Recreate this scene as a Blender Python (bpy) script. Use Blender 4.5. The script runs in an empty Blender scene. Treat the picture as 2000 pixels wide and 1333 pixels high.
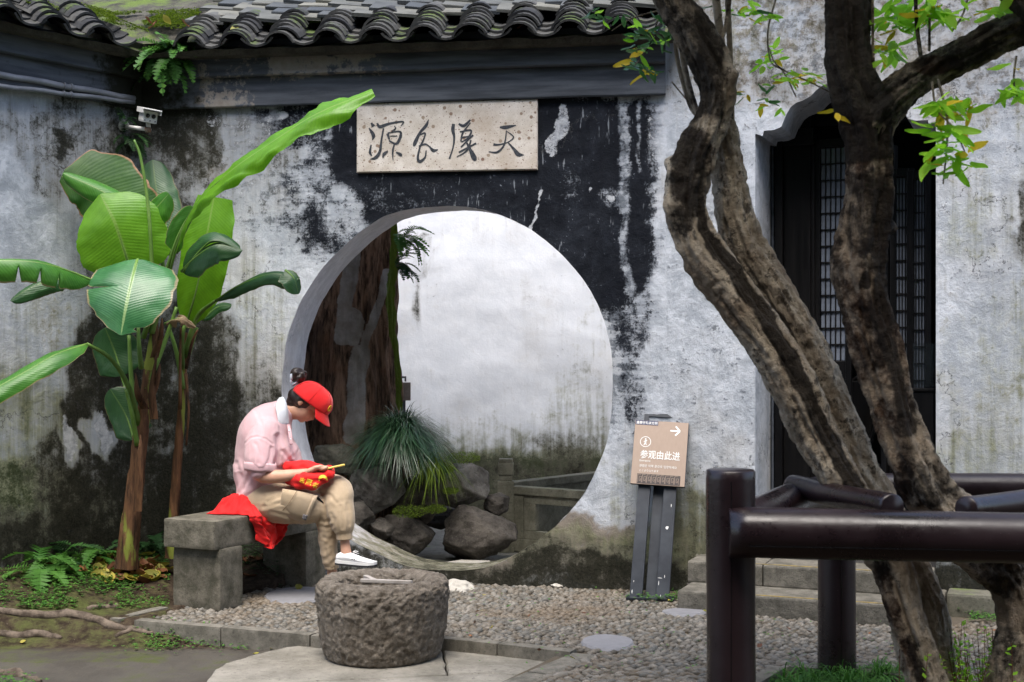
import bpy, bmesh, math, random
import numpy as np
from mathutils import Vector, Matrix, Euler, Quaternion, noise as mnoise

S = bpy.context.scene
COL = S.collection
R = math.radians
rng = random.Random(7)
nr = np.random.RandomState(11)

# ------------------------------------------------------------ camera, light
F = 2600.0; HOR = 700.0; EYE = 1.35
cd = bpy.data.cameras.new('camera'); cam = bpy.data.objects.new('camera', cd); COL.objects.link(cam)
S.camera = cam
cam.location = (0, 0, EYE); cam.rotation_euler = (R(90), 0, 0)
cd.sensor_width = 36; cd.lens = 36 * F / 2000; cd.shift_y = (HOR - 666.5) / 2000
cd.clip_start = 0.1; cd.clip_end = 400
cd.dof.use_dof = True; cd.dof.focus_distance = 7.5; cd.dof.aperture_fstop = 5.0

SUN_EL, SUN_AZ = 66, 184     # azimuth: from behind the camera, to the left
wd = bpy.data.worlds.new('World'); S.world = wd; wd.use_nodes = True
wn = wd.node_tree.nodes; wl = wd.node_tree.links
sky = wn.new('ShaderNodeTexSky'); sky.sky_type = 'NISHITA'; sky.sun_disc = False
sky.sun_elevation = R(SUN_EL); sky.sun_rotation = R(SUN_AZ)
sky.dust_density = 3.0; sky.air_density = 1.0; sky.ozone_density = 1.0
wl.new(sky.outputs[0], wn['Background'].inputs[0]); wn['Background'].inputs[1].default_value = 0.13
sl = bpy.data.lights.new('sun', 'SUN'); sun = bpy.data.objects.new('sun', sl); COL.objects.link(sun)
sl.energy = 1.7; sl.angle = R(40); sl.color = (1.0, 0.96, 0.90)
d_ = Vector((math.sin(R(SUN_AZ)) * math.cos(R(SUN_EL)), math.cos(R(SUN_AZ)) * math.cos(R(SUN_EL)), math.sin(R(SUN_EL))))
sun.rotation_euler = d_.to_track_quat('Z', 'Y').to_euler(); sun.location = d_ * 30
S.view_settings.view_transform = 'Standard'; S.view_settings.look = 'None'
S.view_settings.exposure = 1.62; S.view_settings.gamma = 1.0
S.cycles.use_denoising = True
S.cycles.max_bounces = 6; S.cycles.transparent_max_bounces = 8

# ------------------------------------------------------------ helpers
def W(px, py, Y): return Vector(((px - 1000) / F * Y, Y, EYE - (py - HOR) / F * Y))
def G(px, py, z=0.0):
    Y = (EYE - z) * F / (py - HOR); return Vector(((px - 1000) / F * Y, Y, z))
class Plane:
    def __init__(s, o, deg):
        s.o = Vector((o[0], o[1], 0)); s.u = Vector((math.cos(R(deg)), -math.sin(R(deg)), 0))
        s.into = Vector((math.sin(R(deg)), math.cos(R(deg)), 0))
    def s_of(s, px, out=0.0):
        k = (px - 1000) / F; o = s.o - s.into * out
        return (k * o.y - o.x) / (s.u.x - k * s.u.y)
    def hit(s, px, py, out=0.0):
        a = s.s_of(px, out); p = s.o - s.into * out + s.u * a
        return Vector((p.x, p.y, EYE - (py - HOR) / F * p.y))
    def at(s, a, z, out=0.0):
        p = s.o - s.into * out + s.u * a; return Vector((p.x, p.y, z))
    def sz(s, px, py, out=0.0):
        p = s.hit(px, py, out); return s.s_of(px, out), p.z
def px_of(p): return 1000 + p[0] / p[1] * F, HOR + (EYE - p[2]) / p[1] * F

def props(o, label=None, cat=None, group=None, kind=None):
    if label: o['label'] = label
    if cat: o['category'] = cat
    if group: o['group'] = group
    if kind: o['kind'] = kind
    return o
def empty(name, loc, label=None, cat=None, group=None, kind=None):
    o = bpy.data.objects.new(name, None); COL.objects.link(o); o.location = loc
    return props(o, label, cat, group, kind)
def link(name, me, parent=None, kind=None):
    o = bpy.data.objects.new(name, me); COL.objects.link(o)
    if parent is not None:
        o.parent = parent
        o.matrix_parent_inverse = Matrix.Translation(-Vector(parent.location)) if parent.parent is None else parent_inv(parent)
    if kind: o['kind'] = kind
    return o
def wm(o):
    m = o.matrix_basis.copy()
    if o.parent: m = wm(o.parent) @ o.matrix_parent_inverse @ m
    return m
def parent_inv(p): return wm(p).inverted()
def mk(verts, faces, mat=None, smooth=True, attrs=None):
    me = bpy.data.meshes.new('m')
    me.from_pydata([tuple(v) for v in verts], [], faces if isinstance(faces, list) else faces.tolist())
    me.update()
    if smooth: me.polygons.foreach_set('use_smooth', [True] * len(me.polygons))
    if attrs:
        for k, v in attrs.items():
            a = me.attributes.new(k, 'FLOAT', 'POINT'); a.data.foreach_set('value', np.asarray(v, dtype=np.float32))
    if mat: me.materials.append(mat)
    return me
def obj(name, verts, faces, mat, parent=None, smooth=True, attrs=None, kind=None):
    return link(name, mk(verts, faces, mat, smooth, attrs), parent, kind)
class MB:
    """collects primitives into one mesh"""
    def __init__(s): s.v = []; s.f = []; s.a = []
    def add(s, v, f, a=0.0):
        o = len(s.v); s.v += [Vector(x) for x in v]; s.f += [tuple(i + o for i in q) for q in f]
        s.a += (list(a) if hasattr(a, '__len__') else [a] * len(v)); return s
    def box(s, c, h, rot=None, j=0.0, bev=0.0):
        c = Vector(c); hx, hy, hz = h
        if bev <= 0:
            pts = [Vector((x, y, z)) for z in (-hz, hz) for y in (-hy, hy) for x in (-hx, hx)]
            fs = [(0, 2, 3, 1), (4, 5, 7, 6), (0, 1, 5, 4), (2, 6, 7, 3), (0, 4, 6, 2), (1, 3, 7, 5)]
        else:
            bm = bmesh.new(); bmesh.ops.create_cube(bm, size=2)
            for v in bm.verts: v.co = Vector((v.co.x * hx, v.co.y * hy, v.co.z * hz))
            bmesh.ops.bevel(bm, geom=bm.edges[:], offset=bev, segments=2, affect='EDGES', profile=.6)
            bm.verts.index_update()
            pts = [v.co.copy() for v in bm.verts]; fs = [tuple(v.index for v in f.verts) for f in bm.faces]; bm.free()
        if j: pts = [p + Vector((rng.uniform(-j, j), rng.uniform(-j, j), rng.uniform(-j, j))) for p in pts]
        if rot is not None: pts = [rot @ p for p in pts]
        return s.add([c + p for p in pts], fs)
    def tube(s, path, rad, n=8, cap=True, sq=None):
        v, f = tube(path, rad, n, cap); return s.add(v, f)
    def build(s, name, mat, parent=None, smooth=False, attr=None, kind=None):
        return obj(name, s.v, s.f, mat, parent, smooth, {attr: s.a} if attr else None, kind)
def frames(path):
    P = [Vector(p) for p in path]; n = len(P); T = []
    for i in range(n):
        t = P[min(i + 1, n - 1)] - P[max(i - 1, 0)]
        T.append(t.normalized() if t.length > 1e-9 else Vector((0, 0, 1)))
    a = Vector((0, -1, 0)) if abs(T[0].y) < .8 else Vector((1, 0, 0))
    U = []; u = (a - T[0] * a.dot(T[0])).normalized()
    for i in range(n):
        u = u - T[i] * u.dot(T[i]); u.normalize(); U.append(u.copy())
    return P, T, U
def tube(path, rad, n=8, cap=True):
    P, T, U = frames(path); v = []; f = []
    for i, p in enumerate(P):
        r = rad[i] if hasattr(rad, '__len__') else rad
        b = T[i].cross(U[i])
        for k in range(n):
            t = 2 * math.pi * k / n
            v.append(p + U[i] * (math.cos(t) * r) + b * (math.sin(t) * r))
    for i in range(len(P) - 1):
        for k in range(n):
            f.append((i * n + k, i * n + (k + 1) % n, (i + 1) * n + (k + 1) % n, (i + 1) * n + k))
    if cap: f.append(tuple(reversed(range(n)))); f.append(tuple((len(P) - 1) * n + k for k in range(n)))
    return v, f
def spline(pts, n):
    """Catmull-Rom through pts of any dimension"""
    A = np.array([list(p) for p in pts], float); m = len(A)
    if m == 2: t = np.linspace(0, 1, n)[:, None]; return A[0] * (1 - t) + A[1] * t
    E = np.vstack([2 * A[0] - A[1], A, 2 * A[-1] - A[-2]])
    out = []
    for q in np.linspace(0, m - 1 - 1e-9, n):
        i = int(q); t = q - i; p0, p1, p2, p3 = E[i], E[i + 1], E[i + 2], E[i + 3]
        out.append(.5 * ((2 * p1) + (-p0 + p2) * t + (2 * p0 - 5 * p1 + 4 * p2 - p3) * t * t + (-p0 + 3 * p1 - 3 * p2 + p3) * t ** 3))
    return np.array(out)
def grid_faces(nu, nv, wrap=False):
    f = []
    for i in range(nu - 1):
        for j in range(nv - (0 if wrap else 1)):
            j2 = (j + 1) % nv; f.append((i * nv + j, i * nv + j2, (i + 1) * nv + j2, (i + 1) * nv + j))
    return f
def fbm(p, o=4, s=1.0): return mnoise.fractal(Vector(p) * s, 1.0, 2.0, o)
def remesh(o, vox, smooth=2, fac=.5):
    m = o.modifiers.new('r', 'REMESH'); m.mode = 'VOXEL'; m.voxel_size = vox; m.use_smooth_shade = True
    if smooth:
        k = o.modifiers.new('s', 'SMOOTH'); k.iterations = smooth; k.factor = fac
    dg = bpy.context.evaluated_depsgraph_get(); dg.update()
    me = bpy.data.meshes.new_from_object(o.evaluated_get(dg)); o.modifiers.clear()
    mats = [x for x in o.data.materials]; o.data = me; me.materials.clear()
    for x in mats: me.materials.append(x)
    me.polygons.foreach_set('use_smooth', [True] * len(me.polygons)); return o
def displace(o, fn):
    me = o.data; n = len(me.vertices); co = np.empty(n * 3, np.float32); me.vertices.foreach_get('co', co)
    no = np.empty(n * 3, np.float32); me.vertex_normals.foreach_get('vector', no)
    co = co.reshape(-1, 3); no = no.reshape(-1, 3)
    for i in range(n): co[i] += no[i] * fn(Vector(co[i].tolist()))
    me.vertices.foreach_set('co', co.ravel()); me.update()

# ------------------------------------------------------------ material helper
class NT:
    def __init__(s, name, rough=.8, spec=.3):
        s.m = bpy.data.materials.new(name); s.m.use_nodes = True; s.t = s.m.node_tree; s.n = s.t.nodes
        s.b = s.n['Principled BSDF']; s.b.inputs['Roughness'].default_value = rough
        s.b.inputs['Specular IOR Level'].default_value = spec
        s.tc = s.n.new('ShaderNodeTexCoord'); s._c = s.tc.outputs['Object']
    def L(s, a, b):
        if hasattr(a, 'is_output') or isinstance(a, bpy.types.NodeSocket): s.t.links.new(a, b)
        elif isinstance(a, (tuple, list)) and len(a) == 3 and b.type == 'RGBA': b.default_value = (*a, 1)
        else: b.default_value = a
    def mapc(s, sc, rot=(0, 0, 0), c=None):
        n = s.n.new('ShaderNodeMapping'); s.L(c or s._c, n.inputs[0]); n.inputs['Scale'].default_value = sc
        n.inputs['Rotation'].default_value = rot; return n.outputs[0]
    def noise(s, scale, det=6, ro=.55, c=None, dist=0, col=False):
        n = s.n.new('ShaderNodeTexNoise'); s.L(c or s._c, n.inputs['Vector']); n.inputs['Scale'].default_value = scale
        n.inputs['Detail'].default_value = det; n.inputs['Roughness'].default_value = ro; n.inputs['Distortion'].default_value = dist
        return n.outputs[1 if col else 0]
    def vor(s, scale, c=None, feat='F1', out='Distance', rnd=1.0):
        n = s.n.new('ShaderNodeTexVoronoi'); n.feature = feat; s.L(c or s._c, n.inputs['Vector']); n.inputs['Scale'].default_value = scale
        n.inputs['Randomness'].default_value = rnd; return n.outputs[out]
    def wave(s, scale, dist=0, c=None, dirn='X', ds=1.0):
        n = s.n.new('ShaderNodeTexWave'); n.bands_direction = dirn; s.L(c or s._c, n.inputs['Vector']); n.inputs['Scale'].default_value = scale
        n.inputs['Distortion'].default_value = dist; n.inputs['Detail Scale'].default_value = ds; return n.outputs[1]
    def attr(s, name):
        n = s.n.new('ShaderNodeAttribute'); n.attribute_name = name; return n.outputs['Fac']
    def rnd(s):
        return s.n.new('ShaderNodeObjectInfo').outputs['Random']
    def ma(s, op, a, b=0.0, c=None, clamp=False):
        n = s.n.new('ShaderNodeMath'); n.operation = op; n.use_clamp = clamp; s.L(a, n.inputs[0]); s.L(b, n.inputs[1])
        if c is not None: s.L(c, n.inputs[2])
        return n.outputs[0]
    def add(s, *a):
        r = a[0]
        for x in a[1:]: r = s.ma('ADD', r, x)
        return r
    def mul(s, a, b, clamp=False): return s.ma('MULTIPLY', a, b, clamp=clamp)
    def dev(s, n, k): return s.mul(s.ma('SUBTRACT', n, .5), k)
    def ss(s, x, lo, hi):
        n = s.n.new('ShaderNodeMapRange'); n.interpolation_type = 'SMOOTHSTEP'; s.L(x, n.inputs[0])
        n.inputs[1].default_value = lo; n.inputs[2].default_value = hi; return n.outputs[0]
    def mix(s, f, a, b, mode='MIX'):
        n = s.n.new('ShaderNodeMix'); n.data_type = 'RGBA'; n.blend_type = mode
        s.L(f, n.inputs[0]); s.L(a, n.inputs[6]); s.L(b, n.inputs[7]); return n.outputs[2]
    def ramp(s, f, stops):
        n = s.n.new('ShaderNodeValToRGB'); s.L(f, n.inputs[0]); e = n.color_ramp.elements
        while len(e) > 1: e.remove(e[0])
        e[0].position = stops[0][0]; e[0].color = (*stops[0][1], 1)
        for p, c in stops[1:]: q = e.new(p); q.color = (*c, 1)
        return n.outputs[0]
    def hsv(s, c, v=1.0, sat=1.0, h=.5):
        n = s.n.new('ShaderNodeHueSaturation'); s.L(c, n.inputs['Color']); s.L(v, n.inputs['Value']); s.L(sat, n.inputs['Saturation']); s.L(h, n.inputs['Hue']); return n.outputs[0]
    def bump(s, h, st=.5, d=.01, prev=None):
        n = s.n.new('ShaderNodeBump'); s.L(h, n.inputs['Height']); n.inputs['Strength'].default_value = st; n.inputs['Distance'].default_value = d
        if prev is not None: s.L(prev, n.inputs['Normal'])
        return n.outputs[0]
    def out(s, col=None, rough=None, nrm=None):
        if col is not None: s.L(col, s.b.inputs['Base Color'])
        if rough is not None: s.L(rough, s.b.inputs['Roughness'])
        if nrm is not None: s.L(nrm, s.b.inputs['Normal'])
        return s.m
def simple(name, c1, c2, sc=8, rough=.8, spec=.3, b=.3, bd=.005, det=6, metal=0):
    t = NT(name, rough, spec); n = t.noise(sc, det, .6); t.b.inputs['Metallic'].default_value = metal
    return t.out(t.mix(t.ss(n, .3, .7), c1, c2), None, t.bump(n, b, bd) if b else None)

def wall_mat(name, light=(.58, .615, .67), dark=(.33, .36, .40), wear=1.0, bst=.75):
    t = NT(name, .92, .06)
    n0 = t.noise(1.3, 6, .6); n1 = t.noise(5, 10, .72, dist=.5); n2 = t.noise(21, 9, .76, dist=.3); n3 = t.noise(80, 6, .75); n4 = t.noise(11, 8, .7)
    st = t.noise(1, 7, .68, t.mapc((20, 20, 1.3))); hb = t.noise(1, 8, .7, t.mapc((4, 4, 30), (0, R(10), 0)))
    ink, mo, al, gy, pe, br = [t.attr(k) for k in ('ink', 'mould', 'algae', 'grey', 'peel', 'brown')]
    c = t.mix(t.ss(t.add(n1, t.dev(n2, .5)), .36, .66), dark, light)
    c = t.mix(t.mul(t.ss(n0, .48, .72), .4), c, (.56, .53, .48))
    c = t.mix(t.mul(t.ss(t.add(st, t.dev(n0, .5)), .55, .72), .30 * wear), c, (.25, .25, .24))
    # grey veil for wear and the court wall's painted shading, then harder grey flakes and pin holes
    c = t.mix(t.mul(t.ss(t.add(gy, t.dev(n1, 1.1), t.dev(n4, .8)), .15, .9), .55), c, (.20, .215, .235))
    g = t.add(gy, t.dev(n4, 1.3), t.dev(n2, 1.1), t.dev(n3, .5), t.dev(hb, .8))
    c = t.mix(t.mul(t.ss(g, .46, .66), .85), c, (.115, .13, .15))
    sp = t.add(t.mul(gy, .25), t.dev(n2, 1.5), t.dev(n3, 1.5), t.dev(n0, .8))
    c = t.mix(t.mul(t.ss(sp, .40, .52), .9 * wear), c, (.10, .10, .09))
    bw = t.add(br, t.dev(n1, 1.3), t.dev(n2, 1.1))
    c = t.mix(t.mul(t.ss(bw, .3, .85), .85), c, t.mix(n2, (.10, .075, .05), (.27, .22, .16)))
    a = t.add(al, t.dev(n1, 1.0), t.dev(st, .9), t.dev(n2, .7))
    c = t.mix(t.mul(t.ss(a, .18, .85), .93), c, t.mix(t.ss(n2, .35, .65), (.075, .085, .035), (.21, .22, .13)))
    a2 = t.add(al, t.dev(n4, 1.0), t.dev(n3, .9), t.dev(st, .5))
    c = t.mix(t.mul(t.ss(a2, .72, 1.05), .85), c, (.024, .034, .013))
    # mould: soft grey-brown halo with a ragged black core
    mh = t.add(mo, t.dev(n1, 1.2), t.dev(st, .8), t.dev(n2, .6))
    c = t.mix(t.mul(t.ss(mh, .05, .75), .78), c, t.mix(n2, (.06, .06, .045), (.20, .19, .155)))
    m = t.add(mo, t.dev(n1, 1.3), t.dev(n4, 1.0), t.dev(n2, .9), t.dev(n3, .9), t.dev(st, .5))
    mf = t.ss(m, .34, .84)
    c = t.mix(t.mul(mf, .94), c, t.mix(t.ss(n3, .35, .65), (.005, .006, .004), (.030, .029, .021)))
    # black wash: worn grey underlayer, scraped edges
    i2 = t.add(ink, t.dev(n1, 1.0), t.dev(hb, 1.1), t.dev(n4, .6))
    c = t.mix(t.mul(t.ss(i2, .22, .72), .78), c, t.mix(n2, (.07, .08, .10), (.16, .18, .215)))
    i = t.add(ink, t.dev(n1, .7), t.dev(n4, .8), t.dev(n2, .9), t.dev(n3, .95), t.dev(st, .35), t.dev(hb, .35))
    inf = t.ss(i, .36, .66)
    c = t.mix(t.mul(inf, .97), c, t.mix(t.ss(n1, .42, .7), (.003, .004, .007), (.014, .017, .024)))
    fl = t.add(n2, t.dev(n3, 1.3), t.dev(n1, .6)); c = t.mix(t.mul(t.mul(t.ss(fl, .74, .82), inf), .8), c, (.30, .33, .38))
    sc = t.noise(1, 3, .5, t.mapc((60, 60, 7), (0, R(20), 0)))
    c = t.mix(t.mul(t.ss(t.add(sc, t.dev(n1, .5), t.dev(n0, .3)), .68, .75), t.mul(inf, .5)), c, (.36, .39, .43))
    p = t.add(pe, t.dev(n2, 1.3), t.dev(n4, .9), t.dev(n3, .9))
    pf = t.mul(t.ss(p, .42, .62), t.ss(pe, .1, .3))
    c = t.mix(t.mul(pf, .92), c, t.mix(t.ss(n2, .3, .7), (.25, .27, .30), (.58, .60, .63)))
    wv = t.n.new('ShaderNodeVectorMath'); wv.operation = 'MULTIPLY_ADD'; t.L(t.noise(3.5, 6, .65, col=True), wv.inputs[0]); wv.inputs[1].default_value = (.7, .7, .7); t.L(t._c, wv.inputs[2])
    ck = t.vor(1.3, c=wv.outputs[0], feat='DISTANCE_TO_EDGE'); ckf = t.mul(t.ss(ck, .006, .002), t.ss(n0, .52, .56)); c = t.mix(t.mul(ckf, .75 * wear), c, (.06, .06, .06))
    h = t.add(t.mul(n1, .5), t.mul(ckf, -.3), t.mul(n2, .5), t.mul(n3, .16), t.mul(mf, -.3), t.mul(inf, .14), t.mul(pf, -.25), t.mul(n4, .3))
    return t.out(c, t.mix(inf, (.93,) * 3, (.62,) * 3), t.bump(h, bst, .018))
M = {}
M['wall'] = wall_mat('lime_plaster')
M['wall_back'] = wall_mat('court_plaster', (.80, .825, .87), (.72, .75, .80), .25, .25)  # lighter plaster colour holds the back court's brighter light

# ------------------------------------------------------------ stain maps (shapes of the stains, in the wall's plane)
# e: (cx, cy, rx, ry, value) soft ellipses; r: (x0, y0, x1, y1, soft, value); l: (width, value, points...) strokes
def paint(P, ops):
    x = P[:, 0]; y = P[:, 1]; out = np.zeros(len(P))
    for o in ops:
        if o[0] == 'e':
            _, cx, cy, rx, ry, v = o; d = ((x - cx) / rx) ** 2 + ((y - cy) / ry) ** 2
            w = np.clip(1.35 - d * .85, 0, 1); w = w * w * (3 - 2 * w)
        elif o[0] == 'r':
            _, x0, y0, x1, y1, sf, v = o
            sx = np.clip(np.minimum(x - x0, x1 - x) / sf + .5, 0, 1); sy = np.clip(np.minimum(y - y0, y1 - y) / sf + .5, 0, 1); w = sx * sy
        else:
            wd_, v, pts = o[1], o[2], o[3]; d = np.full(len(P), 1e9)
            for (ax, ay), (bx, by) in zip(pts[:-1], pts[1:]):
                t = np.clip(((x - ax) * (bx - ax) + (y - ay) * (by - ay)) / ((bx - ax) ** 2 + (by - ay) ** 2 + 1e-9), 0, 1)
                d = np.minimum(d, np.hypot(x - ax - t * (bx - ax), y - ay - t * (by - ay)))
            w = np.clip(1.4 - d / wd_, 0, 1)
        if v < 0: out = out * (1 + v * w)
        else: out = np.maximum(out, v * w)
    return out
STAIN = {
 'ink': [('e', 620, 400, 90, 110, .4), ('r', 640, 184, 1284, 450, 60, .92), ('r', 652, 200, 704, 345, 8, 1.15), ('e', 1180, 480, 110, 130, 1.0), ('l', 70, .85, [(640, 440), (700, 395), (880, 372), (1000, 390), (1110, 450), (1170, 530)]),
         ('e', 1235, 590, 50, 150, .5), ('l', 26, .42, [(1200, 560), (1225, 700), (1235, 800)]), ('e', 1250, 800, 26, 80, .42), ('e', 590, 235, 70, 55, .62), ('e', 520, 215, 40, 20, .5), ('e', 640, 330, 60, 50, .42),
         ('l', 9, .9, [(700, 465), (745, 425), (800, 408), (885, 400), (960, 411), (1030, 441), (1085, 482), (1125, 522)]), ('r', 655, 180, 1100, 199, 6, 1.0),
         ('l', 13, -.6, [(1222, 190), (1224, 330), (1220, 480), (1228, 560)]), ('l', 6, -.5, [(1250, 200), (1252, 330)]), ('e', 1195, 385, 30, 26, -.45), ('e', 780, 385, 120, 34, -.25),
         ('e', 660, 420, 45, 60, -.5), ('e', 1110, 360, 26, 34, -.25)],
 'grey': [('e', 1225, 330, 20, 150, .6), ('r', 1290, 200, 1480, 1000, 60, .3), ('e', 1400, 500, 100, 500, .36), ('e', 1210, 620, 50, 260, .6), ('e', 560, 300, 200, 200, .45), ('e', 1380, 800, 120, 260, .32), ('r', 1300, -200, 2300, 240, 120, .5), ('e', 1950, 500, 120, 300, .32), ('e', 1460, 300, 40, 200, .3), ('e', 620, 420, 140, 120, .42), ('e', 520, 330, 120, 70, .32), ('e', 1250, 560, 70, 240, .42), ('e', 1240, 800, 60, 130, .42), ('e', 1380, 640, 90, 160, .22), ('e', 1330, 420, 60, 120, .25), ('e', 700, 470, 70, 70, .5),
          ('e', 1180, 640, 20, 110, .5), ('e', 1450, 120, 120, 120, .42), ('e', 1560, 60, 260, 120, .5), ('e', 1900, 130, 160, 160, .45), ('e', 1960, 360, 60, 120, .35), ('e', 1900, 620, 70, 120, .22), ('e', 80, 400, 60, 120, .2), ('e', 500, 640, 100, 120, .2), ('e', 460, 560, 60, 200, .2)],
 'mould': [('r', 640, 1112, 2300, 1300, 50, .85), ('r', -200, 1020, 640, 1300, 90, .8), ('e', 1230, 1120, 240, 45, .8), ('e', 1090, 1095, 120, 50, .45), ('e', 400, 860, 90, 250, .82), ('e', 250, 820, 90, 300, .78), ('e', 330, 1040, 330, 90, .75), ('e', 520, 930, 90, 200, .55), ('e', 110, 1060, 140, 70, .8), ('e', 350, 480, 90, 110, .5), ('r', 1300, -200, 2300, 200, 140, .26), ('e', 300, 620, 130, 300, .45), ('e', 200, 420, 100, 200, .38), ('e', 700, 1110, 200, 40, .6), ('e', 1250, 1135, 260, 28, .7), ('e', 470, 300, 120, 140, .3), ('e', 330, 190, 95, 130, .9), ('e', 470, 260, 130, 90, .42), ('e', 60, 230, 90, 50, .4), ('e', 190, 210, 90, 60, .55), ('e', 110, 300, 60, 120, .45), ('e', 420, 130, 70, 40, .5), ('e', 345, 320, 60, 80, .55), ('e', 380, 270, 40, 60, .66), ('e', 400, 860, 60, 220, .85), ('e', 360, 660, 55, 120, .75), ('e', 330, 1000, 110, 130, .9), ('e', 200, 760, 75, 170, .85), ('e', 150, 950, 90, 150, .75),
           ('e', 240, 500, 45, 150, .8), ('e', 170, 300, 55, 80, .42), ('e', 235, 290, 40, 70, .55), ('e', 130, 290, 16, 40, .8), ('e', 105, 235, 20, 25, .55), ('e', 175, 250, 20, 30, .5), ('e', 240, 900, 60, 200, .8), ('e', 40, 1080, 100, 60, .6), ('e', 560, 1080, 130, 60, .75), ('e', 450, 720, 40, 80, .6), ('e', 150, 545, 30, 60, .35), ('e', 430, 420, 30, 70, .4),
           ('e', 480, 740, 30, 40, .35), ('e', 1280, 1110, 160, 32, .62), ('e', 1100, 1120, 110, 26, .45), ('e', 1020, 1125, 50, 20, .4), ('e', 1340, 1040, 70, 70, .4), ('e', 1215, 1085, 40, 40, .4), ('e', 1990, 430, 16, 80, .55), ('e', 1910, 1120, 110, 40, .6), ('e', 1500, 150, 50, 60, .42), ('e', 1560, 30, 60, 60, .3), ('e', 500, 920, 60, 120, .35),
           ('e', 135, 850, 17, 55, -1.0), ('e', 205, 840, 20, 60, -1.0), ('e', 180, 830, 9, 50, -.9), ('e', 640, 1130, 60, 30, .5), ('e', 330, 60, 120, 40, .5)],
 'algae': [('e', 1960, 850, 140, 330, .42), ('e', 1960, 350, 140, 200, .3), ('e', 480, 700, 120, 260, .38), ('e', 60, 840, 110, 170, .62), ('e', 60, 700, 120, 160, .38), ('e', 40, 1000, 140, 130, .95), ('e', 150, 1040, 130, 90, .9), ('e', 300, 1040, 100, 100, .7), ('e', 490, 880, 90, 160, .42), ('e', 460, 1020, 120, 100, .7), ('e', 470, 620, 90, 120, .3), ('e', 560, 900, 40, 130, .35),
           ('e', 260, 880, 160, 220, .5), ('e', 1330, 1060, 140, 100, .75), ('e', 1330, 990, 110, 70, .45), ('e', 1130, 1080, 140, 60, .55), ('e', 1230, 960, 60, 60, .4), ('e', 1870, 260, 60, 60, .3), ('e', 1900, 880, 90, 60, .55), ('e', 1890, 470, 60, 70, .42), ('e', 1930, 720, 90, 60, .3), ('e', 1960, 950, 80, 80, .5), ('e', 1480, 60, 100, 80, .3), ('e', 70, 560, 60, 60, .2)],
 'brown': [('e', 1150, 1080, 230, 80, .95), ('e', 1000, 1110, 200, 50, .9), ('e', 1400, 1060, 120, 100, .5), ('r', 1300, -200, 2300, 260, 140, .48), ('e', 1960, 800, 160, 400, .3), ('e', 1000, 1120, 260, 40, .7), ('e', 1300, 1080, 160, 90, .45), ('e', 140, 330, 60, 80, .42), ('e', 400, 300, 60, 60, .45), ('e', 1180, 1070, 200, 60, .6), ('e', 1010, 1110, 80, 30, .6), ('e', 560, 640, 60, 100, .1), ('e', 110, 630, 60, 70, .4), ('e', 420, 160, 40, 30, .5), ('e', 1900, 300, 90, 120, .35), ('e', 1600, 60, 200, 120, .4), ('e', 1900, 800, 80, 60, .35), ('e', 440, 120, 110, 20, .5)],
 'peel': [('e', 1085, 250, 17, 36, .68), ('e', 1077, 288, 17, 28, .66), ('e', 425, 180, 17, 16, .75), ('e', 445, 190, 10, 20, .7), ('e', 460, 175, 20, 14, .7), ('e', 490, 250, 70, 60, .42), ('e', 540, 215, 28, 12, .6), ('e', 135, 850, 12, 48, .75), ('e', 205, 840, 14, 50, .75),
          ('e', 410, 210, 30, 50, .4), ('e', 1195, 385, 12, 12, .6), ('e', 1150, 370, 8, 8, .6), ('l', 3.5, .75, [(1060, 368), (1045, 400), (1030, 440)]), ('e', 870, 405, 20, 6, .7), ('e', 805, 411, 12, 5, .7), ('e', 1290, 250, 20, 60, .4), ('e', 480, 330, 60, 60, .38)],
}
def stains(pts, extra=None):
    def wp(q): v = Vector(q); return (46 * fbm(v, 6, 1.7) + 14 * fbm(v, 4, 9), 46 * fbm(v + Vector((9, 4, 2)), 6, 1.7) + 14 * fbm(v + Vector((3, 8, 1)), 4, 9))
    P0_ = np.array([px_of(p) for p in pts]); Wp = np.array([wp(p) for p in pts]); fac = dict(ink=.3, peel=.45)
    d = {k: paint(P0_ + Wp * fac.get(k, 1.0), v) for k, v in STAIN.items()}
    return d
ZERO = dict(ink=0, mould=0, algae=0, grey=0, peel=0, brown=0)
def const_attrs(n, **k):
    d = dict(ZERO); d.update(k); return {a: np.full(n, b, dtype=float) for a, b in d.items()}
# ------------------------------------------------------------ the three walls
WA = Plane((-0.391, 8.0), 8.5)           # the wall with the moon gate
cornerP = WA.hit(275, 700); cornerP.z = 0
WL = Plane((cornerP.x, cornerP.y), 0)    # the wall on the left, running towards the camera
WL.u = -Vector((-.79, -1, 0)).normalized(); WL.into = Vector((-WL.u.y, WL.u.x, 0))
jn = WA.hit(1302, 700)
WD = Plane((jn.x, jn.y), 22)             # the wall with the doorway
TH = .52

def wobble(p, a=.004, s=2.2): return a * fbm(p, 4, s)
# moon-gate wall: rings from the round opening out to the rectangle
hole_px = [(885, 403), (835, 405), (790, 412), (746, 424), (730, 436), (692, 462), (660, 492), (625, 531), (587, 590), (565, 647), (553, 719), (550, 770), (556, 840), (575, 915), (608, 982), (648, 1030), (690, 1058), (734, 1079),
           (782, 1103), (815, 1110), (850, 1114), (900, 1114), (947, 1110), (985, 1096), (1024, 1073), (1075, 1035), (1131, 979), (1165, 915), (1187, 855), (1195, 775), (1196, 720), (1191, 670), (1176, 617), (1152, 567), (1124, 527), (1083, 485), (1030, 445), (960, 414), (920, 406)]
hp = np.array([WA.sz(*p) for p in hole_px]); hc = np.array(WA.sz(873, 745))
an = np.arctan2(hp[:, 1] - hc[1], hp[:, 0] - hc[0]); rad = np.hypot(*(hp - hc).T); o_ = np.argsort(an); an = an[o_]; rad = rad[o_]
NA, NRD = 760, 150
th = np.linspace(-math.pi, math.pi, NA, endpoint=False)
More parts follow.
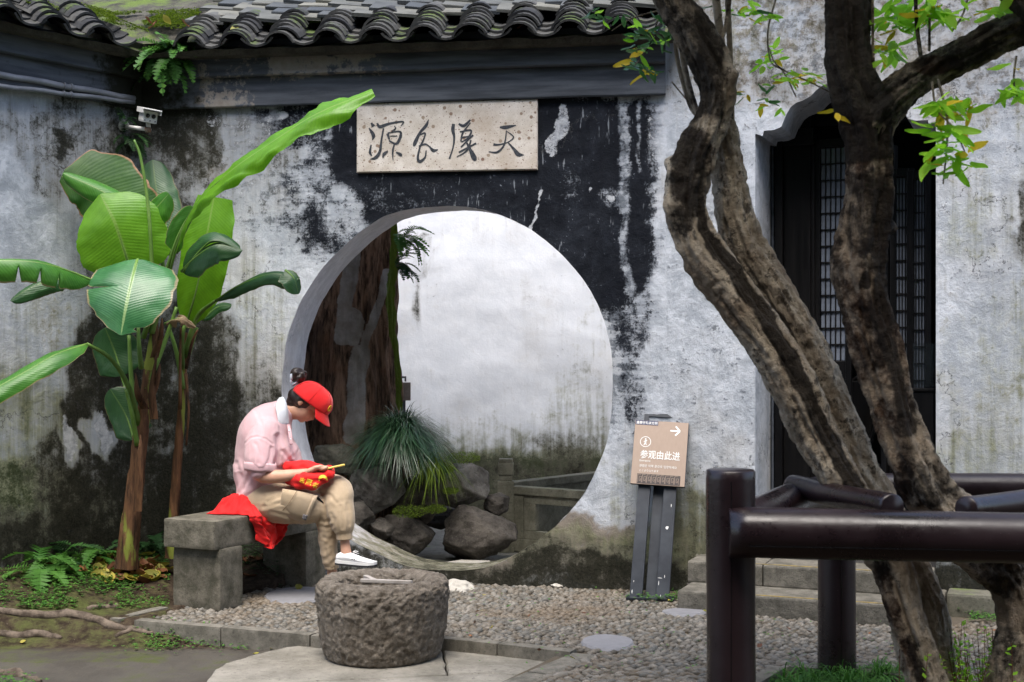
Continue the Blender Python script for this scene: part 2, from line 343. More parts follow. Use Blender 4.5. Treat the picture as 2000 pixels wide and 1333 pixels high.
hr = np.interp(th, np.r_[an - 2 * math.pi, an, an + 2 * math.pi], np.r_[rad, rad, rad])
ker = np.ones(9) / 9; hr = np.convolve(np.r_[hr[-4:], hr, hr[:4]], ker, 'valid')
hr = hr + np.array([.004 * fbm((math.cos(a) * 6, math.sin(a) * 6, 3), 4) for a in th])
s0, s1 = WA.s_of(275), 0
s1 = (jn - WA.o).dot(WA.u); z0, z1 = -.12, 3.30
def rect_r(a):
    c, s = math.cos(a), math.sin(a); r = 1e9
    if c > 1e-9: r = min(r, (s1 - hc[0]) / c)
    if c < -1e-9: r = min(r, (s0 - hc[0]) / c)
    if s > 1e-9: r = min(r, (z1 - hc[1]) / s)
    if s < -1e-9: r = min(r, (z0 - hc[1]) / s)
    return r
rr = np.array([rect_r(a) for a in th])
# snap the nearest samples to the rectangle's corners
for cx, cz in ((s0, z0), (s0, z1), (s1, z0), (s1, z1)):
    a = math.atan2(cz - hc[1], cx - hc[0]); i = int(np.argmin(np.abs(th - a))); th[i] = a; rr[i] = math.hypot(cz - hc[1], cx - hc[0])
V = []
for j in range(NRD):
    t = (j / (NRD - 1)) ** 1.15
    for i in range(NA):
        r = hr[i] * (1 - t) + rr[i] * t; a, z = hc[0] + r * math.cos(th[i]), hc[1] + r * math.sin(th[i])
        V.append(WA.at(a, z, wobble((a, 5, z)) * min(1, 8 * (1 - t)) + (.0025 * fbm((a, 9, z), 4, 9)) * min(1, 8 * (1 - t))))
at_ = stains(V)
moon = empty('moon_gate_wall', WA.at(hc[0], 0), 'weathered whitewashed wall with a round moon gate, black wash over its upper half', 'wall')
moon_face = obj('wall_face', V, [tuple(reversed(q)) for q in grid_faces(NRD, NA, True)], M['wall'], moon, True, at_)
# reveal of the gate, back face
ND = 24; V = []; 
for j in range(ND + 1):
    t = j / ND
    for i in range(NA):
        r = hr[i] * (1 + .028 * t) + .0035 * fbm((th[i] * 3, t * 3, 1), 4, 2)
        if j == 0: r = hr[i]
        V.append(WA.at(hc[0] + r * math.cos(th[i]), hc[1] + r * math.sin(th[i]), -TH * t))
ra = const_attrs(len(V)); zz = np.array([v.z for v in V])
ra['grey'] = np.where(zz > 1.9, .15, .0); ra['algae'] = np.clip((.55 - zz) * 1.3, 0, .85); ra['brown'] = np.clip((.62 - zz) * 1.6, 0, .8) + np.where(zz > 1.8, .22, 0.0)
ra['mould'] = np.clip((.35 - zz) * 1.8, 0, .5)
M['reveal'] = wall_mat('reveal_plaster', (.70, .70, .73), (.52, .52, .55), .6)
obj('gate_reveal', V, grid_faces(ND + 1, NA, True), M['reveal'], moon, True, ra)
V = []
for i in range(NA): r = hr[i] * 1.028; V.append(WA.at(hc[0] + r * math.cos(th[i]), hc[1] + r * math.sin(th[i]), -TH))
for i in range(NA): V.append(WA.at(hc[0] + rr[i] * math.cos(th[i]), hc[1] + rr[i] * math.sin(th[i]), -TH))
obj('back_face', V, grid_faces(2, NA, True), M['wall_back'], moon, False, const_attrs(len(V), mould=.3, algae=.3))
mb = MB(); 
c1 = WA.at(s0 - .5, z1); c2 = WA.at(s1, z1); c3 = WA.at(s1, z1, -TH); c4 = WA.at(s0 - .5, z1, -TH)
mb.add([c1, c2, c3, c4], [(0, 1, 2, 3)]); mb.build('wall_top', M['wall'], moon)

# raised stone lip of the gate at the bottom: sill slabs
M['stone'] = None
def stone_mat(name, a, b, moss=.0, sc=10, pit=.6, bd=.01, speck=None):
    t = NT(name, .9, .2); n = t.noise(sc, 9, .68); f = t.noise(sc * 9, 5, .7); g = t.noise(sc * .35, 5, .6)
    c = t.mix(t.ss(n, .3, .7), a, b); c = t.mix(t.mul(t.ss(f, .56, .68), .7), c, tuple(x * .45 for x in a))
    c = t.mix(t.mul(t.ss(f, .42, .3), .35), c, tuple(min(1, x * 1.6) for x in b))
    if speck: c = t.mix(t.ss(t.vor(sc * 5, out='Distance'), .16, .1), c, speck)
    if moss:
        geo = t.n.new('ShaderNodeNewGeometry'); sx = t.n.new('ShaderNodeSeparateXYZ'); t.L(geo.outputs['Normal'], sx.inputs[0])
        mf = t.add(t.mul(sx.outputs[2], .45), t.dev(n, 1.4), t.dev(g, 1.2), moss - .5)
        c = t.mix(t.mul(t.ss(mf, .35, .7), .9), c, t.mix(f, (.045, .075, .012), (.12, .17, .03)))
    h = t.add(t.mul(n, .7), t.mul(f, .35))
    return t.out(c, None, t.bump(h, pit, bd))
M['stone'] = stone_mat('granite', (.20, .18, .15), (.33, .30, .26))
M['stone_moss'] = stone_mat('mossy_granite', (.08, .08, .06), (.19, .18, .145), .36)
M['stone_light'] = stone_mat('pale_stone', (.34, .32, .28), (.46, .44, .40), 0, 12, .35, .006)
M['stone_dark'] = stone_mat('dark_garden_rock', (.038, .034, .030), (.15, .135, .118), .16, 7, .9, .03)
M['rock_pale'] = stone_mat('pale_lichen_rock', (.07, .065, .058), (.25, .24, .22), .22, 6, .9, .03)
M['jar'] = stone_mat('pitted_basalt', (.16, .132, .10), (.40, .35, .29), .0, 26, 1.0, .05)

# ------------------------------------------------------------ cornice bands in blue-grey wash
t = NT('blue_grey_wash', .75, .15); n1 = t.noise(5, 8, .65); n2 = t.noise(22, 8, .7); hb = t.noise(1, 5, .6, t.mapc((2, 2, 22)))
pe = t.attr('peel'); c = t.mix(t.ss(hb, .3, .7), (.048, .054, .064), (.105, .116, .134))
c = t.mix(t.mul(t.ss(t.add(n2, t.dev(n1, .5)), .62, .78), .5), c, (.018, .02, .024))
pf = t.ss(t.add(pe, t.dev(n1, 1.2), t.dev(n2, .9), .04), .44, .58); c = t.mix(t.mul(pf, .9), c, t.mix(n2, (.40, .39, .37), (.16, .12, .08)))
mo = t.ss(t.add(t.attr('mould'), t.dev(n1, 1.1), t.dev(n2, .8)), .4, .7); c = t.mix(mo, c, (.016, .017, .012))
M['cornice'] = t.out(c, None, t.bump(t.add(n2, t.mul(pf, -.5), t.mul(n1, .5)), .4, .006))
def band(pl, a0, a1, zb, zt, out, name, parent, pm, n=200):
    V = []; A = []; Mo = []
    prof = [(-.01, zb(0) * 0), ]
    for i in range(n + 1):
        a = a0 + (a1 - a0) * i / n; w = .004 * fbm((a, out * 50, zb(a)), 4, 3); b = zb(a) + w; tt = zt(a)
        prof = [(0, b + .004), (out * .88 + w, b), (out + w * .6, b + .008), (out + w * .5, (b + tt) / 2), (out + w * .6, tt - .002), (0, tt)]
        for o, z in prof:
            p = pl.at(a, z, o); V.append(p); x, y = px_of(p)
            A.append(pm(x, y)[0]); Mo.append(pm(x, y)[1])
    f = [tuple(q) for q in grid_faces(n + 1, 6)] + [tuple(range(5, -1, -1)), tuple(n * 6 + k for k in range(6))]
    o = obj(name, V, f, M['cornice'], parent, False, {'peel': A, 'mould': Mo}); return o
def pmA(x, y):
    p = .0
    p = max(p, .62 * math.exp(-((x - 600) / 170) ** 2) if 95 < y < 150 else 0, .75 * math.exp(-((x - 690) / 45) ** 2) if y < 108 else 0, .45 * math.exp(-((x - 450) / 120) ** 2))
    if y > 150: p = max(.0, .55 * math.exp(-((x - 450) / 80) ** 2)); 
    return p, max(0, min(1, (470 - x) / 160)) * .75
zz_ = lambda px, py, out=0: WA.sz(px, py, out)[1]
sEnd = WA.s_of(1300)
zA = zz_(1137, 79, .13); zB = zz_(1175, 126, .09); zC = zz_(1250, 186, .045)
band(WA, s0, sEnd, lambda a: zC, lambda a: zB + .003, .045, 'cornice_band', moon, pmA)
band(WA, s0, sEnd, lambda a: zB, lambda a: zA + .003, .09, 'cornice_band', moon, pmA)
band(WA, s0, sEnd, lambda a: zA, lambda a: zA + .075, .13, 'cornice_band', moon, pmA)

# ------------------------------------------------------------ left wall
NU, NV = 150, 260; V = []
LN = 2.6
for i in range(NU):
    for j in range(NV):
        a = -LN + LN * i / (NU - 1); z = -.12 + 3.42 * j / (NV - 1)
        V.append(WL.at(a, z, wobble((a, 2, z)) + .003 * fbm((a, 3, z), 4, 8)))
left = empty('left_wall', WL.at(-1, 0), 'old mould-streaked plaster wall in the left corner, behind the banana leaves', 'wall')
obj('wall_face', V, [tuple(reversed(q)) for q in grid_faces(NU, NV)], M['wall'], left, True, stains(V))
def pmL(x, y): return (.5 if (40 < x < 230 and 55 < y < 80) else .12), max(0, min(1, (x - 120) / 120)) * .8
band(WL, -LN, .0, lambda a: zC, lambda a: zB + .003, .045, 'cornice_band', left, pmL)
band(WL, -LN, .0, lambda a: zB, lambda a: zA + .003, .09, 'cornice_band', left, pmL)
band(WL, -LN, .0, lambda a: zA, lambda a: zA + .075, .13, 'cornice_band', left, pmL)
mb = MB(); mb.add([WL.at(-LN, -.12, -.01), WL.at(-LN, 3.5, -.01), WL.at(-LN, 3.5, -.4), WL.at(-LN, -.12, -.4), WL.at(.4, 3.5, -.4), WL.at(.4, -.12, -.4)], [(0, 1, 2, 3), (3, 2, 4, 5)]); mb.build('wall_back', M['wall'], left)

# ------------------------------------------------------------ doorway wall
arch_px = [(1477, 262), (1490, 266), (1489, 256), (1512, 254), (1526, 248), (1531, 236), (1536, 224), (1544, 210), (1555, 201), (1569, 196), (1584, 188), (1594, 177), (1606, 168), (1620, 162), (1640, 150), (1660, 140)]
ap = [WD.sz(*p) for p in arch_px]; sL = WD.s_of(1475); sR = WD.s_of(1828); sm = (sL + sR) / 2
prof = [(min(a, sm), z) for a, z in ap]
prof += [(2 * sm - a, z) for a, z in reversed(prof[:-1])]
pa = np.array(prof); zs = WD.sz(1477, 264)[1]; zthr = .216
ai = np.linspace(sL, sR, 140)
m_ = np.maximum.accumulate(pa[:, 0]); az = np.interp(ai, m_ + np.arange(len(m_)) * 1e-6, pa[:, 1])
door_w = empty('doorway_wall', WD.at(sm, 0), 'tall grey stained plaster wall with a dark arched doorway on the right', 'wall')
ZT = 4.3; aE = WD.s_of(2250)
V = []; Fc = []
def patch(sv, zlo, zhi, nz, dens=None):
    o = len(V); nu = len(sv)
    for i, a in enumerate(sv):
        lo = zlo[i] if hasattr(zlo, '__len__') else zlo
        for j in range(nz):
            z = lo + (zhi - lo) * j / (nz - 1); e = min(1, 30 * min(abs(a - sL), abs(a - sR), abs(a - 0) + .02)); V.append(WD.at(a, z, (wobble((a, 2, z)) + .003 * fbm((a, 3, z), 4, 8)) * e))
    Fc.extend([tuple(o + k for k in reversed(q)) for q in grid_faces(nu, nz)])
patch(np.linspace(0, sL, 60), -.12, ZT, 330); patch(np.linspace(sR, aE, 120), -.12, ZT, 330); patch(ai, az, ZT, 150)
obj('wall_face', V, Fc, M['wall'], door_w, True, stains(V))
V = []; DT = .45; out_ = [(sL, zthr)] + [(a, z) for a, z in zip(ai, az)] + [(sR, zthr)]
out_ = [(sL, zthr + (az[0] - zthr) * k / 30) for k in range(30)] + list(zip(ai, az)) + [(sR, az[-1] + (zthr - az[-1]) * k / 30) for k in range(1, 31)]
for j in range(9):
    for a, z in out_: V.append(WD.at(a, z, -DT * j / 8))
obj('door_reveal', V, [tuple(reversed(q)) for q in grid_faces(9, len(out_))], M['wall'], door_w, True, const_attrs(len(V), grey=.2, brown=.1))
# building side and upper wall end so that the tall part has thickness
mb = MB(); pA, pB = WD.at(0, 3.2), WD.at(0, ZT); q1, q2 = WD.at(0, 3.2, -.5), WD.at(0, ZT, -.5)
mb.add([pA, pB, q2, q1], [(0, 1, 2, 3)]); mb.add([WD.at(0, ZT), WD.at(aE, ZT), WD.at(aE, ZT, -.5), WD.at(0, ZT, -.5)], [(0, 1, 2, 3)])
mb.build('wall_end', M['wall'], door_w)
# dark hall behind the doorway: floor, side walls, back wall and ceiling
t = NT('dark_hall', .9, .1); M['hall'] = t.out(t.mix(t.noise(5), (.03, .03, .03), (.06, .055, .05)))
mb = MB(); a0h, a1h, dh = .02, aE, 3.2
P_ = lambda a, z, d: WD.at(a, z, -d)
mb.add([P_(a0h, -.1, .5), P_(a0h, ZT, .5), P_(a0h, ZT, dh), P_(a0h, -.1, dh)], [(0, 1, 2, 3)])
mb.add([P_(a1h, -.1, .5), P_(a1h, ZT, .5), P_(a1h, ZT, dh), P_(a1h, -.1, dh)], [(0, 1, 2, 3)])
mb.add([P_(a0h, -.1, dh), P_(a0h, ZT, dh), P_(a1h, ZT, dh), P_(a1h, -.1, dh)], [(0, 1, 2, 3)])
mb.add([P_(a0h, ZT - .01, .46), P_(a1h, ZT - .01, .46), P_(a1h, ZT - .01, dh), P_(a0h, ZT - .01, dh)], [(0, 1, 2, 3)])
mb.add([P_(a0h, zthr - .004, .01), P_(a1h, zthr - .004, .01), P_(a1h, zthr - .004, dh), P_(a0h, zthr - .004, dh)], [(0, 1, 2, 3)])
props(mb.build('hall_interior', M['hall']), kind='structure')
mb = MB()   # outer side of the hall, towards the back court
mb.add([P_(-.02, -.1, .54), P_(-.02, ZT, .54), P_(-.02, ZT, dh + 2), P_(-.02, -.1, dh + 2)], [(0, 1, 2, 3)])
obj('hall_side_wall', mb.v, mb.f, M['wall_back'], None, False, const_attrs(4, algae=.2), 'structure')

# ------------------------------------------------------------ back court
BY = 11.6
V = []; NU, NV = 240, 200
for i in range(NU):
    for j in range(NV):
        x = -5 + 9.5 * i / (NU - 1); z = -.3 + 5.1 * j / (NV - 1); V.append(Vector((x, BY - .05 * x + wobble((x, 4, z), .01), z)))
Pq = np.array([px_of(v) for v in V])
bs = {k: np.zeros(len(V)) for k in ZERO}
bs['algae'] = paint(Pq, [('e', 1130, 860, 80, 150, .42), ('r', 600, 820, 1400, 1200, 90, .55), ('r', 600, 872, 1400, 1300, 60, 1.1), ('e', 1170, 700, 60, 160, .25), ('e', 940, 880, 100, 50, .25)])
bs['mould'] = paint(Pq, [('r', 600, 890, 1400, 1300, 60, .5), ('e', 1100, 880, 90, 40, .42), ('e', 812, 590, 6, 55, .5), ('e', 825, 490, 24, 50, .28)])
bs['grey'] = paint(Pq, [('e', 830, 520, 40, 90, .3), ('e', 1170, 640, 150, 400, .2), ('r', 600, 840, 1400, 1000, 80, .2)])  # broad grey at right and foot paints the wall's shading
bs['peel'] = paint(Pq, [('l', 3, .4, [(1090, 700), (1087, 840)])])
cw = obj('court_wall', V, [tuple(reversed(q)) for q in grid_faces(NU, NV)], M['wall_back'], None, True, bs)
props(cw, 'pale whitewashed wall seen through the moon gate, dark algae along its foot', 'wall')
mb = MB(); mb.box((-5.2, 10, 1.6), (.1, 2.0, 1.8)); obj('court_end_wall', mb.v, mb.f, M['wall_back'], None, False, const_attrs(8, mould=.5), 'structure')
# paving of the back court
mb = MB(); mb.add([(-6, 8.2, -.008), (6, 8.2, -.008), (6, 12, -.008), (-6, 12, -.008)], [(0, 1, 2, 3)])
M['court_floor'] = stone_mat('court_paving', (.10, .10, .09), (.20, .20, .18), .3, 6)
props(mb.build('court_ground', M['court_floor']), kind='structure')

# unseen gallery added behind the viewer to block frontal sky light
mb = MB(); mb.box((0, -1.6, 4.0), (9, .15, 4.2)); mb.box((0, -.9, 3.4), (9, .7, .10)); mb.box((0, -1.0, 8.2), (9.4, 1.2, .12))
for x in (-7, -4, 4, 7): mb.box((x, -.4, 1.6), (.12, .12, 1.75))
props(mb.build('front_light_blocker', simple('blocker_dark_wood', (.05, .04, .035), (.10, .08, .07), 3)), kind='structure')
# ------------------------------------------------------------ ground
def inst(name, me, parent, mat4, kind=None):
    o = bpy.data.objects.new(name, me); COL.objects.link(o)
    if parent is not None: o.parent = parent; o.matrix_parent_inverse = parent_inv(parent)
    o.matrix_basis = mat4
    if kind: o['kind'] = kind
    return o
t = NT('damp_soil', .95, .15); n1 = t.noise(2.2, 8, .62); n2 = t.noise(16, 9, .7); n3 = t.noise(90, 5, .7); mo = t.attr('moss'); pa_ = t.attr('path')
c = t.mix(t.ss(n2, .35, .7), (.022, .015, .010), (.070, .050, .034)); c = t.mix(t.mul(t.ss(n3, .6, .7), .6), c, (.19, .16, .125))
c = t.mix(t.mul(pa_, .85), c, t.mix(t.ss(n1, .3, .7), (.055, .050, .042), (.095, .088, .076)))
f = t.ss(t.add(mo, t.dev(n1, .9), t.dev(n2, .8)), .35, .65); c = t.mix(t.mul(f, .85), c, t.mix(n3, (.035, .05, .012), (.09, .10, .03)))
M['soil'] = t.out(c, t.mix(pa_, (.95,) * 3, (.72,) * 3), t.bump(t.add(t.mul(n2, .6), t.mul(n3, .3)), .6, .015))
creg = [(335, 1193), (296, 1206), (430, 1218), (605, 1233), (750, 1236), (860, 1240), (970, 1252), (1118, 1268), (1154, 1274), (1060, 1312), (975, 1352), (1462, 1352), (1530, 1300), (1700, 1308), (1890, 1322), (2060, 1352), (2060, 1208), (1740, 1222), (1475, 1200), (1366, 1182), (1366, 1166), (1225, 1153), (1000, 1142), (900, 1138), (640, 1138), (560, 1143), (465, 1160)]
def in_poly(x, y, P):
    c = False; j = len(P) - 1
    for i in range(len(P)):
        if (P[i][1] > y) != (P[j][1] > y) and x < (P[j][0] - P[i][0]) * (y - P[i][1]) / (P[j][1] - P[i][1]) + P[i][0]: c = not c
        j = i
    return c
_sz = {}
def soil_z(x, y):
    z = -.085 + .008 * fbm((x, y, 0), 4, 3)
    px, py = px_of((x, y, 0)); 
    up = max(0, min(1, (y - 6.62 + .06 * fbm((x, y, 4), 3, 2)) / .28)) * max(0, min(1, (-.9 - x) / .2)); up = up * up * (3 - 2 * up)
    if y > 5.2 and in_poly(px, py, creg): return -.07
    z += up * (.09 + .02 * fbm((x, y, 1), 4, 4))
    v = Vector((x, y, 0)); dl = -(v - WL.o).dot(WL.into); dw = -(v - WA.o).dot(WA.into); s_ = lambda q: max(0, min(1, q)) ** 2 * (3 - 2 * max(0, min(1, q)))
    m = max(0, min(1, (-1.15 - x) / .35)); bank = max(s_(1.15 - dl / .8), s_(1.1 - dw / .42) * m)
    return z + bank * (.155 + .03 * fbm((x, y, 6), 4, 4))
def gs(px, py):
    z = 0
    for _ in range(12): q = G(px, py, z); z = .5 * z + .5 * soil_z(q.x, q.y)
    q = G(px, py, z); q.z = soil_z(q.x, q.y); return q
xs = np.linspace(-3.4, 3.6, 330); ys = np.linspace(4.0, 8.7, 240); V = []; A1 = []; A2 = []
for x in xs:
    for y in ys:
        V.append((x, y, soil_z(x, y))); px, py = px_of((x, y, 0))
        A1.append(.46 if (px < 330 and 1130 < py < 1260) else (.3 if py < 1300 else .2)); u = max(0, min(1, (6.62 - y + .05 * fbm((x, y, 9), 3, 3)) / .12)) * (1 if x < -.2 else 0); A2.append(u)
nx, ny = len(xs), len(ys)
# a skirt out to the horizon, joined on at the sheet's own edge
rim = [i * ny for i in range(nx)] + [(nx - 1) * ny + j for j in range(1, ny)] + [i * ny + ny - 1 for i in range(nx - 2, -1, -1)] + [j for j in range(ny - 2, 0, -1)]
b0 = len(V); cxy = (0, 6.3)
for r in rim:
    x, y, z = V[r]; dx, dy = x - cxy[0], y - cxy[1]; V.append((cxy[0] + dx * 22, cxy[1] + dy * 22, -.12)); A1.append(.2); A2.append(0)
Fs = [tuple(reversed(q)) for q in grid_faces(nx, ny)]
for k in range(len(rim)): k2 = (k + 1) % len(rim); Fs.append((rim[k], b0 + k, b0 + k2, rim[k2]))
obj('ground', V, Fs, M['soil'], None, True, {'moss': A1, 'path': A2}, 'structure')

def slab(name, pxs, z, th, mat, parent=None, px=True, bev=.008, jit=.0, zf=None, kind=None):
    P2 = [(G(*p, z).x, G(*p, z).y) if px else p for p in pxs]
    # subdivide outline so its edge can be uneven
    Q = []
    for i, a in enumerate(P2):
        b = P2[(i + 1) % len(P2)]; n = max(1, int(math.hypot(b[0] - a[0], b[1] - a[1]) / .03)) if jit else 1
        for k in range(n):
            q = (a[0] + (b[0] - a[0]) * k / n, a[1] + (b[1] - a[1]) * k / n)
            if jit: q = (q[0] + jit * fbm((q[0], q[1], 3), 3, 9), q[1] + jit * fbm((q[1], q[0], 8), 3, 9))
            Q.append(q)
    cx = sum(q[0] for q in Q) / len(Q); cy = sum(q[1] for q in Q) / len(Q)
    def sh(q, d): L = math.hypot(q[0] - cx, q[1] - cy); return (q[0] - (q[0] - cx) / L * d, q[1] - (q[1] - cy) / L * d)
    n = len(Q); V = [(*q, z - th) for q in Q] + [(*q, z - bev) for q in Q] + [(*sh(q, bev), z) for q in Q]
    f = [(i, (i + 1) % n, n + (i + 1) % n, n + i) for i in range(n)] + [(n + i, n + (i + 1) % n, 2 * n + (i + 1) % n, 2 * n + i) for i in range(n)] + [tuple(2 * n + i for i in range(n))]
    ar = sum(Q[i][0] * Q[(i + 1) % n][1] - Q[(i + 1) % n][0] * Q[i][1] for i in range(n))
    if ar < 0: f = [tuple(reversed(q)) for q in f]
    return obj(name, V, f, mat, parent, False, None, kind)
M['paver'] = stone_mat('paving_stone', (.15, .14, .115), (.29, .27, .23), .1, 5, .6, .009)
pave = empty('stone_slab_paving', (0, 6, 0), kind='structure')
slab('paving_slab', [(385, 1352), (420, 1308), (440, 1296), (500, 1277), (560, 1264), (620, 1257), (700, 1256), (862, 1262), (872, 1318), (700, 1326), (560, 1333), (545, 1352)], -.045, .1, M['paver'], pave, jit=.012)
slab('paving_slab', [(548, 1352), (563, 1335), (702, 1328), (874, 1320), (962, 1316), (1010, 1320), (960, 1352)], -.047, .1, M['paver'], pave, jit=.005)
slab('paving_slab', [(865, 1264), (950, 1266), (1090, 1284), (1060, 1298), (1012, 1318), (960, 1314), (876, 1317)], -.044, .1, M['paver'], pave, jit=.005)
def kerb(name, p, q, w, zt, th, parent, mat=None, back=1):
    a = G(*p, zt); b = G(*q, zt); d = (b - a).normalized(); n = Vector((-d.y, d.x, 0)) * w * back; m = MB(); N = 14; V = []
    for i in range(N + 1):
        c_ = a.lerp(b, i / N); e = .006 * fbm((c_.x, c_.y, 5), 3, 8)
        for off, z in ((0, zt - th), (0, zt - .012), (.012, zt), (.88, zt + e * .4), (1, zt - .01), (1, zt - th)): V.append(c_ + n * off + Vector((e * .6, e, 0)) + Vector((0, 0, z)) - Vector((0, 0, c_.z)))
    f = grid_faces(N + 1, 6) + [tuple(range(6)), tuple(N * 6 + k for k in range(5, -1, -1))]
    return obj(name, V, f, mat or M['stone_moss'], parent, False)
kg = empty('pavement_kerb', G(600, 1240), kind='structure')
M['kerb'] = stone_mat('kerb_stone', (.09, .085, .07), (.21, .195, .165), .12, 9)
for a, b in (((262, 1212), (430, 1226)), ((432, 1226), (604, 1241)), ((607, 1242), (700, 1249)), ((820, 1243), (970, 1258)), ((972, 1258), (1112, 1274))):
    kerb('kerbstone', a, b, .075, .012, .1, kg, M['kerb'])
kerb('kerbstone', (232, 1210), (330, 1186), .07, .01, .1, kg, M['kerb'])
kerb('kerbstone', (1030, 1312), (1118, 1276), .11, .004, .07, kg, M['kerb'], -1)
kerb('kerbstone', (935, 1352), (1027, 1313), .11, .004, .07, kg, M['kerb'], -1)
kerb('planter_kerb', (1455, 1352), (1535, 1303), .08, .02, .1, kg, M['kerb'])
kerb('planter_kerb', (1540, 1302), (1700, 1314), .08, .02, .1, kg, M['kerb'])
kerb('planter_kerb', (1702, 1314), (1880, 1328), .08, .02, .1, kg, M['kerb'])

# cobbles: pebbles set on edge in mortar
t = NT('pebble', .6, .4); rv = t.ma('FRACT', t.mul(t.ma('ADD', t.rnd(), t.attr('rnd')), 1.0)); n = t.noise(30, 6, .6)
c = t.ramp(rv, [(0, (.075, .068, .055)), (.25, (.16, .145, .12)), (.5, (.11, .09, .065)), (.7, (.225, .205, .175)), (.85, (.10, .10, .092)), (1, (.18, .165, .14))]); nb = t.noise(1.1, 5, .6); c = t.mix(t.mul(t.ss(nb, .5, .68), .6), c, t.mix(n, (.10, .075, .04), (.17, .11, .065)))
c = t.mix(t.mul(t.ss(n, .4, .7), .5), c, t.hsv(c, .55)); M['pebble'] = t.out(c, None, t.bump(n, .3, .003))
t = NT('cobble_mortar', .95, .1); n = t.noise(30, 8, .7); n1 = t.noise(3, 5, .6)
c = t.mix(n, (.06, .05, .038), (.14, .12, .095)); c = t.mix(t.mul(t.ss(n1, .5, .65), .6), c, t.mix(n, (.045, .055, .02), (.12, .065, .035)))
M['mortar'] = t.out(c, None, t.bump(n, .6, .01))
cob = slab('cobble_pavement', [(330, 1192), (290, 1208), (620, 1238), (860, 1244), (1112, 1270), (1030, 1310), (940, 1352), (2100, 1352), (2100, 1100), (1300, 1130), (1000, 1120), (640, 1122), (440, 1150)], -.014, .05, M['mortar'], None, kind='structure')
pmesh = []
for k in range(7):
    bm = bmesh.new(); bmesh.ops.create_icosphere(bm, subdivisions=2 if k < 4 else 1, radius=1)
    sx, sy, sz = rng.uniform(.9, 1.25), rng.uniform(.55, .8), rng.uniform(.55, .75)
    for v in bm.verts:
        n = 1 + .22 * mnoise.noise(v.co * 1.3 + Vector((k * 7, 0, 0))); v.co = Vector((v.co.x * sx * n, v.co.y * sy * n, v.co.z * sz))
    for f in bm.faces: f.smooth = True
    me = bpy.data.meshes.new('pebble'); bm.to_mesh(me); bm.free(); me.materials.append(M['pebble']); pmesh.append(me)
discs = [(1187, 1254, 53, 15, .004), (1335, 1195, 44, 7, .004), (578, 1162, 62, 16, .004), (1690, 1250, 0, 0, 0)]
cells = []
yy = 5.5; row = 0
while yy < 8.25:
    xx = -2.4 + (row % 2) * .022
    while xx < 2.9:
        x = xx + rng.uniform(-.009, .009); y = yy + rng.uniform(-.007, .007); px, py = px_of((x, y, 0))
        if in_poly(px, py, creg) and not any(rx and ((px - a) / rx) ** 2 + ((py - b) / ry) ** 2 < 1 for a, b, rx, ry, _ in discs):
            if rng.random() > .03: cells.append((x, y, px, py))
        xx += .0415
    yy += .0295; row += 1
cells.sort(key=lambda c: -c[3]); STV = []; STF = []; STR = []; tmpl = [(np.array([v.co[:] for v in m.vertices]), [tuple(p.vertices) for p in m.polygons]) for m in pmesh]
for i, (x, y, px, py) in enumerate(cells):
    band_ = py > 1275 and px > 1050
    ang = (R(-12) if band_ else R(24)) + rng.gauss(0, .38) + .5 * fbm((x, y, 2), 2, 1.2); s = .0225 * rng.uniform(.8, 1.18)
    if rng.random() < .04: s *= 1.35
    z = -.0125 + rng.uniform(-.003, .003) + .006 * fbm((x, y, 7), 2, 1.5)
    k = rng.randrange(4) if i < 300 else 4 + rng.randrange(3)
    sc = (s * (1.15 if band_ else 1), s * (.8 if band_ else 1), s)
    tilt = rng.uniform(-.25, .25)
    if i < 300:
        inst('pebble', pmesh[k], cob, Matrix.Translation((x, y, z)) @ Euler((tilt, 0, ang)).to_matrix().to_4x4() @ Matrix.Diagonal((*sc, 1)))
    else:
        v, f = tmpl[k]; rm = np.array(Euler((tilt, 0, ang)).to_matrix()); o = len(STV) and sum(len(q) for q in STV)
        STV.append((v * np.array(sc)) @ rm.T + np.array([x, y, z])); STF.append((f, k)); STR.append(rng.random())
off = 0; AF = []; AR = []
for v, (f, k), r in zip(STV, STF, STR): AF += [tuple(a + off for a in q) for q in f]; AR += [r] * len(v); off += len(v)
obj('pebbles', np.vstack(STV).tolist(), AF, M['pebble'], cob, True, {'rnd': AR}, 'stuff')
print('pebbles', len(cells))
t = NT('pale_disc', .7, .3); n = t.noise(25, 8, .6); M['disc'] = t.out(t.mix(n, (.15, .15, .16), (.25, .25, .265)), None, t.bump(n, .3, .004))
for (a, b, rx, ry, h), lb in zip(discs[:3], ('round pale stone slab set in the cobbles, left of the dark post', 'pale flat stone at the foot of the steps beside the dark post', 'flat worn stone in the cobbles under the stone bench')):
    c_ = G(a, b, .003); r1 = rx / F * c_.y; r2 = abs(G(a, b - ry, 0).y - G(a, b + ry, 0).y) / 2
    pts = [(c_.x + r1 * math.cos(q) * (1 + .05 * math.sin(3 * q)), c_.y + r2 * math.sin(q)) for q in np.linspace(0, 2 * math.pi, 36, endpoint=False)]
    o = slab('flat_stone', pts, .006, .04, M['disc'], None, False, .012, .006); props(o, lb, 'paving stone')

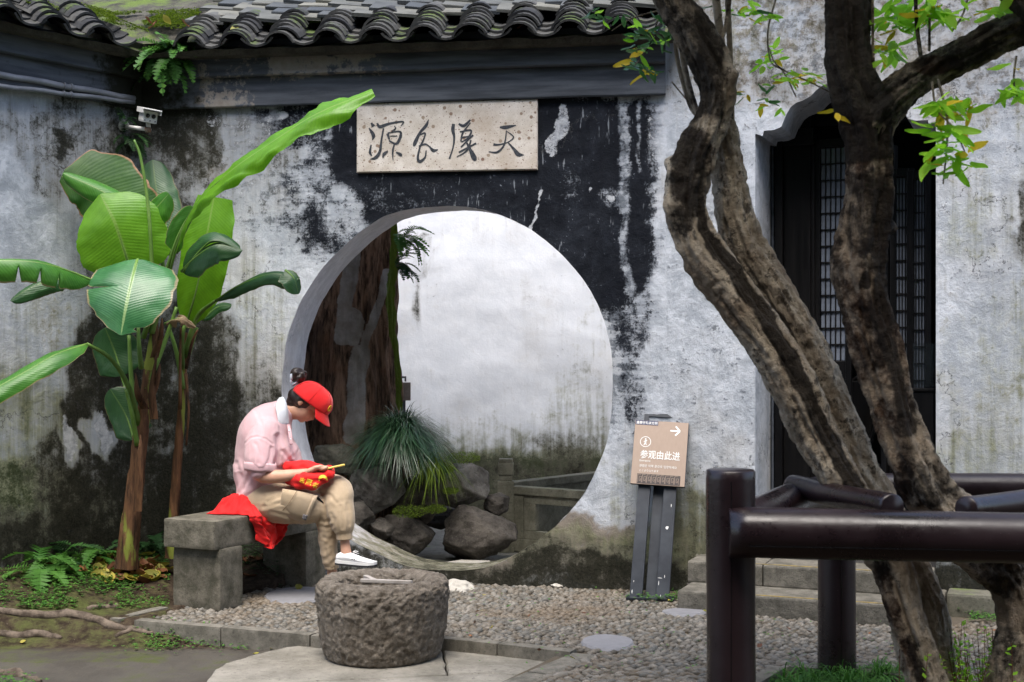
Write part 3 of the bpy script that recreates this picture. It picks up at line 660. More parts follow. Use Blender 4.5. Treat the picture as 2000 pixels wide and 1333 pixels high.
# ------------------------------------------------------------ steps at the doorway
st = empty('entrance_steps', WD.at(sm, 0, .4), 'two worn stone steps with a yellow painted edge below the dark doorway', 'steps')
M['step'] = stone_mat('step_stone', (.09, .085, .07), (.20, .185, .155), .05, 12, .9, .014)
M['yellow_line'] = simple('yellow_paint', (.15, .13, .09), (.34, .24, .05), 30, .9)
def wd_box(a0, a1, o0, o1, za, zb, name, mat, parent, bev=.01):
    c_ = WD.at((a0 + a1) / 2, (za + zb) / 2, (o0 + o1) / 2); m = MB()
    rot = Matrix((WD.u, WD.into, Vector((0, 0, 1)))).transposed(); m.box(c_, ((a1 - a0) / 2, abs(o1 - o0) / 2, (zb - za) / 2), rot, 0, bev)
    return m.build(name, mat, parent)
aa = WD.s_of(1368); ae = WD.s_of(1850)
for a0, a1 in ((aa, aa + .42), (aa + .424, aa + 1.2), (aa + 1.204, ae - .06)): wd_box(a0, a1, .012, .30, .095, .216, 'step_block', M['step'], st, .012)
for a0, a1 in ((aa + .02, aa + .9), (aa + .905, ae)): wd_box(a0, a1, .012, .60, -.08, .098, 'step_block', M['step'], st, .012)
wd_box(aa, ae - .06, .306, .32, -.02, .093, 'step_riser', M['stone_dark'], st, .004)
wd_box(aa + .1, ae - .1, .262, .282, .2165, .2185, 'yellow_edge', M['yellow_line'], st, 0); wd_box(aa + .2, ae - .1, .566, .584, .0985, .1005, 'yellow_edge', M['yellow_line'], st, 0)
wd_box(ae + .01, WD.s_of(2230), .012, .2, -.1, .11, 'plinth', M['stone_moss'], door_w, .015)
for k, (x0, x1, z0_, z1_) in enumerate(((1360, 1392, .0, .10), (1362, 1392, .105, .215))): wd_box(WD.s_of(x0), aa - .004, .012, .06, z0_, z1_, 'base_block', M['stone_moss'], door_w, .01)

# ------------------------------------------------------------ tiles on the walls
M['tile'] = None
t = NT('grey_clay_tile', .85, .25); n = t.noise(9, 8, .65); f = t.noise(60, 5, .7); r = t.rnd()
c = t.mix(r, (.018, .019, .021), (.060, .060, .057)); c = t.mix(t.ss(n, .45, .7), c, t.hsv(c, 1.7)); c = t.mix(t.mul(t.ss(f, .55, .7), .7), c, (.014, .014, .014))
geo = t.n.new('ShaderNodeNewGeometry'); sx = t.n.new('ShaderNodeSeparateXYZ'); t.L(geo.outputs['Normal'], sx.inputs[0])
mf = t.ss(t.add(t.mul(sx.outputs[2], .4), t.dev(t.noise(4, 6, .6, c=geo.outputs['Position']), 1.8)), .42, .62); c = t.mix(t.mul(mf, .85), c, t.mix(f, (.03, .05, .008), (.09, .13, .03)))
M['tile'] = t.out(c, None, t.bump(t.add(n, f), .5, .004))
def tile_mesh(r, half, L, th, up=1, seed=0):
    NS, V, f = 9, [], []
    for (rr_, y) in ((r, 0), (r - th, 0), (r - th, L), (r, L)):
        k_ = 1.0 if y == 0 else .9
        for i in range(NS):
            a = -half + 2 * half * i / (NS - 1); wv = .002 * mnoise.noise(Vector((i * .7, y * 9, seed)))
            V.append(((rr_ + wv) * math.sin(a) * k_, y, up * ((rr_ + wv) * math.cos(a) - r * math.cos(half))))
    for k in range(4):
        k2 = (k + 1) % 4
        for i in range(NS - 1): f.append((k * NS + i, k * NS + i + 1, k2 * NS + i + 1, k2 * NS + i))
    f += [(0, NS, 2 * NS, 3 * NS), (NS - 1, 4 * NS - 1, 3 * NS - 1, 2 * NS - 1)]
    me = mk(V, f, M['tile'], False); return me
cover = [tile_mesh(.108, R(70), .19, .013, 1, s) for s in range(3)]
pan = [tile_mesh(.13, R(52), .19, .013, -1, s + 5) for s in range(3)]
M['roof_earth'] = stone_mat('mossy_roof_earth', (.03, .028, .022), (.09, .085, .07), .52, 7, .9, .02)
def coping(pl, a0, a1, step, name, label, zfoot, rows=7, slope=24, over=.26, slabs=True, ext=.25):
    root = empty(name, pl.at((a0 + a1) / 2, 3.3), label, 'roof')
    sl_ = R(slope); n = int((a1 - a0) / step)
    fr = Matrix((pl.u, pl.into * math.cos(sl_) + Vector((0, 0, math.sin(sl_))), -pl.into * math.sin(sl_) + Vector((0, 0, math.cos(sl_))))).transposed().to_4x4()
    ex = .05
    for i in range(n + 1):
        a = a0 + i * step
        for k in range(rows):
            d = k * ex; jx, jz, jr = rng.uniform(-.008, .008), rng.uniform(-.002, .003), rng.gauss(0, .035)
            p = pl.at(a + jx, zfoot + d * math.sin(sl_) + .012 + k * .011 + jz, over - .02 - d * math.cos(sl_) + rng.uniform(-.008, .008))
            inst('cover_tile', rng.choice(cover), root, Matrix.Translation(p) @ fr @ Euler((rng.gauss(0, .03) - .08, rng.gauss(0, .05), jr)).to_matrix().to_4x4() @ Matrix.Diagonal((rng.uniform(.95, 1.05), 1, rng.uniform(.9, 1.05), 1)))
        for k in range(3):
            d = .02 + k * .09
            p = pl.at(a + step / 2 + rng.uniform(-.006, .006), zfoot - .012 + d * math.sin(sl_) + k * .012, over - .02 - d * math.cos(sl_))
            inst('pan_tile', rng.choice(pan), root, Matrix.Translation(p) @ fr @ Matrix.Translation((0, 0, .045)) @ Euler((-.05, 0, rng.gauss(0, .02))).to_matrix().to_4x4())
    # bed of earth and lime beneath the tiles
    V = []; NA_, NB_ = 60, 8
    for i in range(NA_):
        a = a0 - ext + (a1 - a0 + .15 + ext) * i / (NA_ - 1)
        for j in range(NB_): d = .04 + 2.2 * (j / (NB_ - 1)) ** 1.6; V.append(pl.at(a, zfoot - .03 + d * math.sin(sl_) + (.07 if j > 2 else .0) + .10 * max(0, d - .45) + .012 * fbm((a, d, 1), 3, 6), over - .02 - d * math.cos(sl_)))
    V2 = [pl.at(a0 - ext + (a1 - a0 + .15 + ext) * i / (NA_ - 1), zfoot - .045, over - .06) for i in range(NA_)]
    V3 = [pl.at(a0 - ext + (a1 - a0 + .15 + ext) * i / (NA_ - 1), zfoot - .045, .1) for i in range(NA_)]
    o = len(V); f = grid_faces(NA_, NB_)
    for i in range(NA_ - 1): f += [(i * NB_, o + i, o + i + 1, (i + 1) * NB_), (o + i, o + NA_ + i, o + NA_ + i + 1, o + i + 1)]
    obj('roof_bed', V + V2 + V3, f, M['roof_earth'], root, True)
    if slabs:
        a = a0 - .1
        while a < a1 + .1:
            w = rng.uniform(.19, .24)
            for rw in range(7):
                d = rows * ex - .05 + rw * .13; m = MB(); m.box((0, 0, 0), (w / 2 + .012, .09, .011), None, .002, .004)
                p = pl.at(a + w / 2 + (rw % 2) * .08, zfoot + .085 + d * math.sin(sl_) + .03 + rw * .012 + rng.uniform(0, .006), over - .06 - d * math.cos(sl_))
                me = mk(m.v, m.f, M['ridge'], False); inst('ridge_slab', me, root, Matrix.Translation(p) @ fr @ Euler((rng.gauss(0, .03), .10 + rng.gauss(0, .03), rng.gauss(0, .03))).to_matrix().to_4x4())
            a += w
    return root
M['ridge'] = None
t = NT('flat_grey_tile', .85, .3); n = t.noise(8, 8, .65); f = t.noise(50, 5, .7); r = t.rnd()
c = t.mix(r, (.045, .052, .060), (.15, .148, .125)); c = t.mix(t.ss(n, .4, .75), c, t.hsv(c, .6)); c = t.mix(t.mul(t.ss(f, .6, .7), .5), c, (.03, .035, .03)); M['ridge'] = t.out(c, None, t.bump(n, .3, .004))
zf = WA.hit(940, 70, .26).z
roofA = coping(WA, WA.s_of(395), WA.s_of(1285), .288, 'tiled_coping', 'stacked grey clay roof tiles along the top of the moon gate wall', zf, ext=2.2)
roofL = coping(WL, -1.35, -.16, .30, 'tiled_coping', 'mossy grey clay roof tiles on top of the left corner wall', zf, slabs=False)

# ------------------------------------------------------------ plaque
t = NT('speckled_granite', .85, .2); n = t.noise(9, 8, .6); c = t.mix(t.ss(n, .3, .7), (.46, .41, .35), (.62, .58, .53)); f = t.noise(150, 4, .7)
c = t.mix(t.mul(t.ss(f, .56, .66), .75), c, (.20, .16, .13)); v1 = t.vor(16); c = t.mix(t.ss(v1, .2, .14), c, t.mix(t.vor(16, out='Color'), (.16, .09, .07), (.30, .25, .19)), )
v2 = t.vor(45); c = t.mix(t.ss(v2, .2, .14), c, (.20, .14, .12)); n2 = t.noise(2.5, 4); c = t.mix(t.mul(t.ss(n2, .5, .7), .35), c, (.33, .25, .18))
M['plaque'] = t.out(c, None, t.bump(f, .3, .003))
PL = [WA.sz(697, 203, .02), WA.sz(1050, 194, .02), WA.sz(1050, 332, .02), WA.sz(697, 338, .02)]
cx_ = np.mean([p[0] for p in PL]); plq = empty('inscription_plaque', WA.at(cx_, 2.7, .02), 'pale speckled stone plaque with four dark carved characters above the moon gate', 'plaque')
V = [WA.at(a, z, -.01) for a, z in PL] + [WA.at(a, z, .022) for a, z in PL] + [WA.at(a + (.006 if i in (0, 3) else -.006), z + (-.006 if i < 2 else .006), .027) for i, (a, z) in enumerate(PL)]
f = [(i, (i + 1) % 4, 4 + (i + 1) % 4, 4 + i) for i in range(4)] + [(4 + i, 4 + (i + 1) % 4, 8 + (i + 1) % 4, 8 + i) for i in range(4)] + [(8, 9, 10, 11)]
obj('stone_panel', V, [tuple(reversed(q)) for q in f], M['plaque'], plq, False)
M['ink'] = simple('carved_ink', (.018, .022, .03), (.05, .055, .065), 60, .6)
strokes = {'heaven': [[(1480, 345, 12), (1540, 345, 32), (1640, 325, 8)], [(1545, 375, 8), (1535, 470, 13), (1510, 540, 16), (1450, 590, 18), (1372, 583, 8)], [(1550, 385, 7), (1615, 440, 12), (1560, 490, 8), (1470, 515, 14), (1418, 512, 22)], [(1560, 490, 9), (1620, 560, 24), (1660, 608, 36), (1718, 615, 5)]],
 'river': [[(1030, 312, 26), (1022, 370, 30), (1035, 440, 20), (1025, 540, 12), (988, 655, 16)], [(1078, 312, 16), (1130, 330, 26), (1195, 272, 14)], [(1195, 300, 9), (1120, 400, 15), (1100, 480, 13)], [(1090, 390, 13), (1200, 375, 16), (1170, 450, 15), (1105, 490, 10)], [(1110, 445, 10), (1200, 430, 11)], [(1100, 540, 12), (1220, 420, 15)], [(1080, 590, 14), (1250, 500, 15)], [(1060, 635, 6), (1160, 570, 13), (1200, 470, 13)], [(1150, 480, 12), (1190, 560, 26), (1230, 640, 44), (1248, 668, 14)]],
 'divide': [[(786, 268, 5), (760, 330, 27), (700, 400, 22), (652, 500, 32), (640, 532, 12)], [(680, 430, 8), (748, 402, 16), (742, 450, 14), (700, 540, 16)], [(690, 530, 12), (750, 510, 16), (790, 530, 11), (830, 572, 28), (878, 562, 6)], [(700, 540, 15), (680, 640, 20), (700, 680, 26), (750, 640, 16), (762, 570, 9)]],
 'source': [[(225, 302, 12), (248, 338, 36)], [(203, 352, 10), (245, 420, 32), (238, 470, 7)], [(225, 515, 10), (213, 590, 22), (232, 625, 9)], [(283, 305, 14), (310, 340, 28), (400, 310, 20), (538, 290, 14), (515, 332, 7)], [(345, 355, 14), (325, 470, 16), (310, 580, 24), (270, 640, 28), (213, 657, 5)], [(450, 330, 7), (462, 358, 14), (425, 382, 7)], [(385, 405, 26), (402, 465, 13)], [(385, 400, 9), (500, 385, 14), (512, 430, 24), (470, 505, 20), (400, 475, 11)], [(410, 430, 8), (480, 430, 8)], [(452, 505, 11), (435, 580, 15), (438, 668, 5)], [(388, 578, 12), (350, 605, 24), (338, 642, 8)], [(468, 588, 12), (510, 610, 26), (527, 622, 7)]]}
def ribbon(mb, pts, to3, n=18, wk=1.0):
    A = spline(pts, n); V = []
    for i in range(n):
        d = A[min(i + 1, n - 1), :2] - A[max(i - 1, 0), :2]; d = d / (np.hypot(*d) + 1e-9); w = A[i, 2] / 2 * wk; nn = np.array([-d[1], d[0]]) * w
        V.append(to3(*(A[i, :2] + nn))); V.append(to3(*(A[i, :2] - nn)))
    mb.add(V, [(2 * i, 2 * i + 1, 2 * i + 3, 2 * i + 2) for i in range(n - 1)])
for k, (nm, ss_) in enumerate(strokes.items()):
    m = MB()
    for q, sk in enumerate(ss_): ribbon(m, sk, lambda x, y, q=q: WA.hit(x / 5 + 680, y / 5 + 180, .0285 + q * .00015), 18, 1.15)
    m.build('carved_character', M['ink'], plq)

# ------------------------------------------------------------ text helper
def text_mesh(s, size, sx=1.0, bold=0.0):
    c_ = bpy.data.curves.new('t', 'FONT'); c_.body = s; c_.size = size; c_.offset = bold; c_.resolution_u = 3
    o = bpy.data.objects.new('t', c_); COL.objects.link(o); bpy.context.view_layer.update()
    me = bpy.data.meshes.new_from_object(o); bpy.data.objects.remove(o); co = np.array([v.co[:] for v in me.vertices])
    mn, mx = co.min(0), co.max(0); return me, mn, mx
def text(s, name, mat, parent, mat4, w=None, h=None, bold=0.0):
    """text fitted to a w x h box whose lower left corner is the local origin"""
    me, mn, mx = text_mesh(s, 1.0, bold=bold); kx = w / (mx[0] - mn[0]); ky = h / (mx[1] - mn[1]) if h else kx
    for v in me.vertices: v.co = Vector(((v.co.x - mn[0]) * kx, (v.co.y - mn[1]) * ky, 0))
    me.materials.clear(); me.materials.append(mat); return inst(name, me, parent, mat4)

# ------------------------------------------------------------ entrance sign
M['white_print'] = simple('white_print', (.70, .70, .68), (.78, .78, .76), 90, .6, b=0)
M['sign_metal'] = simple('charcoal_metal', (.018, .022, .030), (.040, .047, .058), 7, .45, .4, .1)
t = NT('brown_board', .5, .4); n = t.noise(1, 5, .6, t.mapc((90, 90, 3))); M['board'] = t.out(t.mix(n, (.27, .20, .155), (.34, .26, .205)))
M['navy'] = simple('navy_label', (.03, .035, .08), (.05, .055, .12), 40, .5, b=0); M['fret'] = simple('fret_print', (.05, .04, .04), (.07, .06, .055), 40, .6, b=0)
sg = empty('entrance_sign', G(1272, 1172), 'brown visitor entrance board on a charcoal stand leaning against the wall', 'sign')
bc = WA.hit(1289, 886, .10)                       # centre of the board
base = G(1268, 1172)
up = (bc - base).normalized(); rt = (WA.u - up * WA.u.dot(up)).normalized(); nrm = up.cross(rt) * -1
if nrm.y > 0: nrm = -nrm
SG = Matrix.Translation(bc) @ Matrix((rt, -nrm, up)).transposed().to_4x4()      # local x right, y away, z up
k_ = bc.y / F; rt_tilt = math.atan2(up.x, up.z)
ca, sa = math.cos(rt_tilt), math.sin(rt_tilt)
def sgl(px, py): dx, dy = (px - 1289) * k_, -(py - 886) * k_; return dx * ca - dy * sa, dx * sa + dy * ca
def sbox(x0, x1, z0_, z1_, y0, y1, name, mat, bev=0):
    m = MB(); m.box(((x0 + x1) / 2, (y0 + y1) / 2, (z0_ + z1_) / 2), ((x1 - x0) / 2, (y1 - y0) / 2, (z1_ - z0_) / 2), None, 0, bev); m.v = [SG @ v for v in m.v]; return m.build(name, mat, sg)
hB = .192; bw2 = .157
gz = -(bc - base).length
sbox(-bw2, bw2, -hB, hB, -.006, .016, 'board_edge', M['sign_metal'], .002); sbox(-bw2 + .001, bw2 - .004, -hB + .001, hB - .001, -.009, -.0065, 'sign_board', M['board'])
sbox(-.112, -.042, gz, -hB + .02, .017, .075, 'post', M['sign_metal'], .002); sbox(.036, .108, gz, -hB + .02, .017, .075, 'post', M['sign_metal'], .002); sbox(-.026, .036, gz, -hB + .02, .058, .072, 'back_plate', M['sign_metal'], .002)
for x0, x1 in ((-.108, -.08), (.08, .108)): sbox(x0, x1, hB - .03, hB + .055, .018, .05, 'handle_post', M['sign_metal'], .002)
sbox(-.108, .108, hB + .033, hB + .056, .0181, .0501, 'handle_bar', M['sign_metal'], .002)
mb = MB(); mb.box(base + Vector((.01, .03, .006)), (.135, .05, .006), Euler((0, 0, R(-8.5))).to_matrix(), 0, .002); mb.build('base_plate', M['sign_metal'], sg)
YP = -.0105
def TM(x, z, y=YP): return SG @ Matrix.Translation((x, y, z)) @ Euler((R(90), 0, 0)).to_matrix().to_4x4()
x, z = sgl(1250, 895); text('参观由此进', 'main_lettering', M['white_print'], sg, TM(x, z), .228, .052, .006)
x, z = sgl(1249, 901); text('Entrance', 'small_lettering', M['white_print'], sg, TM(x, z), .062, .012)
x, z = sgl(1248, 912); text('관람은 이쪽 문으로 입장하세요', 'korean_lettering', M['white_print'], sg, TM(x, z), .215, .016)
x, z = sgl(1247.5, 921); text('ここより入ります', 'japanese_lettering', M['white_print'], sg, TM(x, z), .110, .013)
sbox(-bw2 + .003, -bw2 + .135, hB - .028, hB - .002, -.0102, -.0092, 'label_strip', M['navy'])
text('遵德守礼讲文明', 'label_lettering', M['white_print'], sg, TM(-bw2 + .008, hB - .025, -.0108), .122, .019, .01)
m = MB(); fl = lambda x, y: SG @ Vector((x, YP, y))
ax, az_ = sgl(1330, 844)
ribbon(m, [(ax - .056, az_, .009), (ax - .004, az_, .009)], fl, 2); ribbon(m, [(ax - .026, az_ + .028, .0095), (ax, az_, .0095)], fl, 2); ribbon(m, [(ax - .026, az_ - .028, .0095), (ax, az_, .0095)], fl, 2)
m.v = [v for v in m.v]; m.build('arrow', M['white_print'], sg)
m = MB(); ix, iz = sgl(1262, 862); rr2 = .030
ribbon(m, [(ix + rr2 * math.cos(a), iz + rr2 * math.sin(a), .0035) for a in np.linspace(0, 2 * math.pi, 25)], fl, 60)
ribbon(m, [(ix, iz + .021, .008), (ix, iz + .014, .008)], fl, 3); ribbon(m, [(ix, iz + .012, .010), (ix + .001, iz - .004, .007)], fl, 4); ribbon(m, [(ix - .010, iz - .001, .004), (ix + .009, iz + .010, .004)], fl, 3); ribbon(m, [(ix, iz - .002, .005), (ix - .008, iz - .021, .004)], fl, 3); ribbon(m, [(ix, iz - .002, .005), (ix + .006, iz - .021, .004)], fl, 3)
m.build('pictogram', M['white_print'], sg)
sbox(-bw2 + .036, bw2 - .03, -hB + .004, -hB + .062, -.0098, -.0092, 'fret_band', M['fret'])
m = MB(); x0f = -bw2 + .040; zf0 = -hB + .009
for i in range(9):
    xa = x0f + i * .0265; fl2 = lambda x, y: SG @ Vector((x, -.0104, y)); w_ = .0019
    for seg in ([(0, 0), (0, .048), (.018, .048)], [(.009, .036), (.022, .036), (.022, 0)], [(.009, .036), (.009, .012), (.017, .012), (.017, .024)]):
        for a, b in zip(seg[:-1], seg[1:]): ribbon(m, [(xa + a[0], zf0 + a[1], w_), (xa + b[0], zf0 + b[1], w_)], fl2, 2)
m.build('fret_lines', M['board'], sg)
m = MB()     # scuffs and a peeled sticker on the stand
for (x, z, w, h) in ((.07, gz + .42, .018, .022), (.085, gz + .55, .004, .02), (.05, gz + .13, .03, .003), (.045, gz + .1, .004, .03), (.075, gz + .14, .004, .02), (-.095, gz + .1, .003, .012), (-.10, gz + .04, .004, .03), (-.1, gz + .72, .003, .012), (.06, gz + .03, .004, .02)):
    pts = [SG @ Vector((x + w / 2 * math.cos(a) * rng.uniform(.7, 1.1), .0162, z + h / 2 * math.sin(a) * rng.uniform(.7, 1.1))) for a in np.linspace(0, 2 * math.pi, 9, endpoint=False)]; m.add(pts, [tuple(range(9))])
m.build('paint_scuffs', M['white_print'], sg)

# ------------------------------------------------------------ stone bench
P0 = G(431, 1192); a_ = Vector((.44, .898, 0)).normalized(); b_ = Vector((-.898, .44, 0)).normalized(); zu = Vector((0, 0, 1))
BR = Matrix((a_, b_, zu)).transposed()
bench = empty('stone_bench', P0 + a_ * .5 + b_ * .16, 'old mossy stone bench of one thick slab on two square blocks', 'bench')
def rough_box(name, c_, h, rot, mat, parent, j=.004, cut=10, bev=.012):
    bm = bmesh.new(); bmesh.ops.create_cube(bm, size=2)
    for v in bm.verts: v.co = Vector((v.co.x * h[0], v.co.y * h[1], v.co.z * h[2]))
    bmesh.ops.bevel(bm, geom=bm.edges[:], offset=bev, segments=2, affect='EDGES', profile=.6)
    bmesh.ops.subdivide_edges(bm, edges=[e for e in bm.edges if e.calc_length() > .06], cuts=cut, use_grid_fill=True)
    for v in bm.verts:
        p = rot @ v.co + Vector(c_); d = j * fbm(p, 4, 7) + j * fbm(p, 3, 25) * .6; v.co = p + (rot @ v.co).normalized() * d
    me = bpy.data.meshes.new('m'); bm.to_mesh(me); bm.free(); me.materials.append(mat); me.polygons.foreach_set('use_smooth', [True] * len(me.polygons))
    try: me.set_sharp_from_angle(angle=R(40))
    except Exception: pass
    return link(name, me, parent)
M['bench'] = stone_mat('bench_stone', (.060, .058, .042), (.17, .155, .125), .22, 11, .8, .012)
rough_box('seat_slab', P0 + a_ * .50 + b_ * .185 + zu * .400, (.54, .175, .078), BR, M['bench'], bench)
rough_box('leg', P0 + a_ * .10 + b_ * .165 + zu * .155, (.10, .160, .168), BR, M['bench'], bench)
rough_box('leg', P0 + a_ * .90 + b_ * .165 + zu * .155, (.10, .160, .168), BR, M['bench'], bench)

# ------------------------------------------------------------ stone jar
JC = Vector((-.252 * 6.24 / 6.24 - .355, 6.24, -.045)); JC.x = (747 - 1000) / F * 6.24
profj = [(0, .0), (.22, .0), (.262, .006), (.280, .05), (.292, .12), (.303, .20), (.310, .27), (.312, .32), (.300, .352), (.275, .368), (.245, .372), (.215, .362), (.198, .335), (.190, .27), (.18, .22), (0, .215)]
PJ = spline(profj, 140); NS = 230; V = []
for i, (r, z) in enumerate(PJ):
    for k in range(NS):
        q = 2 * math.pi * k / NS; d = Vector((math.cos(q), math.sin(q) , 0)); r = max(0, PJ[i][0]); e = 1 + .018 * math.sin(2 * q + .6) + .012 * math.sin(3 * q)
        p = JC + d * r * e + Vector((0, 0, max(0, z)))
        pit = fbm(p, 5, 7) * .007 + abs(fbm(p, 4, 26)) * -.011 + fbm(p, 3, 60) * .006
        w = min(1, r / .1); V.append(p + (d * pit + Vector((0, 0, pit * .7 if z > .33 else 0))) * w)
obj_j = obj('stone_jar', V, grid_faces(140, NS, True), M['jar'], None); props(obj_j, 'round rough pitted stone water trough standing on the paving in front', 'stone trough')
M['wood_pale'] = simple('weathered_board', (.30, .27, .24), (.42, .39, .36), 12, .8)
mb = MB(); mb.box(JC + Vector((.02, -.02, .352)), (.125, .012, .008), Euler((0, 0, R(-12))).to_matrix(), 0, .003); mb.box(JC + Vector((-.06, .08, .345)), (.012, .09, .008), Euler((0, 0, R(25))).to_matrix(), 0, .003)
o = mb.build('board_scrap', M['wood_pale']); props(o, 'pale wooden strips lying in the mouth of the stone trough', 'wood strip')
for (a, b, w, h, lb) in ((893, 1149, .105, .05, 'white flat-topped rock beside the stone trough'), (1088, 1144, .035, .012, 'small tan pebble at the foot of the wall right of the gate')):
    c_ = G(a, b); bm = bmesh.new(); bmesh.ops.create_icosphere(bm, subdivisions=4, radius=1)
    for v in bm.verts: p = v.co.copy(); v.co = Vector((c_.x, c_.y, 0)) + Vector((p.x * w, p.y * w * .8, p.z * h)) * (1 + .35 * fbm(p, 4, 1.1))
    me = bpy.data.meshes.new('m'); bm.to_mesh(me); bm.free(); me.materials.append(M['stone_light']); me.polygons.foreach_set('use_smooth', [True] * len(me.polygons)); props(link('rock', me), lb, 'rock')
# ------------------------------------------------------------ foliage materials
def leaf_mat(name, a, b, rib=(.30, .42, .12), vein=130.0, edge=None, trans=.35, rough=.42, vamp=.8, spots=None):
    t = NT(name, rough, .5); s = t.attr('s'); v = t.attr('v'); n = t.noise(7, 6, .6)
    w = t.ma('SINE', t.mul(t.add(v, t.mul(t.ma('ABSOLUTE', s), .10)), vein)); w2 = t.ma('SINE', t.mul(t.add(v, t.mul(t.ma('ABSOLUTE', s), .12), t.mul(n, .02)), vein * .31))
    vv = t.add(t.mul(w, .5), t.mul(w2, .25))
    c = t.mix(t.ss(t.add(n, t.mul(vv, .08 * vamp)), .3, .7), a, b)
    c = t.mix(t.ss(t.ma('ABSOLUTE', s), .055, .025), c, rib)
    if edge: c = t.mix(t.ss(t.add(t.ma('ABSOLUTE', s), t.dev(n, .16)), .93, .97), c, edge)
    if spots: c = t.mix(t.ss(t.add(t.noise(20, 6, .7), t.dev(n, .5)), .62, .7), c, spots)
    t.L(c, t.b.inputs['Base Color']); t.L(t.bump(vv, .22 * vamp, .003), t.b.inputs['Normal'])
    tr = t.n.new('ShaderNodeBsdfTranslucent'); t.L(t.hsv(c, 1.5, 1.1, .49), tr.inputs[0]); mx = t.n.new('ShaderNodeMixShader'); mx.inputs[0].default_value = trans
    t.t.links.new(t.b.outputs[0], mx.inputs[1]); t.t.links.new(tr.outputs[0], mx.inputs[2]); t.t.links.new(mx.outputs[0], t.n['Material Output'].inputs[0]); return t.m
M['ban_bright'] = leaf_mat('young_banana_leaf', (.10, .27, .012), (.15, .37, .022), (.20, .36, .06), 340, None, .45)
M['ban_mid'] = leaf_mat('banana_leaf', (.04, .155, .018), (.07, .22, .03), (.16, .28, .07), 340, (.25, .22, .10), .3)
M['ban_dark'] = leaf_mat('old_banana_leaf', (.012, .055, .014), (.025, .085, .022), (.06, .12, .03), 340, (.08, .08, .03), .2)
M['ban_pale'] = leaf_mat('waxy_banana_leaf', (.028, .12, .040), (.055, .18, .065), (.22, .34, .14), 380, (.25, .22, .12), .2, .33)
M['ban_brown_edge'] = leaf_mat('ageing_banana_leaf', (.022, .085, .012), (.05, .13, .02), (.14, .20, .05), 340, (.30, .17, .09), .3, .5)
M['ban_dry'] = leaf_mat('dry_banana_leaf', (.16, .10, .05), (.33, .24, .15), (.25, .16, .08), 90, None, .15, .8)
M['stalk'] = simple('banana_stalk', (.07, .15, .02), (.14, .25, .05), 6, .5, .4, .1)
def banana_leaf(parent, mid, wl, wr, nrm, mat, fold=.25, petiole=None, n=46, m=9, rag=.05, wav=.012, tears=(), name='leaf', prof=None):
    """mid: [(px,py,Y)] base to tip; wl, wr: half widths (m) left and right of the rib; nrm: direction the upper face looks"""
    C = spline([W(*p) for p in mid], n); N0 = Vector(nrm).normalized(); V = []; Sa = []; Va = []; d = 0; key = mid[0][0] * .013
    for i in range(n):
        t = i / (n - 1); c = Vector(C[i]); T = (Vector(C[min(i + 1, n - 1)]) - Vector(C[max(i - 1, 0)])).normalized()
        if i: d += (c - Vector(C[i - 1])).length
        Nn = (N0 - T * N0.dot(T)).normalized(); Sd = T.cross(Nn)
        sh = (min(1, (t / .16)) ** .6) * (max(0, 1 - max(0, (t - .55) / .45) ** 2.2)) ** .5 if prof is None else np.interp(t, *prof)
        for j in range(-m, m + 1):
            s = j / m; w = (wr if s > 0 else wl) * sh
            e = 1 + rag * fbm((t * 9, (3 if s > 0 else -3), key), 4)
            for (side, t0) in tears:
                if side * s > 0 and abs(t - t0) < .022: e *= 1 - .75 * (1 - abs(t - t0) / .022) * (abs(s) ** .5)
            th_ = fold * abs(s) * 2
            lat = w * abs(s) * e
            off = Sd * (math.copysign(1, s) * lat * math.cos(th_ * .6)) - Nn * (lat * math.sin(th_ * .6)) + Nn * (wav * sh * abs(s) * fbm((d * 7, s * 2, key), 3))
            V.append(c + off); Sa.append(s); Va.append(d)
    o = obj(name, V, grid_faces(n, 2 * m + 1), mat, parent, True, {'s': Sa, 'v': Va})
    r = MB(); r.tube([Vector(q) - N0 * .004 for q in C[::3]], [max(.0015, .009 * (1 - k / len(C[::3]))) for k in range(len(C[::3]))], 6); r.build('midrib', M['stalk'], o, True)
    if petiole:
        P = spline([W(*p) for p in petiole], 14); r = MB(); r.tube(P, [.019 - .010 * k / 13 for k in range(14)], 8); r.build('petiole', M['stalk'], parent, True)
    return o
b1 = empty('banana_plant', G(250, 1100), 'tall banana plant with broad leaves, the thicker left one of two', 'plant')
b2 = empty('banana_plant', G(338, 1075), 'slimmer banana plant with one big upright leaf, right of the thick one', 'plant')
Bc = 7.62
tsm = NT('banana_sheath', .8, .25); n = tsm.noise(1, 8, .7, tsm.mapc((24, 24, 3))); n2 = tsm.noise(1, 5, .6, tsm.mapc((10, 10, 2.2))); g_ = tsm.attr('green')
c = tsm.mix(tsm.ss(n, .3, .7), (.022, .011, .007), (.17, .085, .040)); c = tsm.mix(tsm.ss(n2, .55, .66), c, (.012, .007, .005)); c = tsm.mix(tsm.ss(tsm.add(g_, tsm.dev(n2, 1.1)), .5, .58), c, tsm.mix(n, (.13, .17, .02), (.22, .24, .05)))
M['sheath'] = tsm.out(c, None, tsm.bump(n, .8, .01))
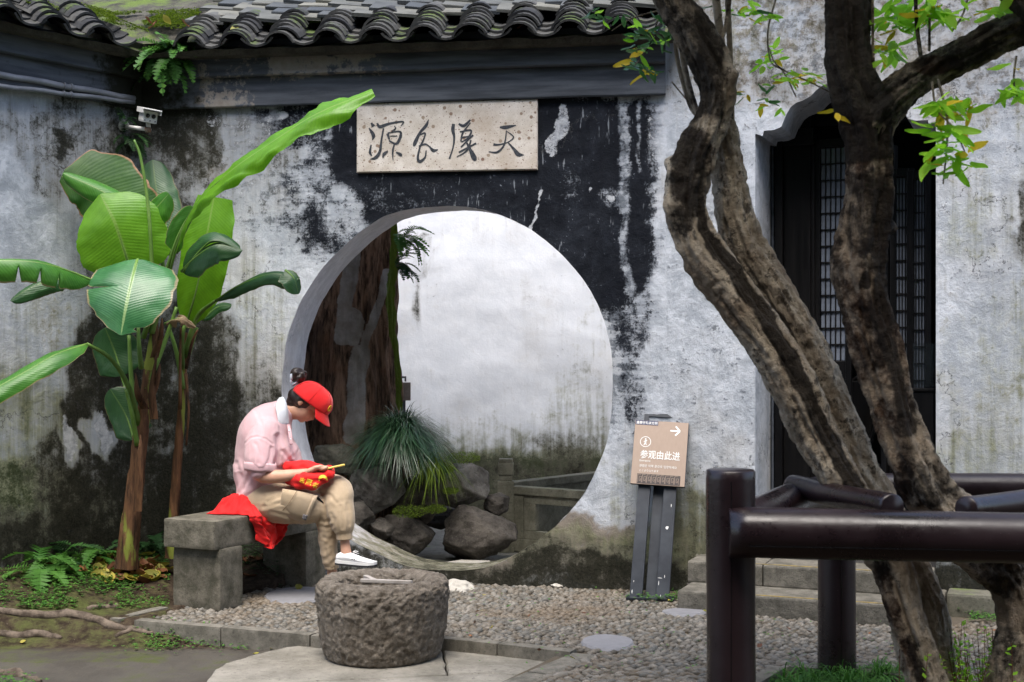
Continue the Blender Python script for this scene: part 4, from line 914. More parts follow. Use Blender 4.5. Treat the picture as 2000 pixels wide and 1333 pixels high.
def pstem(parent, path, rad, key):
    n, k = 110, 28; P = spline([W(*p) for p in path], n); Rd = np.interp(np.linspace(0, 1, n), np.linspace(0, 1, len(rad)), rad); _, T, U = frames(P); V = []; Gr = []
    for i in range(n):
        b = T[i].cross(U[i])
        for j in range(k):
            a = 2 * math.pi * j / k + .8 * math.sin(i * .06); q = (math.cos(a), math.sin(a)); st_ = ((i * .06 + a / 6.28 * 2 + key) % 1)
            r = Rd[i] * (1 + .16 * st_ + .12 * fbm((q[0] * 2, q[1] * 2, i * .04 + key), 4)); V.append(Vector(P[i]) + U[i] * q[0] * r + b * q[1] * r); Gr.append(.30 + .25 * math.sin(i * .09 + a + key) + (.2 if i > n * .75 else 0))
    obj('pseudostem', V, grid_faces(n, k, True), M['sheath'], parent, True, {'green': Gr})
pstem(b1, [(247, 1110, Bc), (256, 1020, Bc), (266, 930, Bc), (277, 840, Bc), (287, 760, Bc), (296, 690, Bc), (304, 620, Bc)], [.062, .050, .042, .037, .032, .026, .014], .2)
pstem(b2, [(334, 1090, 7.8), (340, 1000, 7.8), (347, 900, 7.8), (353, 820, 7.8), (358, 740, 7.8), (362, 650, 7.8)], [.034, .028, .024, .021, .017, .012], .6)
m = MB()   # loose brown sheath strips
for pts in ([(300, 700, 7.55), (312, 655, 7.5), (316, 622, 7.48)], [(283, 800, 7.55), (268, 770, 7.5), (264, 730, 7.5)], [(292, 780, 7.5), (305, 745, 7.48), (312, 712, 7.48)], [(268, 1000, 7.5), (272, 900, 7.48), (274, 850, 7.5)], [(300, 820, 7.5), (296, 760, 7.47), (306, 690, 7.5)]):
    A = spline([W(*p) for p in pts], 10); V = []
    for i, p in enumerate(A): w = .022 * (1 - (i / 9) ** 2) + .002; V += [Vector(p) + Vector((w, .01, 0)), Vector(p) + Vector((0, -.012, .004)), Vector(p) + Vector((-w, .01, 0))]
    m.add(V, grid_faces(10, 3))
obj('dry_sheath', m.v, m.f, M['sheath'], b1, True, {'green': [0] * len(m.v)})
m = MB()
for pts in ([(364, 720, 7.75), (375, 670, 7.7), (386, 645, 7.68)], [(363, 730, 7.74), (368, 800, 7.7), (364, 870, 7.72)], [(352, 800, 7.72), (352, 700, 7.7), (353, 640, 7.68)]):
    m.tube(spline([W(*p) for p in pts], 12), [.011 - .005 * k / 11 for k in range(12)], 6)
obj('dry_stalk', m.v, m.f, M['sheath'], b2, True, {'green': [.1] * len(m.v)})
L_ = banana_leaf
cam_n = (0, -1, .15)
L_(b1, [(258, 540, 7.50), (243, 490, 7.46), (222, 430, 7.44), (196, 380, 7.48)], .25, .26, (.1, -1, .1), M['ban_bright'], .12, [(292, 640, 7.6), (280, 590, 7.56), (258, 540, 7.50)], prof=([0, .08, .25, .5, .75, .9, 1], [.15, .72, 1, 1.0, .85, .55, .05]))
L_(b1, [(268, 507, 7.36), (258, 545, 7.24), (246, 600, 7.16), (236, 655, 7.14)], .24, .255, (.05, -.75, .65), M['ban_pale'], .16, [(296, 640, 7.6), (290, 560, 7.50), (268, 507, 7.36)], prof=([0, .08, .25, .55, .8, .93, 1], [.3, .85, 1, .96, .66, .36, .02]), tears=((1, .42), (-1, .9)))
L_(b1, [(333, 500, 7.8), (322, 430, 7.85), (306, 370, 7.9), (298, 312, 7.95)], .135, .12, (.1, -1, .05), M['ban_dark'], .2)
L_(b1, [(275, 490, 7.68), (230, 430, 7.7), (180, 370, 7.72), (120, 345, 7.7)], .16, .27, (-.3, -.9, .25), M['ban_brown_edge'], .12, prof=([0, .1, .35, .6, .85, 1], [.3, .8, 1, 1, .75, .2]), rag=.08)
L_(b1, [(312, 480, 7.58), (270, 430, 7.56), (210, 380, 7.54), (122, 338, 7.5)], .095, .085, (-.2, -.8, .5), M['ban_mid'], .5, [(296, 640, 7.6), (318, 540, 7.6), (312, 480, 7.58)])
L_(b1, [(285, 430, 7.6), (300, 412, 7.58), (330, 378, 7.55)], .06, .10, (0, -.9, .3), M['ban_mid'], .2, name='leaf')
r = MB(); A = spline([W(297, 600, 7.5), W(296, 505, 7.45), W(289, 400, 7.44), (W(275, 310, 7.44)), W(262, 274, 7.44)], 26); r.tube(A, [.013 * (1 - .5 * k / 25) for k in range(26)], 8); r.build('rolled_leaf', M['stalk'], b1, True)
L_(b1, [(325, 560, 7.5), (345, 480, 7.36), (380, 402, 7.2), (450, 335, 7.05), (535, 275, 6.98), (620, 222, 6.95), (728, 178, 6.98)], .125, .105, (-.25, -.75, .75), M['ban_bright'], .35, [(296, 650, 7.6), (312, 600, 7.55), (325, 560, 7.5)], n=80, prof=([0, .12, .28, .36, .5, .62, .8, .92, 1], [.05, .1, .35, .75, .95, .8, 1.0, 1.0, .35]), wav=.04)
L_(b1, [(345, 495, 7.44), (352, 455, 7.38), (380, 405, 7.30)], .075, .03, (.1, -1, -.1), M['ban_mid'], .2)
L_(b2, [(362, 640, 7.72), (385, 560, 7.64), (402, 470, 7.6), (418, 385, 7.62)], .135, .15, (0, -1, .05), M['ban_bright'], .10, prof=([0, .12, .3, .6, .85, 1], [.12, .6, .95, 1, .92, .7]), rag=.03, n=60)
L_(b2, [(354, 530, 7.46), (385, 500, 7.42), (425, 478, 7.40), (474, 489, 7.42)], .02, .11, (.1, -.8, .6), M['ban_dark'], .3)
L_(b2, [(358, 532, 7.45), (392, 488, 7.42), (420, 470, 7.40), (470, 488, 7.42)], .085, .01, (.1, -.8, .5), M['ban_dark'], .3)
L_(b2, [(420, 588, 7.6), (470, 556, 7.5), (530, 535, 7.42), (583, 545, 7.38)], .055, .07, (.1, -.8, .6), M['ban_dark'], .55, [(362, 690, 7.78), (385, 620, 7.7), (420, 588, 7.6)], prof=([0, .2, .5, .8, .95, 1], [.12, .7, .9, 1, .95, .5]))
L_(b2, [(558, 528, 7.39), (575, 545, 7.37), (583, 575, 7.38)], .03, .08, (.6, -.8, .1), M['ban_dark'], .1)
L_(b1, [(180, 548, 7.3), (130, 528, 7.15), (70, 512, 7.0), (-20, 508, 6.9)], .115, .03, (0, -.8, .5), M['ban_mid'], .5, [(290, 640, 7.6), (245, 580, 7.45), (180, 548, 7.3)], tears=((-1, .42), (-1, .62), (-1, .8)), prof=([0, .15, .4, 1], [.2, .75, 1, 1]))
L_(b1, [(138, 545, 7.4), (100, 548, 7.34), (55, 565, 7.3), (20, 588, 7.28)], .07, .05, (0, -.8, .5), M['ban_dark'], .5)
L_(b1, [(170, 672, 7.25), (110, 692, 7.1), (50, 726, 7.0), (-30, 770, 6.9)], .085, .10, (-.1, -.7, .65), M['ban_mid'], .42, [(272, 830, 7.6), (248, 750, 7.5), (215, 700, 7.38), (170, 672, 7.25)], prof=([0, .1, .3, 1], [.15, .7, 1, 1]), tears=((1, .25),))
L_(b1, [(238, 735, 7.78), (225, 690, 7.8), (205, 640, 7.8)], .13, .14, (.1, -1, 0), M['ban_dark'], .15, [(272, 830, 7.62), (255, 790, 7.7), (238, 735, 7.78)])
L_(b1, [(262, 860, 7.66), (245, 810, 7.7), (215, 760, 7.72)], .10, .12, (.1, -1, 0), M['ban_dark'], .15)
L_(b2, [(322, 632, 7.68), (352, 622, 7.6), (383, 640, 7.62)], .04, .035, (0, -.7, .6), M['ban_dry'], .6, rag=.3, wav=.05, name='dry_leaf')
L_(b2, [(395, 625, 7.9), (425, 600, 7.9), (452, 598, 7.88)], .045, .04, (0, -.7, .6), M['ban_dark'], .3)
m = MB()
for pts in ([(262, 790, 7.6), (255, 720, 7.6), (252, 655, 7.6)], [(276, 720, 7.55), (272, 680, 7.5), (270, 640, 7.5)], [(285, 760, 7.6), (310, 700, 7.62), (330, 645, 7.64), (345, 600, 7.64)], [(358, 760, 7.78), (345, 690, 7.76), (330, 640, 7.76)], [(356, 720, 7.78), (356, 660, 7.7), (362, 630, 7.7)], [(268, 870, 7.58), (258, 810, 7.52), (246, 760, 7.5)], [(366, 700, 7.78), (378, 660, 7.76), (385, 640, 7.76)], [(280, 660, 7.6), (300, 600, 7.52), (322, 540, 7.46), (350, 460, 7.36), (385, 400, 7.22)]):
    m.tube(spline([W(*p) for p in pts], 12), [.016 - .006 * k / 11 for k in range(12)], 8)
m.build('petiole', M['stalk'], b1, True)

# ------------------------------------------------------------ ferns and blades
def fol_mat(name, a, b, rough=.6, trans=.25, spec=.3):
    t = NT(name, rough, spec); r = t.attr('rnd'); r2 = t.rnd(); c = t.mix(t.ma('FRACT', t.add(r, r2)), a, b); t.L(c, t.b.inputs['Base Color'])
    tr = t.n.new('ShaderNodeBsdfTranslucent'); t.L(t.hsv(c, 1.5), tr.inputs[0]); mx = t.n.new('ShaderNodeMixShader'); mx.inputs[0].default_value = trans
    t.t.links.new(t.b.outputs[0], mx.inputs[1]); t.t.links.new(tr.outputs[0], mx.inputs[2]); t.t.links.new(mx.outputs[0], t.n['Material Output'].inputs[0]); return t.m
M['fern'] = fol_mat('fern_green', (.03, .11, .015), (.08, .20, .03)); M['fern_dark'] = fol_mat('dark_fern', (.012, .045, .012), (.03, .085, .02))
M['mondo'] = fol_mat('mondo_grass', (.010, .038, .016), (.04, .095, .04), .33, .1, .55); M['moss'] = fol_mat('moss_green', (.05, .085, .008), (.13, .19, .02), .9)
M['weed'] = fol_mat('weed_green', (.03, .10, .015), (.09, .22, .03)); M['tree_leaf'] = fol_mat('backlit_tone_leaf', (.20, .46, .02), (.38, .68, .06), .4, .55); M['tree_leaf_dark'] = fol_mat('shade_tone_leaf', (.03, .11, .03), (.07, .20, .05), .3, .3, .5)  # tree leaves: backlight and shade put into two leaf colours
M['leaf_yellow'] = fol_mat('yellow_leaf', (.55, .42, .02), (.72, .52, .04), .5, .35); M['leaf_brown'] = fol_mat('brown_fallen_leaf', (.09, .035, .018), (.26, .11, .045), .6, .1)
def frond_mesh(L, w, mat, n=16, droop=.8, seed=0, comb=1.0):
    rr = random.Random(seed); V = []; Fc = []; Rn = []; a = rr.random()
    pts = []
    for i in range(n + 1):
        t = i / n; pts.append(Vector((0, L * (t - .25 * droop * t * t), L * (.35 * t - droop * t * t))))
    for i in range(n):
        p, q = pts[i], pts[i + 1]; k = len(V); V += [p + Vector((-.0012, 0, 0)), p + Vector((.0012, 0, 0)), q + Vector((.001, 0, 0)), q - Vector((.001, 0, 0))]; Fc.append((k, k + 1, k + 2, k + 3)); Rn += [a] * 4
        if i == 0: continue
        t = i / n; wl = w * (math.sin(math.pi * min(1, t * .86 + .12)) ** .7) * comb
        for s in (-1, 1):
            d = Vector((s * wl * rr.uniform(.85, 1.1), wl * .55, -wl * rr.uniform(.0, .25))); b = (q - p) * .42; k = len(V)
            V += [p - b, p + d * .55 + Vector((0, 0, .002)) - b * .4, p + d, p + d * .5 + b * 1.1, p + b]; Fc.append((k, k + 1, k + 2, k + 3, k + 4)); Rn += [a + rr.uniform(-.1, .1)] * 5
    return mk(V, Fc, mat, False, {'rnd': Rn})
fronds = {m_: [frond_mesh(.20, .035, M[m_], 15, rng.uniform(.6, 1.1), s) for s in range(4)] for m_ in ('fern', 'fern_dark')}
def fern(c, n, size, label, mat='fern', face=(0, -1, .2), spread=1.2, cat='fern', group=None):
    c = Vector(c); root = empty('fern', c, label, cat, group); q = Vector(face).normalized()
    for i in range(n):
        az = rng.uniform(-spread, spread); el = rng.uniform(-.5, .8)
        base = Vector((q.x, q.y, 0)).normalized() if abs(q.z) < .95 else Vector((math.cos(i * 2.4), math.sin(i * 2.4), 0))
        if abs(q.z) >= .95: az = 0
        fwd = Matrix.Rotation(az, 3, 'Z') @ base; rot = Matrix((fwd.cross(Vector((0, 0, 1))), fwd, Vector((0, 0, 1)))).transposed().to_4x4()
        inst('frond', rng.choice(fronds[mat]), root, Matrix.Translation(c + Vector((rng.uniform(-.03, .03), rng.uniform(-.01, .01), rng.uniform(-.04, .04))) * size * 5 * .2) @ rot @ Euler((el, rng.uniform(-.3, .3), 0)).to_matrix().to_4x4() @ Matrix.Scale(size * rng.uniform(.7, 1.15), 4))
    return root
fern(WA.hit(326, 112, .07), 26, 1.35, 'bright green fern hanging from the corner just below the cornice', face=(0, -1, -.3), spread=1.2)
fern(WA.hit(350, 112, .07), 18, 1.15, 'small green fern hanging in the corner, right of the larger one', face=(0, -1, -.3), spread=1.2)
fern(WA.hit(292, 150, .03), 8, .8, 'dark fern in the corner under the hanging bright fern', 'fern_dark')
fern(WL.hit(250, 268, .03), 12, .9, 'dark fern growing on the wall under the security camera', 'fern_dark', face=(.5, -.8, 0))
fern(WL.hit(242, 236, .03), 7, .7, 'dark fern tuft on the left wall behind the security camera', 'fern_dark', face=(.5, -.8, 0))
for px, py, s, lb in ((120, 1078, 1.5, 'dark green fern at the foot of the left wall, middle of the row'), (150, 1090, 1.2, 'low fern at the foot of the left wall beside the thick banana stem'), (20, 1098, 1.6, 'large fern at the left edge of the picture under the wall'), (62, 1100, 1.2, 'fern in front of the left wall between two others'), (100, 1062, 1.0, 'small upright fern against the foot of the left wall'), (300, 1072, 1.3, 'dark fern between the two banana stems'), (285, 1050, 1.2, 'dark fern on the wall behind the thick banana stem')):
    p = WL.at((WL.hit(px, 700) - WL.o).dot(WL.u), 0, .10 + (py - 1060) * .004) if px < 270 else WA.at(WA.s_of(px), 0, .12); p.z = soil_z(p.x, p.y) + .01; fern(p, 17, s, lb, 'fern_dark' if 'dark' in lb else 'fern', face=(0, 0, 1))
fern(W(782, 470, 8.9), 20, 1.1, 'green fern tuft high on the old tree trunk behind the moon gate', face=(.9, -.5, 0), spread=1.0)
fern(W(776, 520, 8.9), 16, 1.0, 'dark fern tuft on the mossy side of the old trunk behind the moon gate', 'fern_dark', face=(.9, -.5, 0), spread=1.0)

def blades(name, c, n, R_, H, mat, parent=None, w=.0032, hemi=True, seg=7, seed=1, droop=1.0, spread=1.0):
    rr = random.Random(seed); V = []; Fc = []; Rn = []
    for i in range(n):
        az = rr.uniform(0, 2 * math.pi); lean = (rr.random() ** .75) * spread; L = R_ * 1.5 * rr.uniform(.55, 1.2); g = R_ * .85 * droop * rr.uniform(.6, 1.3); a = rr.random(); el = R(86 - 78 * lean); tw = rr.gauss(0, .6)
        d = Vector((math.cos(az), math.sin(az), 0)); s_ = Vector((-d.y, d.x, 0)); b = Vector(c) + d * rr.uniform(0, R_ * .22); ww = w * rr.uniform(.7, 1.2); k = len(V)
        for q in range(seg + 1):
            t = q / seg; x = L * math.cos(el) * t + .10 * L * t * t; z = L * math.sin(el) * t - g * t * t * (1 + .5 * t)
            p = b + d * x + s_ * (tw * x * t * .5) + Vector((0, 0, z)); wq = ww * (1 - t ** 3) + .0003; V += [p - s_ * wq, p + s_ * wq]; Rn += [a, a]
        Fc += [(k + 2 * q, k + 2 * q + 1, k + 2 * q + 3, k + 2 * q + 2) for q in range(seg)]
    return obj(name, V, Fc, mat, parent, True, {'rnd': Rn})
o = blades('grass_clump', W(785, 850, 8.85), 3000, .235, .28, M['mondo'], w=.0027, droop=1.0, seg=9); props(o, 'round fountain of dark green grass blades on the rocks behind the moon gate', 'plant')
o = blades('grass_clump', W(845, 905, 8.75), 250, .14, .09, M['moss'], w=.003, droop=1.6, seed=4); props(o, 'yellow-green trailing moss hanging over the rock right of the grass', 'moss')
pg = empty('planter_grass', G(1620, 1320), 'low dark grass tufts growing inside the fenced planter', 'grass')
for i in range(26): blades('grass_tuft', G(rng.uniform(1530, 1790), rng.uniform(1316, 1350), .0), 60, .10, .06, M['fern'], pg, .003, seed=i + 30, seg=5)

# ------------------------------------------------------------ old trunk behind the gate
t = NT('old_bark', .95, .1); n = t.noise(1, 9, .7, t.mapc((26, 26, 4))); n1 = t.noise(5, 8, .65); f = t.noise(50, 6, .7)
c = t.mix(t.ss(n, .35, .62), (.03, .02, .014), (.27, .17, .115)); c = t.mix(t.mul(t.ss(n1, .5, .7), .6), c, (.17, .085, .05)); c = t.mix(t.mul(t.ss(t.attr('dark'), .2, .8), .55), c, (.012, .009, .007))
pf = t.ss(t.add(t.attr('patch'), t.dev(n1, .5), t.dev(f, .15)), .46, .56); c = t.mix(pf, c, t.mix(t.ss(n1, .3, .7), (.19, .17, .145), (.40, .38, .36)))
gf = t.ss(t.add(t.attr('moss'), t.dev(n1, .8), t.dev(f, .5)), .45, .62); c = t.mix(t.mul(gf, .95), c, t.mix(f, (.04, .07, .006), (.13, .19, .02)))
M['old_bark'] = t.out(c, None, t.bump(t.add(n, t.mul(f, .3), t.mul(n1, .3)), .9, .03))
NT_, NK = 220, 150; V = []; TC = [(655, 1150), (672, 950), (676, 850), (672, 750), (672, 650), (690, 540), (705, 440), (715, 300), (720, 150)]; TRr = [.50, .46, .395, .36, .335, .27, .225, .22, .2]
cc = spline([(W(a, b, 9.35).x, 9.35, W(a, b, 9.35).z) for a, b in TC], NT_); rr_ = np.interp(np.linspace(0, 1, NT_), np.linspace(0, 1, 9), TRr)
for i in range(NT_):
    for k in range(NK):
        a = 2 * math.pi * k / NK; d = Vector((math.cos(a), math.sin(a) * .8, 0)); z = cc[i][2]; fl = fbm((math.cos(a) * 2.6 + z * .55, math.sin(a) * 2.6, z * .8), 4) * .075 + fbm((math.cos(a) * 8 + z, math.sin(a) * 8, z * 1.6), 4) * .022
        V.append(Vector(cc[i]) + d * (rr_[i] + fl))
P_t = np.array([px_of(v) for v in V]); P_w = P_t + np.array([(6 * fbm(v, 3, 6), 6 * fbm(v + Vector((5, 5, 5)), 3, 6)) for v in V])
pat = paint(P_w, [('l', 20, .85, [(690, 470), (684, 540), (675, 600), (672, 660)]), ('e', 690, 640, 22, 40, .8), ('l', 11, .85, [(756, 530), (745, 590), (722, 640), (712, 680)]), ('l', 24, .85, [(705, 690), (695, 760), (690, 850)])])
mos = paint(P_w, [('l', 9, .9, [(774, 430), (770, 500), (764, 560), (766, 640), (778, 720), (784, 800)]), ('e', 690, 800, 26, 60, .35), ('e', 640, 900, 60, 40, .5)])
drk = paint(P_w, [('l', 30, .7, [(610, 650), (620, 760), (625, 870)]), ('l', 14, .7, [(720, 600), (700, 680), (690, 700)]), ('e', 740, 740, 20, 120, .5)])
ot = empty('old_tree', (cc[20][0], 9.35, 0), 'huge gnarled old tree trunk with cement patches behind the moon gate', 'tree')
obj('trunk', V, grid_faces(NT_, NK, True), M['old_bark'], ot, True, {'patch': pat, 'moss': mos, 'dark': drk})

def rock_mesh(seed, sub=5):
    rr = random.Random(seed); bm = bmesh.new(); bmesh.ops.create_icosphere(bm, subdivisions=sub, radius=1); pl = []
    for i in range(24):
        n = Vector((rr.gauss(0, 1), rr.gauss(0, 1), rr.gauss(0, 1))).normalized(); pl.append((n, rr.uniform(.58, .88)))
    for v in bm.verts:
        d = v.co.normalized(); r = 1.15
        for n, q in pl:
            k = n.dot(d)
            if k > .05: r = min(r, q / k)
        v.co = d * (r + .05 * fbm(d * 1.6 + Vector((seed, 0, 0)), 4) + .035 * fbm(d * 5 + Vector((seed, 0, 0)), 5) - .03 * abs(fbm(d * 3 + Vector((seed, 4, 0)), 3)))
    return bm
def rock(px, py, rx, ry, Y, mat, label, seed, yaw=0, dep=.8):
    bm = rock_mesh(seed); c = W(px, py, Y); k = Y / F; rot = Matrix.Rotation(yaw, 3, 'Z')
    for v in bm.verts: p = rot @ v.co; v.co = c + Vector((p.x * rx * k, p.y * (rx + ry) / 2 * k * dep, p.z * ry * k))
    me = bpy.data.meshes.new('m'); bm.to_mesh(me); bm.free(); me.materials.append(mat); me.polygons.foreach_set('use_smooth', [True] * len(me.polygons))
    return props(link('rock', me), label, 'rock')
D, Pm = M['stone_dark'], M['rock_pale']
t_ = [(732, 950, 70, 62, 8.9, Pm, 'large brown-grey angular rock just right of the seated person, behind the gate', 3), (822, 965, 52, 58, 9.0, D, 'dark rock under the grass clump, between two bigger rocks', 5), (900, 948, 62, 58, 9.05, Pm, 'pale lichen-covered rock with mossy top, right of the grass clump', 8),
      (926, 1046, 88, 58, 8.95, D, 'widest dark rock at the bottom of the rockery, on the right', 13), (800, 1048, 60, 52, 8.85, D, 'dark rock at the bottom of the rockery, left of the widest one', 21), (742, 1034, 34, 28, 8.8, D, 'small rock wedged low behind the left rim of the gate', 34),
      (968, 985, 34, 30, 9.1, D, 'small dark angular rock at the right end of the rockery', 55), (655, 893, 55, 42, 9.0, M['stone_moss'], 'mossy rock behind the cap peak of the seated person', 9), (700, 1010, 42, 40, 8.75, D, 'dark rock behind the shin of the seated person', 15), (700, 930, 34, 40, 9.1, D, 'dark rock under the foot of the old tree', 18), (860, 1015, 60, 26, 9.2, D, 'dark filler rock in the middle of the rockery', 77)]
for r_ in t_: rock(*r_[:6], r_[6], r_[7], rng.uniform(0, 6))
o = slab('flat_stone', [(868, 1106), (960, 1108), (958, 1095), (900, 1093), (870, 1098)], .02, .05, M['stone_light'], None, jit=.008); props(o, 'pale flat stone on the ground inside the gate', 'paving stone')
# moss cushions on the rocks
m_ms = []
for i, (px, py, Y, w, lb) in enumerate(((905, 895, 8.82, 34, 'bright moss cushion on top of the pale rock'), (880, 960, 8.72, 16, 'strip of green moss between the two upper rocks'), (800, 1000, 8.65, 34, 'green moss on the joint above the lower left rock'), (850, 995, 8.68, 22, 'green moss on the joint above the widest rock'), (870, 918, 8.74, 18, 'green moss patch left of the pale rock'))):
    V = []; Fc = []; Rn = []; c = W(px, py, Y); k_r = w * Y / F; rr = random.Random(i)
    for q in range(1500):
        a, u = rr.uniform(0, 6.28), rr.random() ** .5; p = c + Vector((math.cos(a) * u * k_r, rr.uniform(-.06, .1), math.sin(a) * u * k_r * .35)); s = rr.uniform(.002, .005); k = len(V)
        d = Vector((rr.gauss(0, 1), rr.gauss(0, 1), abs(rr.gauss(0, 1)))).normalized() * s * 2.2; e = Vector((rr.gauss(0, 1), rr.gauss(0, 1), 0)).normalized() * s
        V += [p - e, p + e, p + d]; Fc.append((k, k + 1, k + 2)); Rn += [rr.random()] * 3
    o = obj('moss_cushion', V, Fc, M['moss'], None, False, {'rnd': Rn}); props(o, lb, 'moss')

# ------------------------------------------------------------ stone balustrade in the back court
bl = empty('stone_balustrade', G(990, 1072), 'low mossy stone balustrade with a square post behind the gate', 'balustrade')
M['bal'] = stone_mat('balustrade_stone', (.13, .125, .09), (.26, .25, .19), .30, 9)
bp = W(988, 1040, 9.35); bx, by = bp.x, bp.y
def zed(py, Y): return EYE - (py - HOR) / F * Y
m = MB(); m.box((bx, by, .24), (.058, .058, .25), None, 0, .008); m.build('post', M['bal'], bl)
m = MB(); m.box((bx, by, .510), (.045, .045, .02), None, 0, .006); m.box((bx, by, .575), (.056, .056, .045), None, 0, .014); m.box((bx, by, .632), (.050, .050, .013), None, 0, .008); m.build('post_cap', M['bal'], bl)
e2 = Vector((W(1165, 960, 8.95).x, 8.95)) if False else (W(1165, 960, 8.95).x, 8.95)
def run(p, q, zt, parts, nm=''):
    p = Vector((p[0], p[1], 0)); q = Vector((q[0], q[1], 0)); d = (q - p); L = d.length; d.normalize(); rot = Matrix((d, Vector((-d.y, d.x, 0)), Vector((0, 0, 1)))).transposed()
    for (u0, u1, z0_, z1_, th_, nme) in parts:
        m = MB(); m.box(p + d * L * (u0 + u1) / 2 + Vector((0, 0, (z0_ + z1_) / 2)), (L * (u1 - u0) / 2, th_, (z1_ - z0_) / 2), rot, 0, .006); m.build(nme, M['bal'], bl)
run((bx + .05, by), e2, .45, [(0, 1.25, .40, .455, .045, 'top_rail'), (0, 1.25, .0, .09, .035, 'bottom_rail'), (0, .16, .09, .40, .034, 'stile'), (.92, 1.25, .09, .40, .034, 'stile'), (.16, .92, .34, .40, .026, 'panel_frame'), (.16, .92, .09, .15, .026, 'panel_frame'), (.16, .30, .15, .34, .026, 'panel_frame'), (.80, .92, .15, .34, .026, 'panel_frame')])
run((bx + .02, by + .06), (W(1175, 918, 10.3).x, 10.3), .5, [(0, 1.1, .42, .475, .05, 'top_rail'), (0, 1.1, 0, .42, .03, 'side_panel')])
# small sign far behind
s2 = empty('entrance_sign', (W(788, 800, 11.0).x, 11.0, 0), 'small dark-handled board standing behind the old trunk', 'sign')
m = MB(); c = W(789, 765, 11.0); m.box(c, (.055, .012, .075), None, 0, .003); m.build('sign_board', simple('grey_brown_board', (.09, .075, .065), (.12, .10, .09), 30), s2)
m = MB(); c = W(785, 741, 11.0); m.box(c + Vector((0, 0, .016)), (.036, .01, .008)); m.box(c + Vector((-.029, 0, -.006)), (.007, .01, .014)); m.box(c + Vector((.029, 0, -.006)), (.007, .01, .014)); m.box(c + Vector((0, 0, -.55)), (.03, .009, .42)); m.build('handle', M['sign_metal'], s2)

# ------------------------------------------------------------ pipes and camera on the left wall
M['pipe'] = simple('grey_pipe', (.16, .17, .19), (.24, .25, .28), 8, .45, .4, .1)
for (y0, y1, r, lb) in ((146, 193, .019, 'upper thicker grey pipe running along the left wall'), (168, 200, .014, 'lower thinner grey pipe running along the left wall')):
    A = [WL.hit(x, y0 + (y1 - y0) * (x + 0) / 262, .055) for x in np.linspace(-60, 262, 12)]; A = [p + Vector((0, 0, .003 * math.sin(i * 1.7))) for i, p in enumerate(A)]
    m = MB(); m.tube(A, r, 12); o = m.build('wall_pipe', M['pipe'], None, True); props(o, lb, 'pipe')
    m = MB()
    for x in (124, 138): c = WL.hit(x, y0 + (y1 - y0) * x / 262, .055); d = WL.u; m.tube([c - d * .006, c + d * .006], r + .004, 12)
    m.build('pipe_clip', M['pipe'], o, True)
M['cam_white'] = simple('camera_white', (.62, .62, .60), (.70, .70, .68), 20, .4, .4, 0); M['black'] = simple('black_glass', (.008, .008, .009), (.012, .012, .013), 20, .12, .6, 0)
cc_ = W(289, 228, 7.9); sc_ = empty('security_camera', cc_, 'white weatherproof security camera on a bracket in the wall corner', 'camera')
rot = Euler((R(-14), R(10), R(-30))).to_matrix(); rot = Euler((R(12), R(6), R(28))).to_matrix()
fw = rot @ Vector((0, -1, 0))
m = MB(); m.box(cc_, (.042, .07, .036), rot, 0, .012); m.build('housing', M['cam_white'], sc_, False)
m = MB(); m.box(cc_ + rot @ Vector((0, -.012, .044)), (.055, .098, .004), rot, 0, .003); m.box(cc_ + rot @ Vector((-.052, -.012, .032)), (.003, .09, .014), rot); m.box(cc_ + rot @ Vector((.052, -.012, .032)), (.003, .09, .014), rot); m.build('sun_shield', M['cam_white'], sc_)
m = MB(); m.box(cc_ + rot @ Vector((0, -.0715, 0)), (.040, .002, .033), rot, 0, .001); m.build('front_plate', M['cam_white'], sc_)
for dx in (-.017, .017): m = MB(); c = cc_ + rot @ Vector((dx, -.074, .006)); m.tube([c, c + fw * .004], .0125, 16); m.build('lens', M['black'], sc_, True)
for dx in (-.03, .0, .03): m = MB(); c = cc_ + rot @ Vector((dx, -.074, -.022)); m.tube([c, c + fw * .003], .004, 10); m.build('led', M['black'], sc_, True)
m = MB(); m.tube([cc_ + Vector((0, 0, -.035)), cc_ + Vector((.004, .0, -.075))], .013, 10); m.tube([cc_ + Vector((.01, 0, -.078)), WL.hit(240, 247, .0)], .012, 10); q = WL.hit(240, 247, .0); m.tube([q, q + (cc_ - q).normalized() * .02], .034, 14); m.build('bracket', M['cam_white'], sc_, True)
m = MB(); c = cc_ + Vector((-.002, 0, -.08)); m.tube([c + Vector((-.012, -.008, 0)), c + Vector((.02, -.008, 0))], .0155, 10); m.build('joint', simple('rusty_joint', (.20, .08, .03), (.35, .30, .26), 40), sc_, True)

